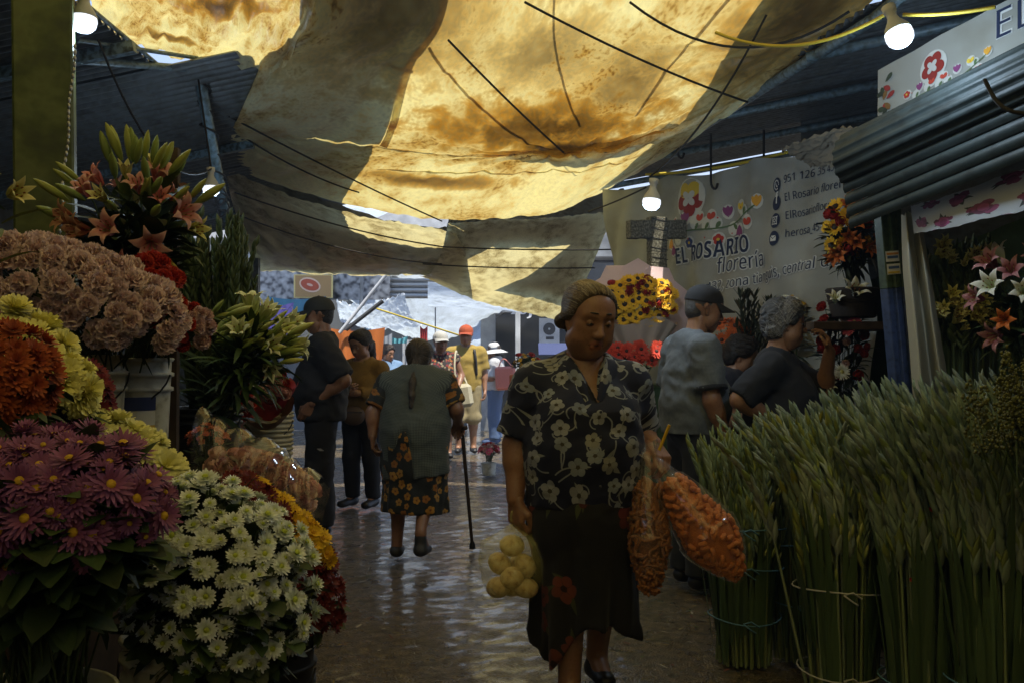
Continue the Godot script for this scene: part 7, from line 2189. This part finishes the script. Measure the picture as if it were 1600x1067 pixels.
func cane_woman() -> void:
	var skin := Color(0.28, 0.145, 0.085)
	var t := thing("person", "person in a checked apron over a flowered dress walking away with a cane", "person", P(648, 0, 6.42) * Vector3(1, 0, 1), PI - 0.06)
	var J := stand(1.42, 0.18)
	J.pel = Vector3(0, 0.80, 0); J.chest = Vector3(0, 1.04, 0.06); J.neck = Vector3(0.0, 1.185, 0.11)
	J.shL = Vector3(0.185, 1.12, 0.08); J.shR = Vector3(-0.185, 1.12, 0.08)
	J.elL = Vector3(0.275, 0.935, 0.02); J.wrL = Vector3(0.27, 0.785, -0.02)
	J.elR = Vector3(-0.265, 0.96, 0.05); J.wrR = Vector3(-0.262, 0.865, 0.16)
	J.hipL = Vector3(0.09, 0.78, 0); J.hipR = Vector3(-0.09, 0.78, 0)
	J.knL = Vector3(0.105, 0.43, 0.03); J.anL = Vector3(0.115, 0.085, 0.0); J.toeL = Vector3(0.12, 0.035, 0.12)
	J.knR = Vector3(-0.08, 0.42, -0.02); J.anR = Vector3(-0.065, 0.20, -0.17); J.toeR = Vector3(-0.09, 0.075, -0.09)
	var W := {chest = [0.165, 0.115], waist = [0.16, 0.115], hip = [0.172, 0.135], arm = [0.056, 0.044, 0.031], leg = [0.085, 0.056, 0.036], belly = [0.0, 0.03, 0.11]}
	var hd := {at = Vector3(-0.005, 1.285, 0.16), B = turned(-0.1, 0.1, 0.0), z = 0.98, cell = 0.008}
	body_of(t, J, W, skin, 0.015, hd, [[J.wrL, Vector3(0.0, -1, 0.05), Vector3(-1, 0, 0.2), Vector3(0, 0, 1), 1.1, 1.0, 0.0065], [J.wrR, Vector3(-0.05, -0.55, 0.7), Vector3(0, -0.8, -0.5), Vector3(1, 0, 0), 1.5, 1.0, 0.0065]])
	var s := sdf(0.005, 40.0, 6)
	hair_into(s, hd.at, hd.B, hd.z, Color.WHITE, 0.011)
	chain(s, [hd.at + Vector3(0, -0.03, -0.08), Vector3(0, 1.19, 0.0), Vector3(0.004, 1.13, -0.075), Vector3(0.0, 1.05, -0.118), Vector3(0.003, 0.98, -0.135)], [0.04, 0.026, 0.022, 0.019, 0.012], Color.WHITE, 0.02)
	hair(t, s, 0.009, hair_mat(lin(0.07, 0.05, 0.03)))
	strands(t, s, hd.at, hd.B, hd.z, 300, [Color(0.11, 0.08, 0.05), Color(0.06, 0.042, 0.026), Color(0.15, 0.12, 0.085)], [0.7, 2.2, 0.1], 3.1)
	s = shirt(J, W, 0.016, 0.7, 0.82, 0.03, 0.008, 11)
	s.planes.clear()
	s.add(Vector3(0, 0.78, 0), Vector3(0, 0.2, 0.0), 0.155, 0.178, 0.06, Color.WHITE, Vector3(0.84, 1, 1))
	s.folds = 0.010; s.fold_n = 8.0; s.fold_top = 0.75
	s.hem = 0.30; s.hem_amp = 0.008
	var dress := floral(512, Color(0.10, 0.115, 0.105), [Color(0.66, 0.46, 0.13), Color(0.60, 0.38, 0.10), Color(0.70, 0.52, 0.22)], 26, 24, 38, [[Color(0.34, 0.30, 0.12), "leaf", 36, 12, 2]], Color(0.42, 0.20, 0.06))
	garment(t, "dress", s, 0.013, print_mat(dress, 0.42), false)
	# apron: fine check, open below the waist at the back
	var ck := Image.create(64, 64, false, Image.FORMAT_RGB8)
	for y in 64:
		for x in 64:
			var k := int(x % 8 < 4) + int(y % 8 < 4)
			ck.set_pixel(x, y, [Color(0.40, 0.42, 0.38), Color(0.28, 0.31, 0.29), Color(0.15, 0.18, 0.175)][k])
	s = sdf(0.007, 7.0, 12)
	trunk(s, J, W, 0.032, Color.WHITE)
	s.add(Vector3(0, 0.80, 0), Vector3(-0.02, 0.35, 0.0), 0.172, 0.192, 0.06, Color.WHITE, Vector3(0.84, 1, 1))
	s.sub.append([J.neck + Vector3(0, 0.16, 0.02), J.neck + Vector3(0, 0.0, 0.0), 0.10, 0.085, 0.01])
	for sg in [-1.0, 1.0]: s.sub.append([J.shL * Vector3(sg, 1, 1) + Vector3(sg * 0.045, 0.0, 0), J.shL * Vector3(sg, 1, 1) + Vector3(sg * 0.08, -0.15, -0.02), 0.065, 0.075, 0.01])
	s.sub.append([Vector3(0.03, 0.98, -0.2), Vector3(0.085, 0.45, -0.24), 0.008, 0.135, 0.01])
	s.folds = 0.009; s.fold_n = 6.0; s.fold_top = 0.8
	s.planes.append([Vector3(-0.10, -1, 0).normalized(), -0.525])
	garment(t, "apron", s, 0.012, print_mat(ImageTexture.create_from_image(ck), 0.085), false)
	shoes(t, J, mat(lin(0.03, 0.028, 0.026), 0.6), 0.04)
	# cane
	var cane := thing("walking_cane", "brown wooden cane in the hand of the apron wearer", "cane", P(738, 845, 6.75) * Vector3(1, 0, 1))
	var grip: Vector3 = t.transform * (J.wrR + Vector3(-0.02, -0.045, 0.06)) - cane.position
	var b := MB.new()
	b.rod(Vector3(0, 0.02, 0), grip, 0.011, 8, 0.013)
	part("shaft", b.mesh(), M.wood_dark, cane)
	b = MB.new()
	b.rod(grip + Vector3(-0.035, 0, -0.05), grip + Vector3(0.03, 0.01, 0.06), 0.014, 8)
	part("handle", b.mesh(), M.wood_dark, cane)
	b = MB.new()
	b.lathe(Transform3D.IDENTITY, PackedVector2Array([Vector2(0.002, 0), Vector2(0.022, 0), Vector2(0.019, 0.03), Vector2(0.013, 0.05)]), 10)
	part("rubber_foot", b.mesh(), M.leather, cane)

func man_black() -> void:
	var skin := Color(0.27, 0.135, 0.075)
	var t := thing("person", "person in a black T-shirt and black cap standing side on by the lilies", "person", P(503, 0, 7.3) * Vector3(1, 0, 1), -PI / 2 + 0.15)
	var J := stand(1.72, 0.19)
	J.chest = Vector3(0, 1.22, 0.0); J.neck = Vector3(0, 1.435, -0.01)
	J.elL = Vector3(0.25, 1.13, -0.16); J.wrL = Vector3(0.20, 0.965, 0.06)
	var W := {chest = [0.19, 0.135], waist = [0.185, 0.15], hip = [0.18, 0.145], belly = [0.0, 0.055, 0.14], arm = [0.062, 0.05, 0.034], leg = [0.095, 0.065, 0.045], neck = 0.064}
	var hd := {at = Vector3(0, 1.595, 0.03), B = turned(0.0, 0.05), z = 1.05, fat = 0.7, cell = 0.006}
	body_of(t, J, W, skin, 0.016, hd, [[J.wrL, Vector3(-0.1, -0.75, 0.45), Vector3(-1, 0, 0), Vector3(0, 0.3, 1), 0.7, 1.1, 0.007], [J.wrR, Vector3(0, -1, 0.1), Vector3(1, 0, 0), Vector3(0, 0, 1), 0.6, 1.1, 0.008]])
	eyes(t, hd.at, hd.B, hd.z, 0.3, skin)
	var s := sdf(0.004, 40.0, 6)
	hair_into(s, hd.at, hd.B, hd.z, Color.WHITE, 0.004)
	hair(t, s, 0.009, hair_mat(lin(0.012, 0.010, 0.009)))
	var black := cloth(lin(0.014, 0.014, 0.016))
	cap_on(t, hd.at, hd.B, hd.z * 1.03, cloth(lin(0.035, 0.038, 0.034)), cloth(lin(0.03, 0.033, 0.03)))
	s = shirt(J, W, 0.022, 0.83, 0.92, 0.045, 0.012, 21)
	garment(t, "t_shirt", s, 0.015, black)
	garment(t, "trousers", trousers(J, W, 0.98, 1.0, 0.01, [0.115, 0.095, 0.085], 0.012), 0.016, cloth(lin(0.012, 0.012, 0.014)))
	shoes(t, J, M.leather)
	var b := MB.new()
	for k in 3: b.box(Transform3D(Basis(Vector3.UP, PI / 2), Vector3(0.205 , 0.63 + 0.006 * k, -0.005 + 0.008 * k)), Vector3(0.03, 0.004, 0.003))
	part("trouser_mark", b.mesh(), mat(lin(0.4, 0.4, 0.4), 0.7), t)

func man_grey() -> void:
	var skin := Color(0.30, 0.155, 0.09)
	var t := thing("person", "person in a grey blue T-shirt and black cap facing the stall", "person", P(1082, 0, 5.63) * Vector3(1, 0, 1), PI / 2 + 0.25)
	var J := stand(1.68, 0.19)
	J.chest = Vector3(0, 1.20, 0.0); J.neck = Vector3(0, 1.39, 0.015)
	J.elR = Vector3(-0.25, 1.06, 0.0); J.wrR = Vector3(-0.235, 0.83, 0.10)
	var W := {chest = [0.185, 0.13], waist = [0.175, 0.14], hip = [0.17, 0.135], belly = [0.0, 0.05, 0.125], arm = [0.058, 0.047, 0.033], leg = [0.095, 0.065, 0.045], neck = 0.062}
	var hd := {at = Vector3(0, 1.565, 0.075), B = turned(-0.12, 0.2), z = 1.06, fat = 0.3, cell = 0.005}
	body_of(t, J, W, skin, 0.014, hd, [[J.wrR, Vector3(0.0, -1, 0.25), Vector3(1, 0, 0), Vector3(0, 0, 1), 0.8, 1.08, 0.006], [J.wrL, Vector3(0, -1, 0.1), Vector3(-1, 0, 0), Vector3(0, 0, 1), 0.6, 1.05, 0.008]])
	eyes(t, hd.at, hd.B, hd.z, 0.5, skin)
	var s := sdf(0.001, 40.0, 6)
	hair_into(s, hd.at, hd.B, hd.z, Color.WHITE, 0.003)
	hair(t, s, 0.008, hair_mat(lin(0.10, 0.09, 0.08)))
	cap_on(t, hd.at, hd.B, hd.z, cloth(lin(0.016, 0.015, 0.015)), cloth(lin(0.016, 0.015, 0.015)))
	s = shirt(J, W, 0.02, 0.87, 0.78, 0.04, 0.011, 25, 0.068)
	var sh := garment(t, "t_shirt", s, 0.013, cloth(lin(0.15, 0.175, 0.20)))
	for q in ["L", "R"]:
		var b := MB.new()
		var c: Vector3 = J["sh" + q].lerp(J["el" + q], 0.78)
		var d: Vector3 = (J["el" + q] - J["sh" + q]).normalized()
		var f := look(d, c).basis
		b.lathe(Transform3D(f, c), PackedVector2Array([Vector2(0.092, -0.016), Vector2(0.0945, -0.014), Vector2(0.0945, 0.003), Vector2(0.088, 0.004)]), 20)
		part("sleeve_trim", b.mesh(), cloth(lin(0.03, 0.035, 0.05)), sh)
	garment(t, "jeans", trousers(J, W, 0.97, 1.0, 0.008, [0.108, 0.085, 0.075], 0.009), 0.015, cloth(lin(0.022, 0.026, 0.036)))
	var bt := sdf()
	bt.add(Vector3(0, 0.915, 0), Vector3(0, 0.955, 0), 0.152, -1.0, 0.01, Color.WHITE, Vector3(0.152 / 0.186, 1, 1))
	bt.planes.append([Vector3.UP, 0.955]); bt.planes.append([Vector3.DOWN, -0.915])
	garment(t, "belt", bt, 0.013, mat(lin(0.06, 0.03, 0.015), 0.5))
	shoes(t, J, M.leather)

func woman_black() -> void:
	var skin := Color(0.32, 0.17, 0.10)
	var t := thing("person", "person with short grey hair and glasses in a black top, hand at face", "person", P(1214, 0, 5.5) * Vector3(1, 0, 1), 1.15)
	var J := stand(1.58, 0.19)
	J.pel = Vector3(0, 0.86, 0); J.chest = Vector3(0, 1.14, 0.0); J.neck = Vector3(0, 1.30, 0.0)
	J.shR = Vector3(-0.195, 1.235, 0); J.shL = Vector3(0.195, 1.235, 0)
	J.elR = Vector3(-0.31, 1.07, -0.14); J.wrR = Vector3(-0.185, 0.955, 0.03)
	J.elL = Vector3(0.23, 1.10, 0.22); J.wrL = Vector3(0.10, 1.325, 0.27)
	var W := {chest = [0.185, 0.14], waist = [0.19, 0.15], hip = [0.185, 0.15], bust = [0.08, -0.05, 0.095, 0.09], belly = [-0.02, 0.06, 0.145], arm = [0.064, 0.05, 0.034], leg = [0.095, 0.062, 0.042], neck = 0.062}
	var hd := {at = Vector3(0.0, 1.475, 0.045), B = turned(0.35, 0.02), z = 1.06, fat = 0.7, cell = 0.005}
	body_of(t, J, W, skin, 0.015, hd, [[J.wrR, Vector3(0.6, -0.7, 0.25), Vector3(0.7, 0.2, -0.5), Vector3(0.3, 0.6, 0.6), 0.5, 1.0, 0.006], [J.wrL, Vector3(-0.25, 0.9, -0.18), Vector3(-0.4, 0, -0.9), Vector3(-0.9, 0.1, 0.2), 0.8, 1.0, 0.006]])
	eyes(t, hd.at, hd.B, hd.z, 0.3, skin)
	var s := sdf(0.010, 26.0, 6)
	hair_into(s, hd.at, hd.B, hd.z, Color.WHITE, 0.020)
	hair(t, s, 0.007, hair_mat(lin(0.09, 0.093, 0.097)))
	strands(t, s, hd.at, hd.B, hd.z, 420, [Color(0.2, 0.2, 0.2), Color(0.09, 0.09, 0.095), Color(0.3, 0.3, 0.3)], [0.5, 1.0, 0.5], 2.6, 0.5, 0.003)
	var b := MB.new()
	for sg in [-1.0, 1.0]:
		var ring := PackedVector3Array()
		for k in 15:
			var g := TAU * k / 14.0
			ring.append(hd.at + hd.B * (Vector3(sg * 0.033 + cos(g) * 0.024, 0.0 + sin(g) * 0.016, 0.098 - 0.006 * absf(cos(g))) * 1.06))
		b.tube(ring, PackedFloat32Array([0.0022]), 5)
		b.rod(hd.at + hd.B * (Vector3(sg * 0.058, 0.004, 0.092) * 1.06), hd.at + hd.B * (Vector3(sg * 0.08, 0.008, -0.01) * 1.06), 0.0022, 5)
	part("glasses", b.mesh(), M.leather, t)
	s = shirt(J, W, 0.018, 0.80, 1.0, 0.028, 0.010, 31)
	garment(t, "black_top", s, 0.014, cloth(lin(0.013, 0.015, 0.022)))
	garment(t, "trousers", trousers(J, W, 0.93, 1.0, 0.006, [0.10, 0.08, 0.065], 0.008), 0.018, cloth(lin(0.015, 0.016, 0.022)))
	shoes(t, J, M.leather)

func simple(label: String, at: Vector3, turn: float, h: float, W: Dictionary, skin: Color, hy: float, hz: float, J: Dictionary, head_b: Basis, cell: float, hands := []) -> Array:
	var t := thing("person", label, "person", at, turn)
	var hd := {at = Vector3(0, hy, 0.03), B = head_b, z = hz, fat = 0.4, cell = 0.009}
	if hands.is_empty():
		hands = [[J.wrL, J.wrL - J.elL, Vector3(-1, 0, 0.2), Vector3(0, 0.2, 1), 0.8, 1.0, 0.010], [J.wrR, J.wrR - J.elR, Vector3(1, 0, 0.2), Vector3(0, 0.2, 1), 0.8, 1.0, 0.010]]
	body_of(t, J, W, skin, cell, hd, hands)
	eyes(t, hd.at, hd.B, hd.z, 0.4, skin)
	return [t, hd]

func dark_hair(t: Node, hd: Dictionary, c: Color, thick := 0.012, tail := []) -> void:
	var s := sdf(0.005, 40.0, 6)
	hair_into(s, hd.at, hd.B, hd.z, Color.WHITE, thick)
	if tail.size(): chain(s, tail[0], tail[1], Color.WHITE, 0.02)
	hair(t, s, 0.010, hair_mat(c))
	strands(t, s, hd.at, hd.B, hd.z, 160, [Color(c.srgb_to_linear()) * 1.2, Color(c.srgb_to_linear()) * 2.2], [0.75, 1.7, 0.15], 1.9)

func others() -> void:
	var skin := Color(0.29, 0.15, 0.085)
	# woman in mustard
	var W := {chest = [0.165, 0.115], waist = [0.165, 0.125], hip = [0.175, 0.135], bust = [0.07, -0.05, 0.08, 0.07], belly = [0.0, 0.03, 0.11], arm = [0.055, 0.042, 0.03], leg = [0.09, 0.06, 0.04], neck = 0.055}
	var J := stand(1.5, 0.17)
	J.elL = Vector3(0.24, 0.97, 0.02); J.wrL = Vector3(0.06, 0.99, 0.22); J.elR = Vector3(-0.24, 0.97, 0.02); J.wrR = Vector3(-0.05, 1.0, 0.22)
	var r := simple("person in a mustard long-sleeved top looking down at a phone", P(566, 0, 8.6) * Vector3(1, 0, 1), -0.35, 1.5, W, skin, 1.395, 1.0, J, turned(-0.25, 0.35), 0.018, [[J.wrL, Vector3(-0.7, 0.2, 0.4), Vector3(0, 0.2, -1), Vector3(0, 1, 0), 1.0, 1.0, 0.009], [J.wrR, Vector3(0.7, 0.2, 0.4), Vector3(0, 0.2, -1), Vector3(0, 1, 0), 1.0, 1.0, 0.009]])
	dark_hair(r[0], r[1], lin(0.012, 0.009, 0.008), 0.012, [[Vector3(0.03, 1.40, -0.08), Vector3(0.05, 1.28, -0.10)], [0.05, 0.03]])
	garment(r[0], "top", shirt(J, W, 0.014, 0.78, 1.85, 0.016, 0.008, 41), 0.016, cloth(lin(0.22, 0.125, 0.022)))
	garment(r[0], "trousers", trousers(J, W, 0.86, 1.0, 0.006, [0.10, 0.075, 0.06]), 0.018, cloth(lin(0.012, 0.012, 0.014)))
	shoes(r[0], J, M.leather)
	var b := MB.new()
	b.box(Transform3D(turned(0, -0.5), Vector3(0.0, 1.02, 0.285)), Vector3(0.075, 0.15, 0.009), 0.003)
	tag(part("phone", b.mesh(), M.leather, self, r[0].transform), "black phone in the hands of the person in mustard", "phone")
	b = MB.new()
	b.ball(Transform3D(Basis.from_scale(Vector3(0.10, 0.085, 0.05)), Vector3.ZERO), 14, 8)
	var wb := thing("waist_bag", "brown waist bag hanging at the hip of the person in mustard", "bag", r[0].transform * Vector3(0.02, 0.80, 0.19))
	part("pouch", b.mesh(), tri_mat(mat(lin(0.09, 0.05, 0.025), 0.6), M.weave, 8.0), wb)
	b = MB.new()
	b.rod(Vector3(-0.08, 0.03, 0.045), Vector3(0.08, 0.03, 0.045), 0.004, 5)
	part("zip", b.mesh(), M.leather, wb)

	# woman with a white cap and tote
	W = {chest = [0.175, 0.12], waist = [0.18, 0.13], hip = [0.185, 0.14], bust = [0.08, -0.05, 0.085, 0.08], belly = [0.0, 0.04, 0.12], arm = [0.058, 0.045, 0.032], leg = [0.09, 0.06, 0.04], neck = 0.06}
	J = stand(1.6, 0.18)
	J.knL = Vector3(0.10, 0.45, 0.08); J.anL = Vector3(0.1, 0.1, 0.08)
	J.elL = Vector3(0.27, 1.05, -0.02); J.wrL = Vector3(0.22, 0.92, 0.14)
	r = simple("person in a white cap and red flowered top carrying a cream shoulder bag", P(688, 0, 12.7) * Vector3(1, 0, 1), 0.15, 1.6, W, skin * 0.9, 1.475, 1.06, J, turned(0.2, 0.0), 0.022)
	dark_hair(r[0], r[1], lin(0.015, 0.012, 0.01), 0.008)
	cap_on(r[0], r[1].at, r[1].B, r[1].z * 1.05, cloth(lin(0.5, 0.49, 0.44)), cloth(lin(0.45, 0.44, 0.40)))
	garment(r[0], "sleeveless_top", shirt(J, W, 0.016, 0.74, 0.12, 0.02, 0.008, 43, 0.085), 0.018, print_mat(floral(256, Color(0.10, 0.08, 0.08), [Color(0.62, 0.20, 0.12), Color(0.66, 0.40, 0.16), Color(0.5, 0.12, 0.14), Color(0.6, 0.55, 0.45)], 34, 12, 20, [], Color(0.2, 0.05, 0.05)), 0.3))
	garment(r[0], "shorts", trousers(J, W, 0.85, 0.12, 0.008, [0.12, 0.11, 0.105]), 0.02, cloth(lin(0.015, 0.016, 0.02)))
	shoes(r[0], J, M.leather)
	var tb := thing("shoulder_bag", "cream cloth bag hanging from the shoulder of the person in the white cap", "bag", r[0].transform * Vector3(0.27, 0.80, 0.12))
	b = MB.new(); b.box(Transform3D(Basis(Vector3.BACK, 0.15), Vector3.ZERO), Vector3(0.26, 0.3, 0.1), 0.045)
	part("pouch", b.mesh(), cloth(lin(0.5, 0.46, 0.32)), tb)
	b = MB.new(); b.tube(curve([Vector3(-0.08, 0.13, 0.05), Vector3(-0.10, 0.38, 0.02), Vector3(-0.085, 0.565, -0.10), Vector3(-0.05, 0.4, -0.2), Vector3(0.06, 0.13, -0.05)], 14), PackedFloat32Array([0.014]), 6)
	part("strap", b.mesh(), cloth(lin(0.5, 0.46, 0.32)), tb)

	# man with an orange cap
	W = {chest = [0.185, 0.12], waist = [0.175, 0.12], hip = [0.17, 0.125], arm = [0.056, 0.045, 0.032], leg = [0.09, 0.062, 0.042], neck = 0.06}
	J = stand(1.7, 0.195)
	r = simple("person in a yellow T-shirt and orange cap walking behind the white cap", P(728, 0, 13.4) * Vector3(1, 0, 1), 0.05, 1.7, W, skin, 1.575, 1.08, J, turned(-0.1, 0.03), 0.022)
	dark_hair(r[0], r[1], lin(0.012, 0.01, 0.009), 0.006)
	cap_on(r[0], r[1].at, r[1].B, r[1].z * 1.03, cloth(lin(0.45, 0.08, 0.02)), cloth(lin(0.40, 0.07, 0.02)))
	garment(r[0], "t_shirt", shirt(J, W, 0.02, 0.82, 0.85, 0.04, 0.010, 45), 0.02, cloth(lin(0.38, 0.26, 0.05)))
	garment(r[0], "shorts", trousers(J, W, 0.95, 0.1, 0.008, [0.12, 0.11, 0.11]), 0.02, cloth(lin(0.32, 0.26, 0.13)))
	shoes(r[0], J, M.leather)
	b = MB.new(); b.tube(curve([Vector3(0.11, 1.39, 0.10), Vector3(0.13, 1.25, 0.15), Vector3(0.14, 1.05, 0.13)], 8), PackedFloat32Array([0.018]), 5)
	part("backpack_strap", b.mesh(), M.leather, r[0])

	# woman with a sun hat
	W = {chest = [0.165, 0.115], waist = [0.165, 0.12], hip = [0.17, 0.13], arm = [0.055, 0.042, 0.03], leg = [0.085, 0.06, 0.042], neck = 0.055, bust = [0.07, -0.05, 0.07, 0.065]}
	J = stand(1.5, 0.165)
	J.elR = Vector3(-0.2, 0.98, 0.02); J.wrR = Vector3(-0.12, 0.95, 0.2); J.elL = Vector3(0.2, 0.98, 0.02); J.wrL = Vector3(0.12, 0.97, 0.2)
	r = simple("person in a white sun hat and jeans in the far street", P(774, 0, 14.8) * Vector3(1, 0, 1), -PI / 2 - 0.1, 1.5, W, skin * 1.15, 1.36, 1.0, J, turned(0, 0.1), 0.024)
	dark_hair(r[0], r[1], lin(0.05, 0.035, 0.025), 0.010)
	var hat := MB.new()
	hat.lathe(Transform3D(r[1].B, r[1].at + Vector3(0, 0.04, -0.01)), PackedVector2Array([Vector2(0.002, 0.105), Vector2(0.06, 0.098), Vector2(0.088, 0.06), Vector2(0.096, 0.0), Vector2(0.14, -0.02), Vector2(0.20, -0.055), Vector2(0.205, -0.06), Vector2(0.14, -0.03), Vector2(0.095, -0.01)]), 26)
	var hn := part("sun_hat", hat.mesh(), cloth(lin(0.62, 0.62, 0.60)), r[0])
	hat = MB.new()
	hat.lathe(Transform3D(r[1].B, r[1].at + Vector3(0, 0.04, -0.01)), PackedVector2Array([Vector2(0.0985, 0.002), Vector2(0.0975, 0.03)]), 26)
	part("hat_band", hat.mesh(), cloth(lin(0.12, 0.14, 0.18)), hn)
	garment(r[0], "blouse", shirt(J, W, 0.02, 0.80, 0.95, 0.04, 0.012, 47), 0.02, cloth(lin(0.6, 0.6, 0.6)))
	garment(r[0], "jeans", trousers(J, W, 0.84, 1.0, 0.006, [0.105, 0.085, 0.085]), 0.02, cloth(lin(0.09, 0.15, 0.28)))
	shoes(r[0], J, mat(lin(0.05, 0.09, 0.2), 0.6))
	var sb := thing("shopping_bag", "salmon pink shopping bag on the arm of the person in the sun hat", "bag", P(790, 590, 14.5))
	b = MB.new(); b.box(Transform3D(Basis(Vector3.BACK, 0.05), Vector3(0, 0.0, 0)), Vector3(0.30, 0.34, 0.12), 0.03)
	part("pouch", b.mesh(), cloth(lin(0.60, 0.17, 0.12), 0.6), sb)
	b = MB.new(); b.tube(curve([Vector3(-0.1, 0.16, 0.05), Vector3(-0.06, 0.26, 0.0), Vector3(0.0, 0.27, -0.02), Vector3(0.1, 0.16, 0.05)], 10), PackedFloat32Array([0.009]), 6)
	part("handle", b.mesh(), cloth(lin(0.60, 0.17, 0.12), 0.6), sb)

	# woman in pale blue
	J = stand(1.46, 0.165)
	J.elL = Vector3(0.2, 0.95, 0.05); J.wrL = Vector3(0.1, 0.98, 0.24)
	r = simple("person in a pale blue blouse standing at the clothes shop", P(604, 0, 14.2) * Vector3(1, 0, 1), 0.5, 1.46, W, skin * 1.1, 1.335, 1.0, J, turned(0.4, 0.15), 0.024)
	dark_hair(r[0], r[1], lin(0.03, 0.018, 0.012), 0.02)
	garment(r[0], "blouse", shirt(J, W, 0.02, 0.6, 0.9, 0.035, 0.010, 49), 0.02, cloth(lin(0.18, 0.30, 0.48)))
	garment(r[0], "trousers", trousers(J, W, 0.84, 1.0, 0.006, [0.10, 0.08, 0.07]), 0.022, cloth(lin(0.08, 0.11, 0.2)))
	shoes(r[0], J, M.leather)

	# seller behind the bundles
	W = {chest = [0.18, 0.13], waist = [0.19, 0.14], hip = [0.19, 0.15], arm = [0.07, 0.058, 0.038], leg = [0.09, 0.06, 0.04], neck = 0.058, bust = [0.08, -0.06, 0.09, 0.085], belly = [-0.02, 0.06, 0.14]}
	J = stand(1.42, 0.18)
	J.elR = Vector3(-0.26, 0.90, 0.06); J.wrR = Vector3(-0.06, 0.87, 0.25); J.elL = Vector3(0.25, 0.90, 0.06); J.wrL = Vector3(0.06, 0.90, 0.25)
	r = simple("person in a navy top and lace-edged apron behind the gladioli", P(1152, 0, 6.35) * Vector3(1, 0, 1), 0.95, 1.42, W, skin, 1.30, 1.0, J, turned(0.35, 0.3), 0.018)
	dark_hair(r[0], r[1], lin(0.012, 0.01, 0.009), 0.016, [[Vector3(0, 1.34, -0.09), Vector3(0, 1.30, -0.11)], [0.045, 0.04]])
	garment(r[0], "navy_top", shirt(J, W, 0.018, 0.66, 0.6, 0.03, 0.008, 55), 0.018, cloth(lin(0.022, 0.026, 0.045)))
	var s := sdf(0.006, 7.0, 14)
	trunk(s, J, W, 0.034, Color.WHITE)
	s.planes.append([Vector3.UP, 0.84]); s.planes.append([Vector3.BACK * -1.0, 0.02])
	s.add(Vector3(0, 0.78, 0), Vector3(0, 0.3, 0), 0.185, 0.2, 0.05, Color.WHITE, Vector3(0.8, 1, 1))
	var ap := garment(r[0], "apron", s, 0.018, cloth(lin(0.16, 0.09, 0.03)))
	b = MB.new()
	b.grid(40, 2, func(u, v):
		var g: float = lerpf(-1.5, 1.5, u)
		return Vector3(sin(g) * 0.255, 0.80 - v * 0.05 - 0.008 * absf(sin(u * 60.0)) * v, cos(g) * 0.225))
	part("lace", b.mesh(), cloth(lin(0.4, 0.38, 0.3)), ap)
	garment(r[0], "skirt", trousers(J, W, 0.75, 1.0, 0.006, [0.11, 0.1, 0.1]), 0.022, cloth(lin(0.02, 0.02, 0.025)))
	shoes(r[0], J, M.leather)
